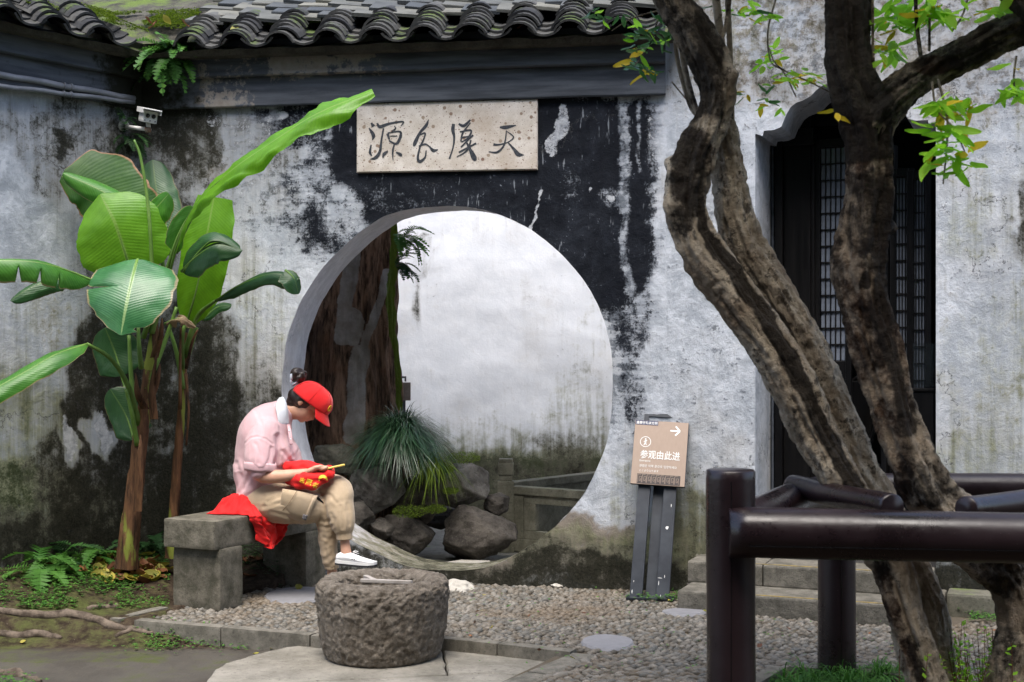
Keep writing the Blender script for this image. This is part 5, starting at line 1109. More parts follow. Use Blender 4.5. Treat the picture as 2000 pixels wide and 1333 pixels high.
# ------------------------------------------------------------ dark wooden screens inside the doorway
t = NT('black_lacquer', .38, .25); n = t.noise(1, 8, .65, t.mapc((22, 22, 1.4))); M['lacquer'] = t.out(t.mix(t.ss(n, .4, .8), (.003, .003, .0035), (.010, .009, .009)), t.mix(n, (.25,) * 3, (.5,) * 3), t.bump(n, .3, .004))
t = NT('shell_pane', .25, .6); n = t.noise(14, 5, .6); M['shell'] = t.out(t.mix(n, (.05, .06, .075), (.22, .25, .31)), None, t.bump(n, .2, .003))
def quad(A, B, C_, D_):      # A lower left, B lower right, C upper right, D upper left
    return lambda u, v: A.lerp(B, u).lerp(D_.lerp(C_, u), v)
def screen(x0, x1, yt, yb, o0, o1, cols, label, fw_=.0, rows=13):
    zt = WD.hit(x0, yt, o0).z; rowh = .098; zb = zthr + .02
    A = WD.hit(x0, 700, o0); B = WD.hit(x1, 700, o1); A.z = B.z = 0
    d = (B - A); L = d.length; d.normalize(); inn = Vector((-d.y, d.x, 0)); rot = Matrix((d, inn, Vector((0, 0, 1)))).transposed()
    root = empty('lattice_screen', A + d * L / 2, label, 'door panel')
    def bx_(u0, u1, z0_, z1_, y0, y1, nm, mat, par=None, bev=.003):
        m = MB(); m.box(A + d * (u0 + u1) / 2 + inn * (y0 + y1) / 2 + Vector((0, 0, (z0_ + z1_) / 2)), ((u1 - u0) / 2, (y1 - y0) / 2, (z1_ - z0_) / 2), rot, 0, bev); return m.build(nm, mat, root)
    st_ = .035
    bx_(-st_, 0, zb, zt + .05, -.02, .02, 'stile', M['lacquer']); bx_(L, L + st_, zb, zt + .05, -.02, .02, 'stile', M['lacquer'])
    bx_(0, L, zt, zt + .05, -.018, .018, 'rail', M['lacquer']); bx_(0, L, zb, zt - rows * rowh, -.014, .014, 'lower_panel', M['lacquer'])
    cw_ = L / cols
    m = MB()
    for c in range(1, cols): m.box(A + d * c * cw_ + Vector((0, 0, zt - rows * rowh / 2)), (.0035, .009, rows * rowh / 2), rot)
    for r in range(1, rows): m.box(A + d * L / 2 + Vector((0, 0, zt - r * rowh)), (L / 2, .011, .004), rot)
    m.build('muntin', M['lacquer'], root)
    pm_ = MB(); pm_.box((0, 0, 0), (cw_ / 2 - .004, .0015, rowh / 2 - .005), None, 0); pme = mk(pm_.v, pm_.f, M['shell'], False)
    for r in range(rows):
        for c in range(cols): inst('pane', pme, root, Matrix.Translation(A + d * (c + .5) * cw_ + Vector((0, 0, zt - (r + .5) * rowh))) @ rot.to_4x4() @ Euler((rng.gauss(0, .03), 0, rng.gauss(0, .04))).to_matrix().to_4x4())
screen(1603, 1652, 290, 0, -.50, -.50, 5, 'black lattice door panel with small translucent panes, left of the front tree trunk')
screen(1733, 1741, 300, 0, -.52, -.55, 1, 'narrow edge-on lattice leaf just right of the front tree trunk')
screen(1750, 1774, 347, 0, -.52, -.53, 4, 'black lattice door panel with translucent panes, second from the right jamb')
screen(1783, 1806, 351, 0, -.52, -.53, 4, 'black lattice door panel with translucent panes, nearest the right jamb')
screen(1588, 1594, 290, 0, -.50, -.56, 1, 'narrow lattice strip beside the plain black door board')
db = empty('door_board', WD.hit(1556, 700, -.46), 'plain glossy black wooden door leaf at the left side of the doorway', 'door')
def wdq(x0, x1, z0_, z1_, o, th_, nm, mat, par, bev=.004):
    a0, a1 = WD.s_of(x0, -o), WD.s_of(x1, -o); m = MB(); rot = Matrix((WD.u, WD.into, Vector((0, 0, 1)))).transposed(); m.box(WD.at((a0 + a1) / 2, (z0_ + z1_) / 2, -o), ((a1 - a0) / 2, th_, (z1_ - z0_) / 2), rot, 0, bev); return m.build(nm, mat, par)
wdq(1532, 1584, zthr + .01, 3.05, .47, .02, 'door_leaf', M['lacquer'], db); wdq(1515, 1530, zthr + .01, 3.05, .44, .03, 'door_post', M['lacquer'], db); wdq(1522, 1590, 2.62, 2.72, .45, .025, 'rail', M['lacquer'], db)
wdq(1507, 1512, zthr + .01, 3.0, .475, .01, 'light_strip', M['shell'], db)
tr_ = props(wdq(1585, 1830, 2.75, 3.25, .60, .03, 'transom_board', M['lacquer'], None), 'black wooden board closing the top of the dark doorway', 'board')
# round-backed dark chair and a glass case in the shade of the hall
ch = empty('round_back_chair', WD.hit(1680, 1000, -.75), 'dark glossy round-backed chair just inside the doorway', 'chair')
cb = WD.hit(1680, 805, -.75); m = MB(); m.tube([cb + WD.u * .085 * math.cos(a) + Vector((0, .03 * math.sin(a), .21 * math.sin(a))) for a in np.linspace(0, 2 * math.pi, 30)], .014, 8); m.build('back_ring', M['lacquer'], ch, True)
m = MB(); m.box(cb, (.08, .008, .19), None, 0, .006); m.build('back_panel', M['lacquer'], ch)
m = MB(); m.box(Vector((cb.x, cb.y + .15, zthr + .45)), (.2, .2, .02), None, 0, .008); m.build('seat', M['lacquer'], ch)
for dx in (-.16, .16):
    for dy in (-.02, .32): m = MB(); m.box(Vector((cb.x + dx, cb.y + dy, zthr + .22)), (.016, .016, .22), None, 0, .003); m.build('leg', M['lacquer'], ch)
gc = empty('glass_case', WD.hit(1803, 900, -.5), 'dark cabinet with a glass top case behind the right door jamb', 'cabinet')
t = NT('case_glass', .05, .5); t.b.inputs['Alpha'].default_value = .25; M['glass'] = t.out((.03, .04, .045))
zc = WD.hit(1800, 765, -.5).z
wdq(1783, 1826, zthr + .01, zc, .50, .09, 'cabinet_body', M['lacquer'], gc); wdq(1782, 1827, zc + .002, zc + .02, .50, .10, 'cabinet_top', M['lacquer'], gc); wdq(1785, 1825, zc + .024, zc + .28, .50, .07, 'glass_box', M['glass'], gc)

# ------------------------------------------------------------ roots, litter and weeds on the soil
t = NT('root_bark', .9, .2); n = t.noise(18, 8, .7); M['root'] = t.out(t.mix(t.ss(n, .3, .7), (.045, .034, .025), (.17, .135, .105)), None, t.bump(n, .8, .01))
for k, (pts, r, lb) in enumerate((([(-30, 1212), (50, 1208), (90, 1200), (150, 1205), (210, 1218), (250, 1228), (300, 1240)], .022, 'thick tree root lying across the soil at the left edge'), ([(-30, 1238), (40, 1236), (90, 1240), (120, 1248)], .02, 'short root below the thick one at the left edge'), ([(415, 1254), (450, 1246), (490, 1244), (530, 1252), (575, 1260)], .02, 'thin bent root in front of the kerb'), ([(580, 1262), (605, 1254), (640, 1248)], .02, 'short root beside the stone slab'), ([(-20, 1322), (10, 1318), (40, 1322), (80, 1333)], .022, 'root in the bottom left corner'), ([(225, 1245), (245, 1236), (262, 1230), (300, 1236), (350, 1246)], .012, 'thin root running along the kerb end'), ([(170, 1190), (215, 1186), (230, 1182)], .014, 'short pale root stub above the thick root'))):
    A = spline([tuple(gs(a, b)) for a, b in pts], 30); P = []
    for i, p in enumerate(A): v = Vector(p); v.z = soil_z(v.x, v.y) + r * .25 * math.sin(i * .5) ; P.append(v)
    n_ = len(P); v, f = tube(P, [r * (.45 + .75 * math.sin(math.pi * min(1, .15 + i / n_ * .85))) for i in range(n_)], 12); v = [p + Vector((fbm(p, 4, 20), fbm(p + Vector((1, 1, 1)), 4, 20), fbm(p, 4, 14))) * r * .35 for p in v]
    o = obj('root', v, f, M['root']); props(o, lb, 'root')
lm = []
for k in range(5):
    V = []; 
    L, w = 1, .32
    for i in range(7):
        t_i = i / 6
        for s in (-1, 0, 1): V.append((s * w * math.sin(math.pi * (t_i * .92 + .04)) ** .8, L * (t_i - .5), .10 * abs(s) + .25 * (t_i - .5) ** 2 * (k % 3) + .05 * math.sin(t_i * 6 + k) * s))
    lm.append(V)
def litter_mesh(V, mat): return mk(V, grid_faces(7, 3), mat, True, {'rnd': [.3] * len(V)})
lmB = [litter_mesh(v, M['leaf_brown']) for v in lm]; M['leaf_olive'] = fol_mat('olive_fallen_leaf', (.16, .17, .03), (.36, .30, .05), .55, .2); lmY = [litter_mesh(v, M['leaf_olive']) for v in lm]
def litter(px, py, kind, s, lb, z=None, grp='fallen leaves on the ground'):
    p = gs(px, py) if z is None else G(px, py, z); p.z += .012
    o = inst('fallen_leaf', rng.choice(lmY if kind else lmB), None, Matrix.Translation(p) @ Euler((rng.gauss(0, .4), rng.gauss(0, .4), rng.uniform(0, 6.28))).to_matrix().to_4x4() @ Matrix.Scale(s, 4)); props(o, lb, 'leaf', grp)
for i in range(120):
    px, py = rng.gauss(255, 55), rng.gauss(1116, 12)
    if px > 322 or px < 20: continue
    kd = rng.random() < .34; litter(px, py, kd, rng.uniform(.07, .13), 'yellow-green fallen leaf in the litter at the foot of the banana plants' if kd else 'curled brown fallen leaf in the litter at the foot of the banana plants')
for px, py, q in ((345, 1120, 'beside the left block of the bench'), (485, 1130, 'just right of the near bench block'), (520, 1135, 'nearest the far bench block'), (500, 1122, 'in the middle under the bench, farther back'), (478, 1140, 'touching the base of the near bench block')): litter(px, py, False, .09, 'brown fallen leaf in the shade ' + q)
litter(477, 1112, True, .14, 'long yellow-green leaf under the stone bench', .03); litter(584, 1152, True, .07, 'round yellow leaf by the far leg of the bench', .0)
for px, py, q in ((530, 1272, 'close to the pale stone slab'), (312, 1264, 'in front of the middle of the kerb'), (45, 1258, 'near the left edge of the picture'), (500, 1282, 'at the rim of the slab')): litter(px, py, True, .03, 'tiny yellow leaf scrap on the grey path ' + q)
for px, py, q in ((920, 1262, 'green-yellow curled leaf scrap close to the kerb behind the trough'), (965, 1274, 'small yellow leaf scrap in the middle of the slab right of the trough'), (1078, 1280, 'tiny yellow leaf scrap in the right corner of the pale slab')): litter(px, py, True, .035, q, -.045)
for i in range(26): litter(rng.uniform(900, 1950), rng.uniform(1165, 1300), rng.random() < .25, rng.uniform(.018, .034), 'tiny dry leaf scrap lying on the cobbles', .012)
def weeds(name, fn, n, seed, s0=.008, kind='stuff', mat='weed', hmax=.03):
    rr = random.Random(seed); V = []; Fc = []; Rn = []
    for i in range(n):
        p = fn(rr)
        if p is None: continue
        h = rr.uniform(.004, hmax); a = rr.random()
        for q in range(rr.choice((3, 4, 5))):
            an_ = rr.uniform(0, 6.28); d = Vector((math.cos(an_), math.sin(an_), rr.uniform(.1, .5))); s_ = Vector((-d.y, d.x, 0)); L = s0 * rr.uniform(.6, 1.6); b = p + Vector((0, 0, h)); k = len(V)
            V += [b, b + d * L * .5 + s_ * L * .35, b + d * L, b + d * L * .5 - s_ * L * .35]; Fc.append((k, k + 1, k + 2, k + 3)); Rn += [a] * 4
    o = obj(name, V, Fc, M[mat], None, False, {'rnd': Rn}); o['kind'] = kind; return o
def soilp(x, y): return Vector((x, y, soil_z(x, y)))
def f1(rr):
    px, py = rr.uniform(0, 330), rr.uniform(1085, 1192); p = gs(px, py)
    if fbm((p.x, p.y, 3), 3, 3) < rr.uniform(-.3, .35): return None
    return soilp(p.x, p.y)
weeds('soil_weeds', f1, 5200, 2, .011)
def f2(rr):
    px = rr.choice((rr.gauss(310, 30), rr.gauss(500, 60), rr.gauss(20, 30), rr.gauss(380, 60))); py = rr.gauss(1250, 8) if px > 120 else rr.gauss(1330, 8)
    if px > 620: return None
    p = G(px, py, -.06); return soilp(p.x, p.y)
weeds('path_edge_weeds', f2, 700, 3, .009)
def f3(rr):
    u = rr.random()
    if u < .35: px, py = rr.gauss(1350, 40), rr.gauss(1168, 5)
    elif u < .6: px, py = rr.uniform(900, 1960), rr.uniform(1150, 1320)
    elif u < .75: px, py = rr.gauss(1300, 40), rr.gauss(1172, 3)
    else: px, py = rr.gauss(1910, 30), rr.gauss(1208, 6)
    p = G(px, py)
    if fbm((p.x, p.y, 8), 3, 4) < -.05: return None
    p.z = .004; return p
weeds('cobble_weeds', f3, 1500, 5, .009)
def f4(rr):
    p = WA.at(rr.uniform(WA.s_of(300), WA.s_of(620)), 0, rr.uniform(.02, .3)); return soilp(p.x, p.y)
weeds('shade_weeds', f4, 900, 6, .012, mat='fern_dark', hmax=.08)
# moss on the roofs
def f5(rr):
    a = rr.uniform(WA.s_of(-100), WA.s_of(640)); d = rr.uniform(.30, .8)
    if fbm((a, d, 2), 3, 4) < -.22 + max(0, a + 1.6) * .3: return None
    return WA.at(a, zf - .03 + d * .407 + .07 + .10 * max(0, d - .45) + .015, .24 - d * .914)
weeds('roof_moss', f5, 22000, 9, .009, mat='moss', hmax=.02)
def f6(rr):
    a = rr.uniform(-1.3, -.0); d = rr.uniform(.15, .55)
    if fbm((a, d, 5), 3, 4) < -.05: return None
    return WL.at(a, zf + .03 + d * .445 + .04, .24 - d * .9)
weeds('roof_moss', f6, 6000, 10, .009, mat='moss', hmax=.02)
for px, py, k, lb in ((458, 58, 1, 'pale yellow leaf standing upright on the roof tiles above the corner'), (290, 42, 0, 'brown fallen leaf on the roof tiles in the corner'), (325, 40, 1, 'long pale leaf lying across the roof tiles in the corner'), (300, 50, 0, 'curled brown leaf among the tiles left of the valley'), (360, 46, 0, 'small brown leaf in the gutter between tiles'), (1020, 50, 0, 'brown leaf caught between two tile rows above the plaque')):
    p = WA.hit(px, py, .18); o = inst('fallen_leaf', (lmY if k else lmB)[1], None, Matrix.Translation(p) @ Euler((.8, .3, rng.uniform(0, 6))).to_matrix().to_4x4() @ Matrix.Scale(.07, 4)); props(o, lb, 'leaf')
# ------------------------------------------------------------ dark painted log railing round the tree bed
t = NT('dark_brown_paint', .34, .5); n = t.noise(3, 7, .6); sg_ = t.noise(1, 6, .6, t.mapc((1.5, 30, 30))); f = t.noise(60, 4, .6)
c = t.mix(t.ss(n, .3, .7), (.009, .005, .006), (.022, .012, .014)); c = t.mix(t.ss(t.vor(40), .06, .03), c, (.14, .12, .12))
M['fence'] = t.out(c, t.mix(t.ss(t.add(n, t.dev(f, .5)), .3, .7), (.24,) * 3, (.42,) * 3), t.bump(t.add(n, t.mul(sg_, .5)), .25, .006))
fc = empty('log_railing', (1.2, 4.9, 0), 'dark brown painted log railing with thick round posts around the leaning trees', 'railing')
def log(name, a, b, ra, rb=None, n=40, cap_r=.25, seed=0, bend=.006):
    rb = rb or ra; a = Vector(a); b = Vector(b); P, Rr = [], []; d = (b - a); L = d.length; d.normalize(); side = d.cross(Vector((0, 0, 1))); side = side.normalized() if side.length > .1 else Vector((1, 0, 0))
    e = .005; P = [a, a + d * .001, a + d * e]; Rr = [ra * .0, ra * .93, ra]
    for i in range(1, n): t_ = i / n; P.append(a + d * (e + (L - 2 * e) * t_) + side * bend * math.sin(t_ * 5 + seed) + Vector((0, 0, 1)) * (bend * .7 * math.sin(t_ * 7 + seed * 2) if abs(d.z) < .5 else 0)); Rr.append((ra + (rb - ra) * t_) * (1 + .012 * math.sin(t_ * 9 + seed)))
    P += [b - d * e, b - d * .001, b]; Rr += [rb, rb * .93, 0.0005]; Rr[0] = .0005
    v, f = tube(P, Rr, 36, True); return obj(name, v, f, M['fence'], fc, True)
pz = lambda px, py, Y: W(px, py, Y)
P1 = (.72, 4.38); P2 = (1.39, 5.7)
log('post', (*P1, -.15), (*P1, .985), .081, .080, bend=0.001); log('post', (*P2, -.15), (*P2, .99), .080, bend=0.001)
log('post', (3.2, 4.4, -.15), (3.2, 4.4, .985), .081, bend=.001)
log('front_beam', (.70, 4.315, .785), (3.25, 4.16, .765), .081, .083, seed=1, bend=.004)
log('side_beam', (.76, 4.50, .79), (1.36, 5.62, .80), .072, seed=2)
log('back_beam', (1.45, 5.66, .80), (3.9, 5.55, .79), .062, seed=3)
log('back_rail', (1.30, 5.50, .855), (1.52, 5.62, .86), .05, seed=3, n=8, bend=0)
log('resting_log', pz(1548, 950, 5.15), pz(1745, 991, 4.44), .044, .043, seed=4, bend=.003); log('resting_log', pz(1886, 994, 4.46), pz(2150, 962, 5.0), .042, seed=5, bend=.003)
m = MB()
for (x, Y, r) in ((P1[0], P1[1], .0805),):
    m.box((x - .012, Y - r, .55), (.0012, .0015, .40))
m.box((P2[0] + .0, P2[1] - .0805, .4), (.0012, .0015, .34)); m.box((1.9, 4.235 - .073, .742), (1.15, .0018, .0012), Euler((0, R(.5), R(-3.4))).to_matrix())
m.build('drying_cracks', M['black'], fc, kind='stuff')

# ------------------------------------------------------------ the leaning trees
t = NT('flaking_bark', .85, .25); n = t.noise(5, 8, .66, dist=.4); n2 = t.noise(24, 8, .7); f = t.noise(90, 5, .7); v = t.vor(13, feat='DISTANCE_TO_EDGE', out='Distance'); dk = t.attr('dark'); br = t.attr('brown')
st_ = t.noise(1, 7, .65, t.mapc((9, 9, 2), (0, R(24), 0)))
c = t.mix(t.ss(n, .3, .7), (.33, .25, .17), (.80, .69, .53)); c = t.mix(t.mul(t.ss(st_, .5, .68), .45), c, (.15, .10, .06)); c = t.mix(t.mul(t.ss(t.add(n2, t.dev(n, .6)), .55, .66), .8), c, (.06, .045, .032))
c = t.mix(t.ss(t.add(br, t.dev(n, 1.0), t.dev(n2, .4)), .45, .7), c, t.mix(n2, (.04, .020, .011), (.17, .085, .042)))
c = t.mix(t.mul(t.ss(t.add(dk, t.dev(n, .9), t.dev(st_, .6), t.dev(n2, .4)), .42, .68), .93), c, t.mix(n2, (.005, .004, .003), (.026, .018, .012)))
fk = t.vor(30, feat='F1'); fk2 = t.noise(45, 8, .75, dist=1.0); c = t.mix(t.mul(t.ss(t.add(fk2, t.dev(n, .8)), .61, .68), .6), c, (.03, .022, .016)); c = t.mix(t.mul(t.ss(fk2, .40, .33), .35), c, t.hsv(c, 1.5))
M['bark'] = t.out(c, None, t.bump(t.add(t.mul(n, .5), t.mul(n2, .6), t.mul(st_, .6), t.mul(fk2, .7)), 1.0, .045))
def trunk(name, spec, parent, darkops, brownops, amp=.10, flute=.10, n=460, k=80, seed=0, knots=(), end=None):
    A = spline([(W(x, y, Y).x, Y, W(x, y, Y).z, w / 2 * Y / F) for x, y, w, Y in spec], n); _, T, U = frames(A[:, :3]); V = []; d = 0
    for i in range(n):
        if i: d += np.linalg.norm(A[i, :3] - A[i - 1, :3])
        b = T[i].cross(U[i]); tw = d * 1.1 + seed
        for j in range(k):
            a = 2 * math.pi * j / k; q = Vector((math.cos(a + tw), math.sin(a + tw), 0)); fl = mnoise.fractal(Vector((q.x * 1.5, q.y * 1.5, d * 1.1 + seed)), 1, 2, 3) * flute * 1.6 + abs(math.sin(a * 2.5 + tw * .5)) * flute * .8 - flute * .4
            r = A[i, 3] * (.90 + fl); p = Vector(A[i, :3]) + (U[i] * math.cos(a) + b * math.sin(a)) * r
            dd = (U[i] * math.cos(a) + b * math.sin(a)); lp = Vector((math.cos(a + tw * .4) * A[i, 3] * 16, math.sin(a + tw * .4) * A[i, 3] * 16, d * 2.2 + seed * 5)); lq = Vector((lp.x * 2.4, lp.y * 2.4, lp.z * 1.6)); e = mnoise.fractal(lp, 1, 2, 5) * amp * .13 - abs(mnoise.fractal(lq, 1, 2, 5)) * .020 + .008 + fbm(p, 4, 30) * .0060
            for kp, kr, ka in knots:
                u = (p - kp).length / kr
                if u < 1: e += ka * (1 - u * u) ** 2
            V.append(p + dd * e)
    P_ = np.array([px_of(x) for x in V]); P_ = P_ + np.array([(9 * fbm(x, 4, 9), 9 * fbm(x + Vector((5, 5, 5)), 4, 9)) for x in V])
    return obj(name, V, grid_faces(n, k, True), M['bark'], parent, True, {'dark': paint(P_, darkops), 'brown': paint(P_, brownops)}), A  # dark: bark tone with some of the trunks' shade painted in
tr1 = empty('leaning_tree', G(1830, 1420), 'pale flaking-barked tree with two entwined stems, leaning left over the cobbles', 'tree')
tr2 = empty('leaning_tree', G(1968, 1440), 'darker tree rising beside the pale one and forking towards the right edge', 'tree')
yA, yB = 4.90, 5.02
trunk('trunk', [(1250, -160, 60, yA), (1285, -70, 62, yA), (1314, 0, 64, yA), (1350, 60, 74, yA), (1383, 120, 76, yA), (1400, 180, 70, yA), (1390, 235, 64, yA), (1364, 290, 74, yA), (1350, 345, 80, yA), (1340, 400, 76, yA), (1352, 450, 80, yA), (1382, 505, 84, yA), (1424, 560, 84, yA), (1456, 610, 84, yA), (1512, 690, 88, yA), (1560, 775, 90, yA), (1590, 840, 88, yA), (1622, 900, 84, yA), (1660, 965, 86, yA), (1700, 1040, 84, yA), (1742, 1110, 70, yA), (1768, 1200, 70, yA), (1796, 1280, 74, yA), (1815, 1345, 80, yA), (1845, 1440, 100, yA)], tr1,
      [('r', 1200, -200, 1440, 250, 60, .62), ('e', 1350, 330, 50, 90, .62), ('e', 1330, 420, 30, 60, .5), ('l', 20, .95, [(1395, 480), (1440, 545), (1490, 610), (1530, 680), (1575, 760), (1608, 830), (1640, 900), (1668, 950)]), ('l', 14, .7, [(1360, 380), (1372, 440), (1400, 500)]), ('e', 1560, 830, 20, 40, .5), ('l', 30, .55, [(1720, 1110), (1745, 1200), (1800, 1320)])],
      [('e', 1370, 300, 30, 50, .5), ('e', 1335, 360, 20, 50, .5), ('l', 20, .45, [(1450, 620), (1520, 740), (1590, 880)]), ('l', 26, .6, [(1720, 1120), (1780, 1300)])], seed=1, amp=.12, flute=.13,
      knots=[(W(1320, 335, yA - .06), .05, .03), (W(1305, 400, yA - .05), .05, .025), (W(1425, 150, yA - .04), .05, .02), (W(1318, 322, yA), .04, .03)])
trunk('trunk', [(1392, 190, 40, yB), (1410, 245, 50, yB), (1420, 300, 54, yB), (1430, 360, 64, yB), (1438, 420, 74, yB), (1456, 480, 80, yB), (1492, 540, 84, yB), (1528, 600, 84, yB), (1560, 660, 84, yB), (1588, 720, 84, yB), (1618, 790, 84, yB), (1648, 860, 88, yB), (1672, 920, 88, yB), (1702, 970, 88, yB), (1738, 1040, 84, yB), (1780, 1110, 66, yB), (1812, 1200, 66, yB), (1828, 1280, 64, yB), (1840, 1345, 70, yB), (1860, 1440, 90, yB)], tr1,
      [('r', 1360, 150, 1440, 260, 30, .5), ('e', 1430, 470, 14, 50, .35), ('e', 1700, 985, 30, 20, .45)], [('e', 1430, 400, 18, 60, .25)], seed=4, amp=.11, flute=.09)
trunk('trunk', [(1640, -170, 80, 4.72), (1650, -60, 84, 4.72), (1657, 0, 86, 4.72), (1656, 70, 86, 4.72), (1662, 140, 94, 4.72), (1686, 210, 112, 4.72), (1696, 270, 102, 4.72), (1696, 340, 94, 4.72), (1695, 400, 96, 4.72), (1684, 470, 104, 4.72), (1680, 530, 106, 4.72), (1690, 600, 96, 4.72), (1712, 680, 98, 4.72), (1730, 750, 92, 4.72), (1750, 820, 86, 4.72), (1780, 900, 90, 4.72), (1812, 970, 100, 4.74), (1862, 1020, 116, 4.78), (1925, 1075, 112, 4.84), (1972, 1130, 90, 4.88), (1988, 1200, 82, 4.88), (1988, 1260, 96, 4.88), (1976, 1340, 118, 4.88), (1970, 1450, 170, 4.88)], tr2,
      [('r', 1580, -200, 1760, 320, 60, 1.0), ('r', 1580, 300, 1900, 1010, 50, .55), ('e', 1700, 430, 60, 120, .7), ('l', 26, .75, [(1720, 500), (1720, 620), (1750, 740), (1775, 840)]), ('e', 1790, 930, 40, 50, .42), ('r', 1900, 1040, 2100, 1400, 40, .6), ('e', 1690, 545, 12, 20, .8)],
      [('r', 1600, 200, 1800, 1000, 50, .62), ('e', 1660, 250, 20, 60, .5)], seed=7, amp=.15, flute=.12, knots=[(W(1744, 446, 4.72), .05, .045), (W(1655, 335, 4.68), .035, .03), (W(1672, 335, 4.66), .03, .022), (W(1640, 500, 4.70), .05, .025), (W(1632, 600, 4.72), .03, -.01)])
trunk('branch', [(1690, 290, 70, 4.72), (1712, 232, 92, 4.70), (1756, 182, 78, 4.68), (1820, 138, 68, 4.66), (1890, 102, 72, 4.62), (1960, 66, 74, 4.58), (2050, 30, 72, 4.54), (2200, -40, 60, 4.5)], tr2, [('r', 1600, 0, 2300, 260, 40, .62)], [('e', 1830, 130, 60, 24, .7)], seed=11, amp=.14, flute=.10, n=180)
trunk('branch', [(1960, -60, 40, 4.5), (1985, -10, 44, 4.48), (2030, 40, 40, 4.46)], tr2, [('r', 1800, -200, 2300, 260, 40, .8)], [], seed=12, n=40)
for pts, tr in (([(1424, 330, 12, 5.1), (1420, 200, 15, 5.1), (1408, 80, 17, 5.1), (1392, -60, 16, 5.1)], tr1), ([(1432, 300, 9, 5.1), (1428, 150, 11, 5.1), (1420, -40, 12, 5.1)], tr1), ([(1385, 240, 10, 4.95), (1360, 215, 12, 5.0), (1335, 120, 12, 5.0), (1330, 40, 12, 5.0), (1322, -40, 12, 5.0)], tr1), ([(1380, 235, 8, 5.0), (1350, 212, 8, 5.05), (1326, 130, 9, 5.05), (1318, 80, 8, 5.05)], tr1), ([(1405, 90, 9, 4.9), (1420, 40, 9, 4.9), (1428, -40, 9, 4.9)], tr1),
             ([(1707, 150, 6, 4.7), (1705, 80, 6, 4.7), (1704, -30, 6, 4.7)], tr2), ([(1798, 108, 9, 4.66), (1790, 40, 8, 4.66), (1788, -30, 8, 4.66)], tr2), ([(1815, 100, 6, 4.6), (1816, 30, 5, 4.6), (1818, -30, 5, 4.6)], tr2), ([(1832, 155, 5, 4.6), (1850, 230, 5, 4.58), (1848, 300, 4, 4.56), (1842, 360, 3, 4.56)], tr2), ([(1820, 160, 5, 4.6), (1830, 215, 4, 4.58), (1862, 250, 3, 4.56), (1888, 305, 2.5, 4.56)], tr2),
             ([(1860, 60, 5, 4.6), (1880, 30, 4, 4.6), (1895, -20, 5, 4.6)], tr2), ([(1985, 110, 5, 4.5), (1980, 160, 4, 4.5), (1990, 200, 3, 4.5)], tr2), ([(1555, 190, 2.5, 5.1), (1530, 140, 3, 5.1), (1505, 120, 3, 5.1), (1500, 60, 4, 5.1), (1515, 0, 4, 5.1), (1525, -40, 5, 5.1)], tr1), ([(1240, 128, 2.5, 5.2), (1268, 90, 3, 5.2), (1285, 40, 4, 5.2), (1310, -10, 5, 5.2)], tr1), ([(1195, 60, 2, 5.2), (1235, 36, 3, 5.2), (1290, 20, 4, 5.2)], tr1), ([(1620, 180, 2.5, 4.9), (1580, 160, 3, 4.9), (1520, 130, 3, 4.95), (1500, 90, 3, 5.0)], tr1), ([(1312, 160, 3, 5.0), (1345, 200, 3, 5.0)], tr1)):
    A = spline([(*W(x, y, Y), w / 2 * Y / F) for x, y, w, Y in pts], 22); m = MB(); m.tube([Vector(q[:3]) for q in A], [q[3] for q in A], 7)
    obj('twig', m.v, m.f, M['bark'], tr, True, {'dark': [.5] * len(m.v), 'brown': [.5] * len(m.v)})
# leaves that show one by one
lmesh = {}
for mt in ('tree_leaf', 'tree_leaf_dark', 'leaf_yellow'):
    L_s = []
    for k in range(4):
        V = []; bend = rng.uniform(-.25, .25)
        for i in range(8):
            u = i / 7
            for s in (-1, 0, 1): V.append((s * .2 * math.sin(math.pi * (u * .93 + .035)) ** .75 * (1.05 - .3 * u), u, .06 * abs(s) + bend * u * u + .02 * math.sin(u * 9 + k) * s))
        L_s.append(mk(V, grid_faces(8, 3), M[mt], True, {'rnd': [rng.random()] * len(V)}))
    lmesh[mt] = L_s
nleaf = {'a': 0}
def leaves(tree, cx, cy, rx, ry, n, size, Y, mix=(.8, 0, .2), hang=.5):
    """small whorls of elliptical leaves around twig ends"""
    done = 0
    while done < n:
        wx, wy = rng.gauss(cx, rx * .5), rng.gauss(cy, ry * .5); yy_ = Y + rng.gauss(0, .09); c = W(wx, wy, yy_); az0 = rng.uniform(0, 6.28)
        for q in range(rng.choice((2, 3, 4, 5))):
            mt = rng.choices(('tree_leaf', 'tree_leaf_dark', 'leaf_yellow'), mix)[0]; az = az0 + q * 1.5 + rng.gauss(0, .3); el = rng.gauss(-.25, .4)
            s = size * rng.uniform(.7, 1.2) * yy_ / F
            o = inst('leaf', rng.choice(lmesh[mt]), tree, Matrix.Translation(c + Vector((rng.gauss(0, .008), rng.gauss(0, .008), rng.gauss(0, .01)))) @ Euler((el, rng.gauss(0, .5), az), 'XYZ').to_matrix().to_4x4() @ Matrix.Scale(s, 4)); done += 1; nleaf['a'] += 1
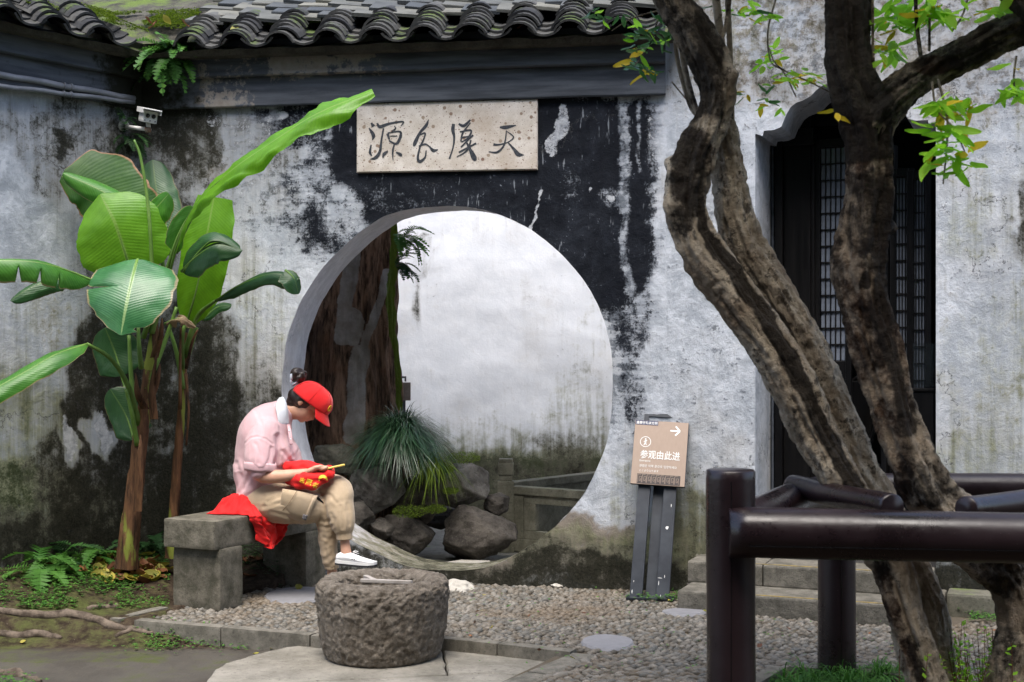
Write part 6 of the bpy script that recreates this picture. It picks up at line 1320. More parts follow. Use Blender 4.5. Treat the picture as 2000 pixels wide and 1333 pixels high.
for a in ((tr1, 1245, 118, 44, 34, 24, 36, 5.2, (.25, .55, .2)), (tr1, 1250, 60, 60, 38, 30, 28, 5.2, (.1, .9, .05)), (tr1, 1300, 70, 44, 55, 36, 28, 5.1, (.15, .85, 0)), (tr1, 1165, 40, 40, 22, 6, 30, 5.2, (.2, .8, 0)), (tr1, 1480, 30, 50, 30, 22, 32, 5.1, (.8, .1, .1)), (tr1, 1500, 115, 40, 40, 18, 28, 5.1, (.7, .25, .1)), (tr1, 1495, 190, 30, 30, 10, 26, 5.1, (.6, .2, .3)), (tr1, 1575, 155, 45, 20, 18, 36, 4.9, (.7, .05, .25)), (tr1, 1455, 170, 20, 20, 5, 20, 5.1, (.2, .2, .6)), (tr1, 1340, 10, 40, 20, 8, 30, 5.1, (.3, .6, .1))): leaves(*a)
for a in ((tr2, 1850, 215, 40, 30, 36, 48, 4.58, (.75, 0, .25)), (tr2, 1845, 300, 55, 50, 44, 50, 4.56, (.9, 0, .1)), (tr2, 1745, 60, 50, 50, 36, 46, 4.75, (.85, 0, .15)), (tr2, 1830, 30, 70, 45, 48, 50, 4.65, (.85, 0, .15)), (tr2, 1720, 110, 20, 40, 10, 42, 4.75, (.95, 0, .05)), (tr2, 1950, 20, 60, 25, 22, 46, 4.6, (.8, 0, .2)), (tr2, 1985, 170, 30, 50, 22, 46, 4.5, (.75, 0, .25)), (tr2, 1635, 215, 8, 10, 3, 34, 4.6, (.4, 0, .6))): leaves(*a)
print('leaves', nleaf)
# the crown above the picture
def crown(tree, cs, n, seed, mat='tree_leaf_dark'):
    rr = random.Random(seed); V = []; Fc = []; Rn = []
    cl = [Vector(rr.choice(cs)) + Vector((rr.gauss(0, .35), rr.gauss(0, .35), rr.gauss(0, .22))) for _ in range(70)]
    for i in range(n):
        c = rr.choice(cl) + Vector((rr.gauss(0, .12), rr.gauss(0, .12), rr.gauss(0, .09)))
        if c.z < 2.9: continue
        d = Vector((rr.gauss(0, 1), rr.gauss(0, 1), rr.gauss(0, .5))).normalized(); s_ = d.cross(Vector((rr.gauss(0, 1), rr.gauss(0, 1), 1))).normalized(); L = rr.uniform(.05, .09); k = len(V)
        V += [c, c + d * L * .5 + s_ * L * .22, c + d * L, c + d * L * .5 - s_ * L * .22]; Fc.append((k, k + 1, k + 2, k + 3)); Rn += [rr.random()] * 4
    return obj('crown', V, Fc, M[mat], tree, False, {'rnd': Rn}, 'stuff')
crown(tr1, [(.3, 4.9, 3.6), (.9, 5.0, 3.7), (.6, 4.4, 3.8)], 4500, 1); crown(tr2, [(1.3, 4.6, 3.5), (1.9, 4.5, 3.6), (2.4, 4.6, 3.5), (1.6, 4.0, 3.7)], 6500, 2)

# young shoots in the bed beside the trees
for (px, py, n_, h, sp, lb, sd) in ((1890, 1320, 60, .22, .16, 'thin reddish shoots with yellow-green leaves between the two tree bases', 1), (1950, 1262, 20, .16, .08, 'leafy young shoots against the dark trunk at the right edge', 2)):
    p = W(px, 1400, 4.95); p.z = -.06; root = empty('young_shoots', p, lb, 'plant'); rr = random.Random(sd); ms = MB(); V = []; Fc = []; Rn = []
    for i in range(n_):
        b = p + Vector((rr.gauss(0, sp * .6), rr.gauss(0, .08), 0)); hh = h * rr.uniform(.7, 1.35) + .12; top = b + Vector((rr.gauss(0, .04), rr.gauss(0, .04), hh)); ms.tube([b, b.lerp(top, .5) + Vector((rr.gauss(0, .01), 0, 0)), top], [.0022, .0018, .001], 4)
        for q in range(9):
            c = b.lerp(top, rr.uniform(.5, 1)); d = Vector((rr.gauss(0, 1), rr.gauss(0, 1), rr.gauss(.2, .4))).normalized(); s_ = d.cross(Vector((0, rr.gauss(0, .4), 1))).normalized(); L = rr.uniform(.014, .034); k = len(V); a = rr.random()
            V += [c, c + d * L * .5 + s_ * L * .28, c + d * L, c + d * L * .5 - s_ * L * .28]; Fc.append((k, k + 1, k + 2, k + 3)); Rn += [a] * 4
    obj('shoot_stems', ms.v, ms.f, M['leaf_brown'], root, False, {'rnd': [.2] * len(ms.v)}); obj('shoot_leaves', V, Fc, M['tree_leaf'], root, False, {'rnd': Rn})
# ------------------------------------------------------------ the seated person
from mathutils.bvhtree import BVHTree
YM = 7.60
def capsule(mb, pts, n=18, m=10):
    """pts: (px,py,Y,r) -> tapered tube with round ends"""
    A = spline([(*W(a, b, Y), r) for a, b, Y, r in pts], max(m, 6 * len(pts))); P = [Vector(q[:3]) for q in A]; Rr = [q[3] for q in A]
    d0 = (P[0] - P[1]).normalized(); d1 = (P[-1] - P[-2]).normalized(); h0, h1 = [], []
    for k in (1, 2, 3): a = k / 3 * math.pi / 2 * .97; h0.append((P[0] + d0 * Rr[0] * math.sin(a), Rr[0] * math.cos(a))); h1.append((P[-1] + d1 * Rr[-1] * math.sin(a), Rr[-1] * math.cos(a)))
    PP = [q[0] for q in reversed(h0)] + P + [q[0] for q in h1]; RR = [q[1] for q in reversed(h0)] + Rr + [q[1] for q in h1]
    v, f = tube(PP, RR, n, True); mb.add(v, f)
def ell(mb, c, rad, rot=None, sub=3):
    bm = bmesh.new(); bmesh.ops.create_icosphere(bm, subdivisions=sub, radius=1); V = [Vector((v.co.x * rad[0], v.co.y * rad[1], v.co.z * rad[2])) for v in bm.verts]
    if rot is not None: V = [rot @ v for v in V]
    mb.add([Vector(c) + v for v in V], [tuple(q.index for q in f.verts) for f in bm.faces]); bm.free()
# cloth and skin
t = NT('skin', .5, .4); n = t.noise(14, 5, .6); t.b.inputs['Subsurface Weight'].default_value = .15; t.b.inputs['Subsurface Radius'].default_value = (.02, .008, .004); t.b.inputs['Subsurface Scale'].default_value = .5
M['skin'] = t.out(t.mix(t.ss(n, .3, .7), (.50, .275, .185), (.60, .345, .24)), None, t.bump(n, .1, .002))
def cloth(name, a, b, rough=.85, sc=4, wv=500, sheen=.2, big=.5):
    t = NT(name, rough, .2); t.b.inputs['Sheen Weight'].default_value = sheen; n = t.noise(sc, 5, .6); w = t.wave(wv); w2 = t.wave(wv, dirn='Z')
    return t.out(t.mix(t.ss(n, .3, .7), a, b), None, t.bump(t.add(t.mul(t.add(w, w2), .08), t.noise(28, 5, .6)), big, .004))
M['pink'] = cloth('pink_cotton', (.57, .36, .385), (.63, .42, .44)); M['white_cloth'] = cloth('white_cotton', (.66, .69, .74), (.74, .77, .80)); M['khaki'] = cloth('khaki_twill', (.41, .31, .20), (.48, .375, .26), .8)
M['red'] = cloth('red_cloth', (.62, .010, .012), (.74, .020, .018), .6, sheen=.1); M['red_cap'] = cloth('red_cap_cloth', (.70, .012, .014), (.78, .020, .018), .7)
t = NT('black_hair', .35, .5); n = t.noise(1, 5, .6, t.mapc((200, 200, 30))); M['hair'] = t.out(t.mix(n, (.010, .007, .006), (.035, .020, .015)), None, t.bump(n, .6, .003))
M['gold'] = simple('gold_print', (.75, .48, .03), (.82, .55, .05), 40, .5, b=0)
M['shoe'] = simple('white_canvas', (.70, .70, .71), (.78, .78, .78), 60, .8, .3, .15, .002); M['rubber'] = simple('white_rubber', (.62, .62, .62), (.70, .70, .69), 20, .5, .4, 0); M['sole'] = simple('black_sole', (.015, .015, .018), (.03, .03, .032), 30, .7, .3, .1)
HC = W(601, 781, YM); hf = Vector((.55, 0, -.835)); hu = Vector((.835, 0, .55)); hs = Vector((0, -1, 0))      # head: forward, up, right-hand side
def H(f, u, s=0): return HC + hf * f + hu * u + hs * s
HR = Matrix((hf, hs, hu)).transposed()
body = MB()
ell(body, H(.0, .0), (.088, .070, .088), HR); ell(body, H(.038, -.045), (.062, .060, .072), HR); ell(body, H(.070, -.088), (.026, .026, .022), HR); ell(body, H(.050, -.055, .030), (.032, .022, .035), HR); ell(body, H(.050, -.055, -.030), (.032, .022, .035), HR)
ell(body, H(.030, -.082, .03), (.042, .02, .022), HR); ell(body, H(.030, -.082, -.03), (.042, .02, .022), HR)
ell(body, H(.094, -.018), (.012, .010, .026), HR); ell(body, H(.105, -.036), (.012, .013, .010), HR)       # nose
ell(body, H(.094, -.062), (.010, .018, .006), HR); ell(body, H(.092, -.072), (.010, .015, .006), HR)       # lips
for s in (-1, 1):
    ell(body, H(-.008, -.022, .077 * s), (.017, .007, .028), HR); ell(body, H(.002, -.040, .074 * s), (.009, .007, .010), HR)
neck = [(600, 806, YM, .050), (578, 803, YM, .050), (558, 806, YM, .050), (548, 816, YM, .050)]
capsule(body, neck); capsule(body, [(536, 836, YM, .075), (524, 880, YM, .11), (512, 930, YM, .10), (512, 970, YM, .11)])
capsule(body, [(528, 846, YM + .15, .045), (520, 846, YM - .13, .045)])
arm_n = [(517, 842, 7.46, .050), (508, 885, 7.42, .044), (507, 925, 7.38, .040), (535, 931, 7.37, .038), (570, 928, 7.365, .031), (600, 923, 7.36, .022)]
capsule(body, arm_n); capsule(body, [(525, 842, 7.77, .05), (530, 890, 7.80, .044), (545, 928, 7.78, .038), (580, 930, 7.66, .032), (612, 925, 7.50, .023)])
HDv = W(640, 916, 7.37)
def hand(mb, wrist, knuck, palm_up, side, fingers, thumb):
    wrist, knuck = Vector(wrist), Vector(knuck); d = (knuck - wrist).normalized()
    for k in (-1.5, -.5, .5, 1.5):
        v, f = tube([wrist + side * k * .008, wrist.lerp(knuck, .5) + side * k * .015, knuck + side * k * .018], [.015, .0145, .0115], 12, True); mb.add(v, f)
    for k, pts in enumerate(fingers): v, f = tube([Vector(p) for p in pts], [.0098, .0092, .0086, .0074][:len(pts)], 10, True); mb.add(v, f)
    v, f = tube([Vector(p) for p in thumb], [.014, .012, .0105, .008], 10, True); mb.add(v, f)
wN = W(600, 923, 7.36); kN = W(621, 917, 7.375); sN = Vector((.05, .9, -.35)).normalized()
fN = []
for k in range(4):
    b = kN + sN * (k - 1.5) * .0185; L = (.030, .034, .032, .026)[k]
    fN.append([b, b + Vector((L, .002, -.006 - .002 * k)), b + Vector((L * 1.65, .008, -.002)), b + Vector((L * 1.9, .012, .011))])
hand(body, wN, kN, None, sN, fN, [wN + Vector((.02, -.012, .01)), wN + Vector((.045, -.016, .028)), wN + Vector((.075, -.008, .034)), wN + Vector((.098, .004, .030))])
wF = W(614, 925, 7.49); kF = W(630, 920, 7.455); fF = []
for k in range(4):
    b = kF + sN * (k - 1.5) * .0185; L = .03; fF.append([b, b + Vector((L, -.006, -.006)), b + Vector((L * 1.6, -.012, .0)), b + Vector((L * 1.9, -.016, .010))])
hand(body, wF, kF, None, sN, fF, [wF + Vector((.015, .01, .012)), wF + Vector((.04, .012, .026)), wF + Vector((.066, .004, .032)), wF + Vector((.086, -.006, .03))])
capsule(body, [(515, 985, 7.50, .09), (575, 988, 7.47, .075), (634, 992, 7.47, .055), (640, 1050, 7.48, .045), (648, 1110, 7.50, .029), (652, 1150, 7.50, .032)])
capsule(body, [(520, 968, 7.70, .09), (600, 962, 7.62, .07), (662, 960, 7.48, .055), (666, 1000, 7.42, .045), (671, 1040, 7.40, .030), (674, 1062, 7.40, .0265), (676, 1080, 7.40, .030)])
person = body.build('person', M['skin'], None, True); remesh(person, .0048, 3, .5)
props(person, 'seated woman in pink polo shirt, khaki trousers and red cap looking down at her phone', 'person')
# eyes: closed lids with lashes under the peak
m = MB()
for s in (-1, 1): v, f = tube([H(.088, -.004, (.018 + .005 * k) * s) + hf * (-.0012 * (k - 2) ** 2) + hu * (-.0010 * (2 - abs(k - 2))) for k in range(5)], .0016, 5); m.add(v, f)
m.build('eyelashes', M['hair'], person)
m = MB(); ell(m, H(.097, -.064), (.008, .016, .0045), HR); ell(m, H(.096, -.071), (.008, .013, .0045), HR); m.build('lips', simple('lip', (.42, .13, .11), (.5, .18, .15), 30, .4, .4, 0), person, True)

# hair
m = MB(); ell(m, H(-.016, -.004), (.090, .080, .088), HR); ell(m, H(-.058, -.040), (.046, .060, .050), HR); ell(m, H(-.018, -.012, .060), (.040, .026, .045), HR); ell(m, H(-.018, -.012, -.060), (.040, .026, .045), HR)
capsule(m, [(570, 790, YM, .045), (562, 795, YM, .03)])
hair = m.build('hair', M['hair'], person, True); remesh(hair, .006, 3)
displace(hair, lambda p: .003 * mnoise.noise(Vector((p.x * 30, p.y * 90, p.z * 30))))
m = MB()
for k in range(9): 
    a = k * .7; c = W(582, 733, YM) + Vector((.008 * math.cos(a), .012 * math.sin(a), .006 * math.cos(a * 1.7))); Q = Euler((a, a * .7, a * .3)).to_matrix()
    v, f = tube([c + Q @ Vector((.032 * math.cos(q), .030 * math.sin(q), .010 * math.sin(q * 2))) for q in np.linspace(0, 5.8, 22)], .0135, 8); m.add(v, f)
ell(m, W(582, 733, YM), (.036, .036, .034)); bun = m.build('hair_bun', M['hair'], person, True); remesh(bun, .005, 1)
m = MB(); c = W(580, 748, YM); v, f = tube([c + Vector((.024 * math.cos(q) - .004, .026 * math.sin(q), .016 * math.cos(q))) for q in np.linspace(0, 6.28, 20)], .0055, 8); m.add(v, f); ell(m, W(569, 737, YM - .03), (.010, .012, .020)); ell(m, W(568, 745, YM - .028), (.007, .009, .014)); m.build('hair_tie', simple('pale_scrunchie', (.45, .50, .58), (.62, .66, .72), 40, .7), person, True)

# cap
uc = Vector((.66, 0, .751)).normalized(); fcv = Vector((.751, 0, -.66)).normalized(); CC = W(607, 785, YM)
V = []; NA2, NB2 = 64, 22
def cap_pt(a, b, ex=0):
    q = math.pi / 2 * b; x = math.cos(a); y = math.sin(a); rf = .126 if x > 0 else .128
    seam = .0022 * (abs(math.cos(a * 3)) ** 14) * math.cos(q) ** .3; fold = .0035 * fbm((x * 2, y * 2, b * 3), 3) * math.cos(q)
    r = math.cos(q) ** .82; h = .114 * math.sin(q) ** .9
    return CC + fcv * (x * (rf * r + fold - seam + ex) + .012 * (1 - b) * 0) + hs * (-y * (.102 * r + fold - seam + ex)) + uc * (h + ex * .5 + (.010 * x if b < .1 else .010 * x * (1 - b)) - .004)
for j in range(NB2 + 1):
    for i in range(NA2): V.append(cap_pt(2 * math.pi * i / NA2, j / NB2))
cap = obj('cap', V, grid_faces(NB2 + 1, NA2, True), M['red_cap'], person, True)
s_m = cap.modifiers.new('s', 'SOLIDIFY'); s_m.thickness = .003; s_m.offset = -1
m = MB(); ell(m, CC + uc * .105, (.007, .007, .004)); m.build('cap_button', M['red_cap'], cap, True)
V = []
for j in range(12):
    t_ = j / 11
    for i in range(25):
        a = -1.15 + 2.3 * i / 24; base_ = CC + fcv * (math.cos(a) * .119) - hs * (math.sin(a) * .096) + uc * (-.002 + .010 * math.cos(a)); L = .076 * (math.cos(a * .78) ** .55) * t_
        V.append(base_ + (fcv * .62 - uc * .70).normalized() * L - uc * (.000) + (uc * .02) * (1 - abs(a) / 1.15) * t_ * .7 + fcv * (.006 * (1 - (a / 1.15) ** 2) * t_))
pk = obj('cap_peak', V, grid_faces(12, 25), M['red_cap'], cap, True); s_m = pk.modifiers.new('s', 'SOLIDIFY'); s_m.thickness = .0035; s_m.offset = 0
m = MB()
for a0 in np.linspace(0, 2 * math.pi, 7)[:-1]:
    m.tube([cap_pt(a0 + math.pi / 6, b, .0012) for b in np.linspace(.02, .97, 14)], .0010, 5)
m.build('cap_seam', simple('dark_red_stitch', (.34, .008, .008), (.4, .01, .01), 30, .8, b=0), cap, True)
m = MB(); 
for q in np.linspace(0, 5.4, 14): pass
v, f = tube([cap_pt(-.42 + .11 * math.cos(q), .22 + .10 * math.sin(q), .0025) for q in np.linspace(.6, 6.0, 18)], .0022, 6); m.add(v, f); v, f = tube([cap_pt(-.42 + .05 * math.cos(q), .20 + .05 * math.sin(q), .0025) for q in np.linspace(-1.5, 2.5, 10)], .0018, 6); m.add(v, f); m.build('cap_badge', M['gold'], cap, True)

# polo shirt
m = MB()
sec = [(563, 797, .062, .062, -142), (554, 803, .074, .080, -138), (541, 813, .106, .128, -130), (529, 830, .140, .180, -122), (525, 854, .172, .198, -110), (524, 880, .184, .190, -98), (523, 902, .186, .185, -94), (512, 925, .160, .178, -100), (505, 948, .138, .175, -104), (500, 966, .118, .172, -106), (496, 980, .100, .165, -108)]
SC = spline([(*W(a, b, YM), r1, r2, dg) for a, b, r1, r2, dg in sec], 44); V = []; nS = 72
for i, q in enumerate(SC):
    dg = R(q[5] + 90); U1 = Vector((math.cos(dg), 0, math.sin(dg)))
    for k in range(nS):
        a = 2 * math.pi * k / nS; ca_, sa_ = math.cos(a), math.sin(a); ca_ = math.copysign(abs(ca_) ** .85, ca_); V.append(Vector(q[:3]) + U1 * ca_ * q[3] + Vector((0, -1, 0)) * sa_ * q[4])
m.add(V, grid_faces(44, nS, True) + [tuple(reversed(range(nS))), tuple(43 * nS + k for k in range(nS))])
capsule(m, [(520, 840, 7.47, .080), (510, 870, 7.43, .088), (508, 898, 7.40, .086), (508, 908, 7.39, .082)]); capsule(m, [(530, 840, 7.74, .080), (532, 875, 7.78, .088), (536, 905, 7.79, .082)])
shirt = m.build('polo_shirt', M['pink'], person, True); remesh(shirt, .0055, 6, .6)
def sf(p):
    x, y = px_of(p); e = .009 * fbm(Vector((p.x * 1.2, p.y * 1.2, p.z * .9)) * 6 + Vector((3, 1, 2)), 3)
    e += .010 * math.sin((x * .55 + y * .42) * .16 + 4 * fbm(p, 2, 4)) * max(0, min(1, (y - 850) / 60)) * (1 if x > 535 or y > 920 else .35)
    e += .006 * math.sin((x * .35 - y * .7) * .22 + 3 * fbm(p, 2, 5)) * max(0, 1 - abs(y - 925) / 40)
    return e
def crease_fn(lines, dk=.5):
    def f(p):
        x, y = px_of(p); e = 0
        for w, d, pts in lines:
            dm = 1e9; w = w * 1.5; d = d * dk
            for (ax, ay), (bx, by) in zip(pts[:-1], pts[1:]):
                L2 = (bx - ax) ** 2 + (by - ay) ** 2; t_ = max(0, min(1, ((x - ax) * (bx - ax) + (y - ay) * (by - ay)) / L2)); q = math.hypot(x - ax - t_ * (bx - ax), y - ay - t_ * (by - ay)); dm = min(dm, q)
            if dm < w * 4: e += d * (-math.exp(-(dm / w) ** 2) + .65 * math.exp(-((dm - w * 2) / w) ** 2))
        return e
    return f
cr1 = crease_fn([(2.6, .011, [(537, 915), (545, 880), (541, 852)]), (2.4, .008, [(545, 915), (568, 905), (588, 888)]), (2.2, .008, [(552, 882), (566, 900), (578, 912)]), (2.2, .007, [(560, 902), (580, 886), (592, 868)]), (1.2, .004, [(480, 866), (490, 856), (503, 853), (520, 858), (533, 868)]), (2.4, .007, [(470, 962), (485, 935), (498, 915)]),
                (2.2, .006, [(480, 972), (500, 958), (520, 945)]), (2.0, .007, [(566, 842), (572, 866), (574, 892)]), (1.8, .006, [(578, 850), (582, 875), (580, 900)]), (2.4, .007, [(462, 905), (470, 930), (475, 955)]), (2.2, .006, [(500, 868), (507, 885), (506, 905)]), (2.0, .006, [(530, 875), (527, 895), (520, 912)]), (2.2, .006, [(548, 925), (535, 940), (518, 962)]), (2.0, .005, [(500, 805), (512, 830), (510, 850)])])
displace(shirt, lambda p: sf(p) * .6 + (cr1(p) if p.y < 7.62 else 0))
# sleeve hem, collar, placket
m = MB(); c = W(508, 914, 7.385); V = []
for j in range(5):
    for k in range(40):
        a = 2 * math.pi * k / 40; r_ = .083 + (.0035 if j in (1, 2, 3) else 0); V.append(c + Vector((math.cos(a) * r_ * 1.0, math.sin(a) * r_ * .84, .030 - j * .0115 - .02 * math.cos(a) * .3 + .002 * math.sin(a * 5))))
obj('sleeve', V, grid_faces(5, 40, True), M['pink'], shirt, True).modifiers.new('s', 'SOLIDIFY').thickness = .004
def strip(name, top, bot, mat, parent, th=.004, n=26, belly=.0):
    A = spline([tuple(W(*p)) for p in top], n); B = spline([tuple(W(*p)) for p in bot], n); V = []
    for i in range(n):
        for j in range(5): u = j / 4; V.append(Vector(A[i]).lerp(Vector(B[i]), u) + Vector((0, -1, .3)) * belly * math.sin(math.pi * u))
    o = obj(name, V, grid_faces(n, 5), mat, parent, True); s = o.modifiers.new('s', 'SOLIDIFY'); s.thickness = th; s.offset = 0; return o
for sg2 in (1, -1):
    f_ = lambda d: YM - d * sg2
    strip('collar', [(546, 777, f_(0)), (553, 776, f_(.050)), (558, 784, f_(.070)), (562, 800, f_(.078)), (564, 822, f_(.055))], [(536, 790, f_(0)), (538, 796, f_(.090)), (541, 810, f_(.120)), (547, 833, f_(.115)), (564, 827, f_(.062))], M['white_cloth'], shirt, .003, belly=.003)
strip('placket', [(561, 830, 7.525), (563, 848, 7.47), (566, 868, 7.45)], [(566, 830, 7.54), (570, 848, 7.48), (572, 868, 7.455)], M['pink'], shirt, .006)
m = MB()
for (x, y, Y) in ((565, 842, 7.468), (568, 858, 7.442)): c = W(x, y, Y); m.tube([c, c + Vector((0, -.003, 0))], .0045, 10)
m.build('button', M['white_cloth'], shirt, True)

# trousers
m = MB(); ell(m, W(508, 976, YM), (.135, .19, .105)); capsule(m, [(515, 980, 7.50, .112), (560, 985, 7.46, .112), (600, 990, 7.45, .096), (632, 995, 7.46, .074), (639, 1020, 7.47, .060), (641, 1060, 7.48, .054), (645, 1092, 7.49, .046), (647, 1099, 7.49, .042)])
capsule(m, [(520, 965, 7.70, .10), (580, 962, 7.64, .098), (630, 955, 7.54, .088), (661, 958, 7.46, .078), (663, 985, 7.43, .082), (668, 1012, 7.41, .074), (671, 1030, 7.40, .062), (672, 1040, 7.40, .047)])
tro = m.build('trousers', M['khaki'], person, True); remesh(tro, .0055, 5, .6)
def tf(p):
    x, y = px_of(p); e = .006 * fbm(p, 3, 9)
    e += .004 * math.sin((x * .5 + y * .9) * .12 + 5 * fbm(p, 3, 4)) + .004 * abs(fbm(Vector((p.x * 3, p.y, p.z * 1.2)) * 5, 3))
    if y > 1010 and x < 660: e += .004 * math.sin(y * .2 + x * .1 + 5 * fbm(p, 3, 7))
    if x > 640 and y < 1000: e += .003 * math.sin((x + y * .4) * .15 + 5 * fbm(p, 3, 5))
    if 1015 < y < 1040 and x > 650: e += .004 * math.sin(math.atan2(p.y - 7.4, p.x - W(671, 1030, 7.4).x) * 14) * min(1, (y - 1012) / 20)
    return e
cr2 = crease_fn([(2.2, .008, [(524, 981), (545, 972), (563, 966)]), (2.2, .007, [(515, 990), (540, 984), (560, 981)]), (2.2, .009, [(622, 954), (627, 968), (633, 982)]), (2.0, .007, [(631, 962), (645, 968), (656, 982)]), (2.2, .008, [(634, 988), (637, 1004), (642, 1020)]), (2.0, .007, [(648, 1004), (653, 1020), (657, 1036)]), (1.8, .006, [(666, 990), (669, 1012), (670, 1032)]), (1.8, .006, [(678, 985), (682, 1005), (683, 1025)]),
                (2.2, .008, [(626, 1016), (634, 1020), (642, 1018)]), (2.2, .007, [(628, 1028), (638, 1030), (648, 1028)]), (2.0, .005, [(632, 1050), (642, 1054), (652, 1050)]), (2.0, .006, [(636, 1075), (640, 1088), (640, 1096)]), (2.0, .006, [(645, 1070), (648, 1085), (652, 1096)]), (2.0, .006, [(605, 960), (625, 950), (640, 948)]), (2.0, .006, [(530, 1000), (560, 1008), (585, 1020)])], .34)
displace(tro, lambda p: tf(p) * .38 + (cr2(p) if p.y < 7.6 else 0))
def cuff(c0, c1, r, name='cuff'):
    a, b = W(*c0), W(*c1); P = [a.lerp(b, k / 8) for k in range(9)]; v, f = tube(P, [r * (1 + .03 * (k % 2)) for k in range(9)], 30, False)
    ax_ = (b - a).normalized(); v = [p + (p - (a + ax_ * (p - a).dot(ax_))).normalized() * .0022 * math.sin(i % 30 * 2 * math.pi / 30 * 12) for i, p in enumerate(v)]; o = obj(name, v, f, M['khaki'], tro, True); o.modifiers.new('s', 'SOLIDIFY').thickness = .003
cuff((672, 1038, 7.40), (673, 1054, 7.40), .043); cuff((647, 1097, 7.49), (648, 1110, 7.495), .038)
strip('pocket_flap', [(552, 955, 7.345), (585, 960, 7.335), (619, 968, 7.35)], [(548, 1000, 7.375), (572, 1014, 7.365), (597, 1023, 7.375)], M['khaki'], tro, .006, belly=.018)
strip('pocket_flap', [(614, 968, 7.346), (616, 968, 7.343), (620, 968, 7.35)], [(594, 1021, 7.372), (596, 1022, 7.37), (599, 1023, 7.375)], M['khaki'], tro, .009, belly=.018)
strip('inner_gap', [(619, 966, 7.385), (622, 970, 7.385), (632, 982, 7.39)], [(619, 976, 7.385), (625, 980, 7.385), (632, 984, 7.39)], M['black'], tro, .004)
strip('patch', [(592, 1005, 7.340), (601, 1007, 7.340)], [(590, 1014, 7.348), (598, 1017, 7.348)], simple('woven_patch', (.02, .02, .03), (.30, .28, .28), 260, .8), tro, .003, n=3)
m = MB(); m.tube([W(580, 959, 7.325), W(570, 975, 7.318), W(560, 990, 7.335), W(551, 998, 7.355)], .0016, 5); m.build('seam', simple('dark_khaki_seam', (.16, .11, .065), (.2, .14, .08), 30, .9, b=0), tro, True)

# shoes
def shoe(heel, toe, ankle, name='shoe'):
    hl, to = W(*heel), W(*toe); ax_ = (to - hl); L = ax_.length; ax_.normalize(); up_ = Vector((0, 0, 1)); up_ = (up_ - ax_ * up_.dot(ax_)).normalized(); sd = ax_.cross(up_)
    wd = lambda t_: np.interp(t_, [0, .08, .3, .6, .85, .96, 1], [.018, .030, .033, .042, .040, .026, .004])
    top = lambda t_: np.interp(t_, [0, .1, .25, .42, .6, .8, .95, 1], [.050, .064, .066, .060, .044, .034, .026, .014])
    V = []; n = 40; k_ = 24
    for i in range(n):
        t_ = i / (n - 1)
        for k in range(k_):
            a = 2 * math.pi * k / k_; c_, s_ = math.cos(a), math.sin(a); h = top(t_); V.append(hl + ax_ * L * t_ + sd * wd(t_) * math.copysign(abs(c_) ** .8, c_) * (1 if s_ < 0 else (1 - .35 * s_)) + up_ * (.016 + (h - .016) * (s_ * .5 + .5)))
    root = obj(name, V, grid_faces(n, k_, True) + [tuple(reversed(range(k_)))], M['shoe'], person, True)
    for nm, z0_, z1_, ex, mt in (('foxing', .004, .020, .0025, 'rubber'), ('sole', -.006, .004, .0035, 'sole')):
        V = []
        O = [(t_, 1) for t_ in np.linspace(0, 1, 30)] + [(t_, -1) for t_ in np.linspace(1, 0, 30)]
        for z in (z0_, z1_): V += [hl + ax_ * (L * t_ + ex * (2 * t_ - 1)) + sd * (wd(t_) + ex) * s + up_ * (z + .006 * max(0, t_ - .8) / .2) for t_, s in O]
        N = len(O); obj(nm, V, [(i, (i + 1) % N, N + (i + 1) % N, N + i) for i in range(N)] + [tuple(range(N)), tuple(range(2 * N - 1, N - 1, -1))], M[mt], root, False)
    m = MB(); 
    for q in range(5):
        t_ = .42 + q * .06; h = top(t_) + .001; m.tube([hl + ax_ * L * (t_ + .01 * s) + sd * wd(t_) * .55 * s + up_ * (h - .004 * abs(s)) for s in (-1, -.4, .4, 1)], .0022, 6)
    c = hl + ax_ * L * .40 + up_ * .068
    for s in (-1, 1): m.tube([c, c + sd * .016 * s + up_ * .008 + ax_ * .01, c + sd * .020 * s + ax_ * .024 + up_ * .002, c + ax_ * .012], .0020, 6)
    m.tube([c, c + ax_ * .03 - sd * .02 - up_ * .01], .0018, 6); m.build('lace', M['rubber'], root, True)
    m = MB()
    for q in (.50, .56): m.tube([hl + ax_ * L * (q - .06) - sd * .0 + Vector((0, -.0, 0)) + sd * (-(wd(q) + .0005)) * (-1 if sd.y > 0 else 1) * 1.0 + up_ * .034, hl + ax_ * L * (q - .06) + sd * ((wd(q) + .002)) * (1 if sd.y < 0 else -1) + up_ * .034], .003, 8)
    m.build('eyelet', M['sole'], root, True)
shoe((657, 1100, 7.40), (735, 1106, 7.36), None); shoe((636, 1166, 7.50), (716, 1166, 7.44), None)

# phone in its yellow case
ph = empty('phone', W(650, 914, 7.40), 'phone in a yellow case held in both hands of the seated woman', 'phone')
a, b = W(629, 918, 7.39), W(669, 909, 7.41); d = (b - a).normalized(); wv_ = Vector((.0, .99, -.06)).normalized(); wv_ = (wv_ - d * wv_.dot(d)).normalized(); nn = d.cross(wv_); rot = Matrix((d, wv_, nn)).transposed()
m = MB(); m.box((a + b) / 2, ((b - a).length / 2 + .012, .037, .0055), rot, 0, .004); m.build('case', simple('yellow_case', (.72, .50, .10), (.80, .58, .14), 20, .4, .4, 0), ph, True)
m = MB(); m.box((a + b) / 2 + nn * .006 * (1 if nn.z > 0 else -1), ((b - a).length / 2 + .006, .033, .0012), rot, 0, .001); m.build('screen', M['black'], ph)

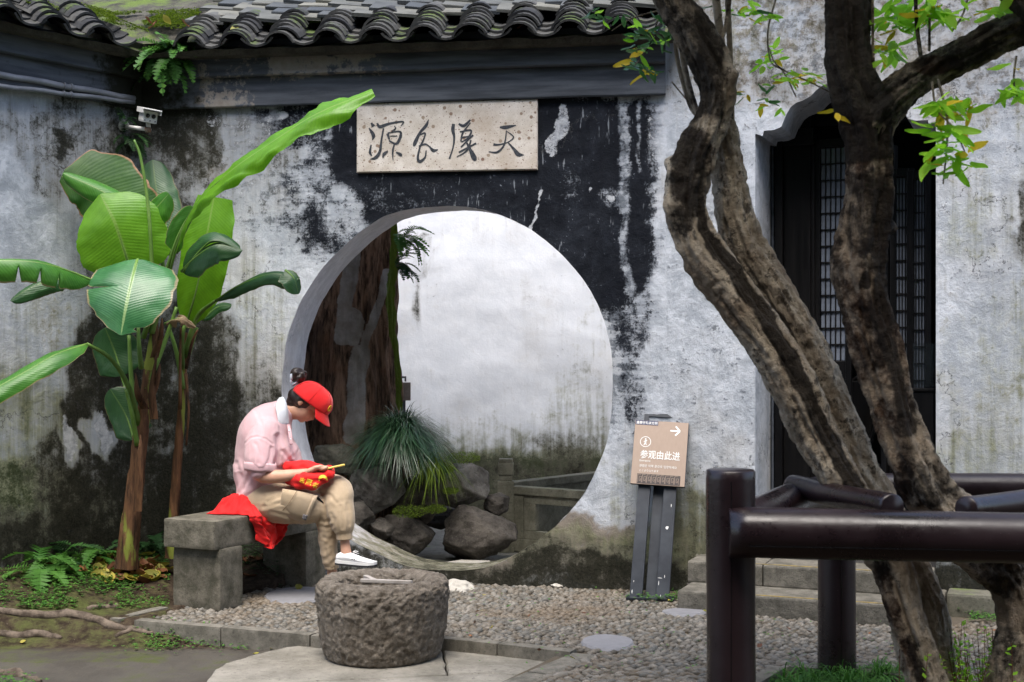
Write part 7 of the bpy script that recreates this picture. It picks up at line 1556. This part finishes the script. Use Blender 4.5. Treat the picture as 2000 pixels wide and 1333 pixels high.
# red bag on the lap
m = MB(); capsule(m, [(560, 914, 7.46, .035), (585, 917, 7.46, .050), (615, 922, 7.48, .050), (640, 922, 7.50, .035)]); capsule(m, [(566, 936, 7.40, .030), (590, 938, 7.37, .050), (620, 936, 7.37, .045), (646, 926, 7.38, .030)]); capsule(m, [(585, 944, 7.36, .035), (612, 945, 7.35, .034)])
bag = m.build('red_bag', M['red'], None, True); remesh(bag, .006, 5, .6); displace(bag, lambda p: .010 * fbm(Vector((p.x * .8, p.y, p.z * 1.6)) * 9, 4) + .004 * math.sin(p.x * 55 + p.z * 60 + 5 * fbm(p, 2, 9)))
props(bag, 'red cloth bag with yellow lettering lying on the lap of the seated woman', 'bag')
bvh = BVHTree.FromPolygons([v.co.copy() for v in bag.data.vertices], [tuple(p.vertices) for p in bag.data.polygons])
def print_on(me, o2, sc, rotz, name, mat):
    """lay flat print on the bag's front"""
    Vn = []
    for v in me.vertices:
        x, y = v.co.x * sc, v.co.y * sc; px = o2[0] + (x * math.cos(rotz) - y * math.sin(rotz)); py = o2[1] - (x * math.sin(rotz) + y * math.cos(rotz))
        q = W(px, py, 7.6) - Vector((0, 0, EYE)); dr = q.normalized(); h = bvh.ray_cast(Vector((0, 0, EYE)), dr); Vn.append((h[0] if h[0] else W(px, py, 7.33)) - dr * .0025)
    obj(name, Vn, [tuple(p.vertices) for p in me.polygons], M[mat], bag, False)
for s_, o2, sz_ in (('志', (584, 941), 11), ('愿', (596, 945), 13), ('者', (609, 951), 12)):
    me, mn, mx = text_mesh(s_, 1.0, bold=.02); print_on(me, o2, sz_, R(-18), 'lettering', 'gold')
m = MB(); fl = lambda x, y: Vector((x, y, 0)); ribbon(m, [(0, 0, .1), (.25, .55, .5), (.8, .75, .55), (1.3, .4, .4), (1.5, -.1, .1)], fl, 14); print_on(mk(m.v, m.f), (623, 940), 11, R(8), 'emblem', 'gold')

# red cloth draped over the bench edge
zt_ = .482; e0 = P0 - b_ * .012; NUc, NVc = 90, 110; V = []
for i in range(NUc):
    u = i / (NUc - 1)                       # along the bench
    for j in range(NVc):
        v = j / (NVc - 1)                   # from the back over the edge and down
        s = -.26 + .46 * v; along = .22 + .30 * u + .10 * s; 
        wdn = .10 + .10 * math.sin(math.pi * min(1, max(0, v * 1.1)))
        sk = (u - .5); lo = -.05 * max(0, v - .55) / .45
        along = .20 + (u * (.27 + .13 * math.sin(math.pi * v)) + .07 * v) * 1.05
        fold = .030 * abs(math.sin(u * 8 + 3.0 * fbm((u * 2, v * 2, 1), 3) + v * 2)) + .036 * abs(fbm((u * 3.2, v * 2.4, 4), 4))
        eg = min(1, 7 * min(u, 1 - u, v)); fold = fold * eg + eg * (.014 * abs(math.sin(u * 17 + v * 11 + 4 * fbm((u * 3, v * 3, 3), 3))) + .012 * abs(math.sin(v * 15 - u * 9 + 4 * fbm((u * 3, v * 3, 6), 3))))
        if s < 0: p = P0 + a_ * along + b_ * (-s) + zu * (zt_ + fold + eg * .060 * math.exp(-((s + .13) / .08) ** 2) * (1 - .5 * u))
        else:
            L = s * (.45 + .55 * math.sin(math.pi * min(1, .15 + u))) * 1.0; p = P0 + a_ * (along + .02 * math.sin(v * 9)) - b_ * (.016 + fold * .9) + zu * (zt_ - L)
        q = .03 * fbm((u * 4, v * 4, 8), 3); p = p + a_ * q * (1 - abs(2 * u - 1) * .2)
        V.append(p)
vest = obj('red_vest', V, grid_faces(NUc, NVc), M['red'], None, True); vest.modifiers.new('s', 'SOLIDIFY').thickness = .003; sm_ = vest.modifiers.new('m', 'SMOOTH'); sm_.iterations = 1
props(vest, 'crumpled red vest draped over the edge of the stone bench', 'vest')
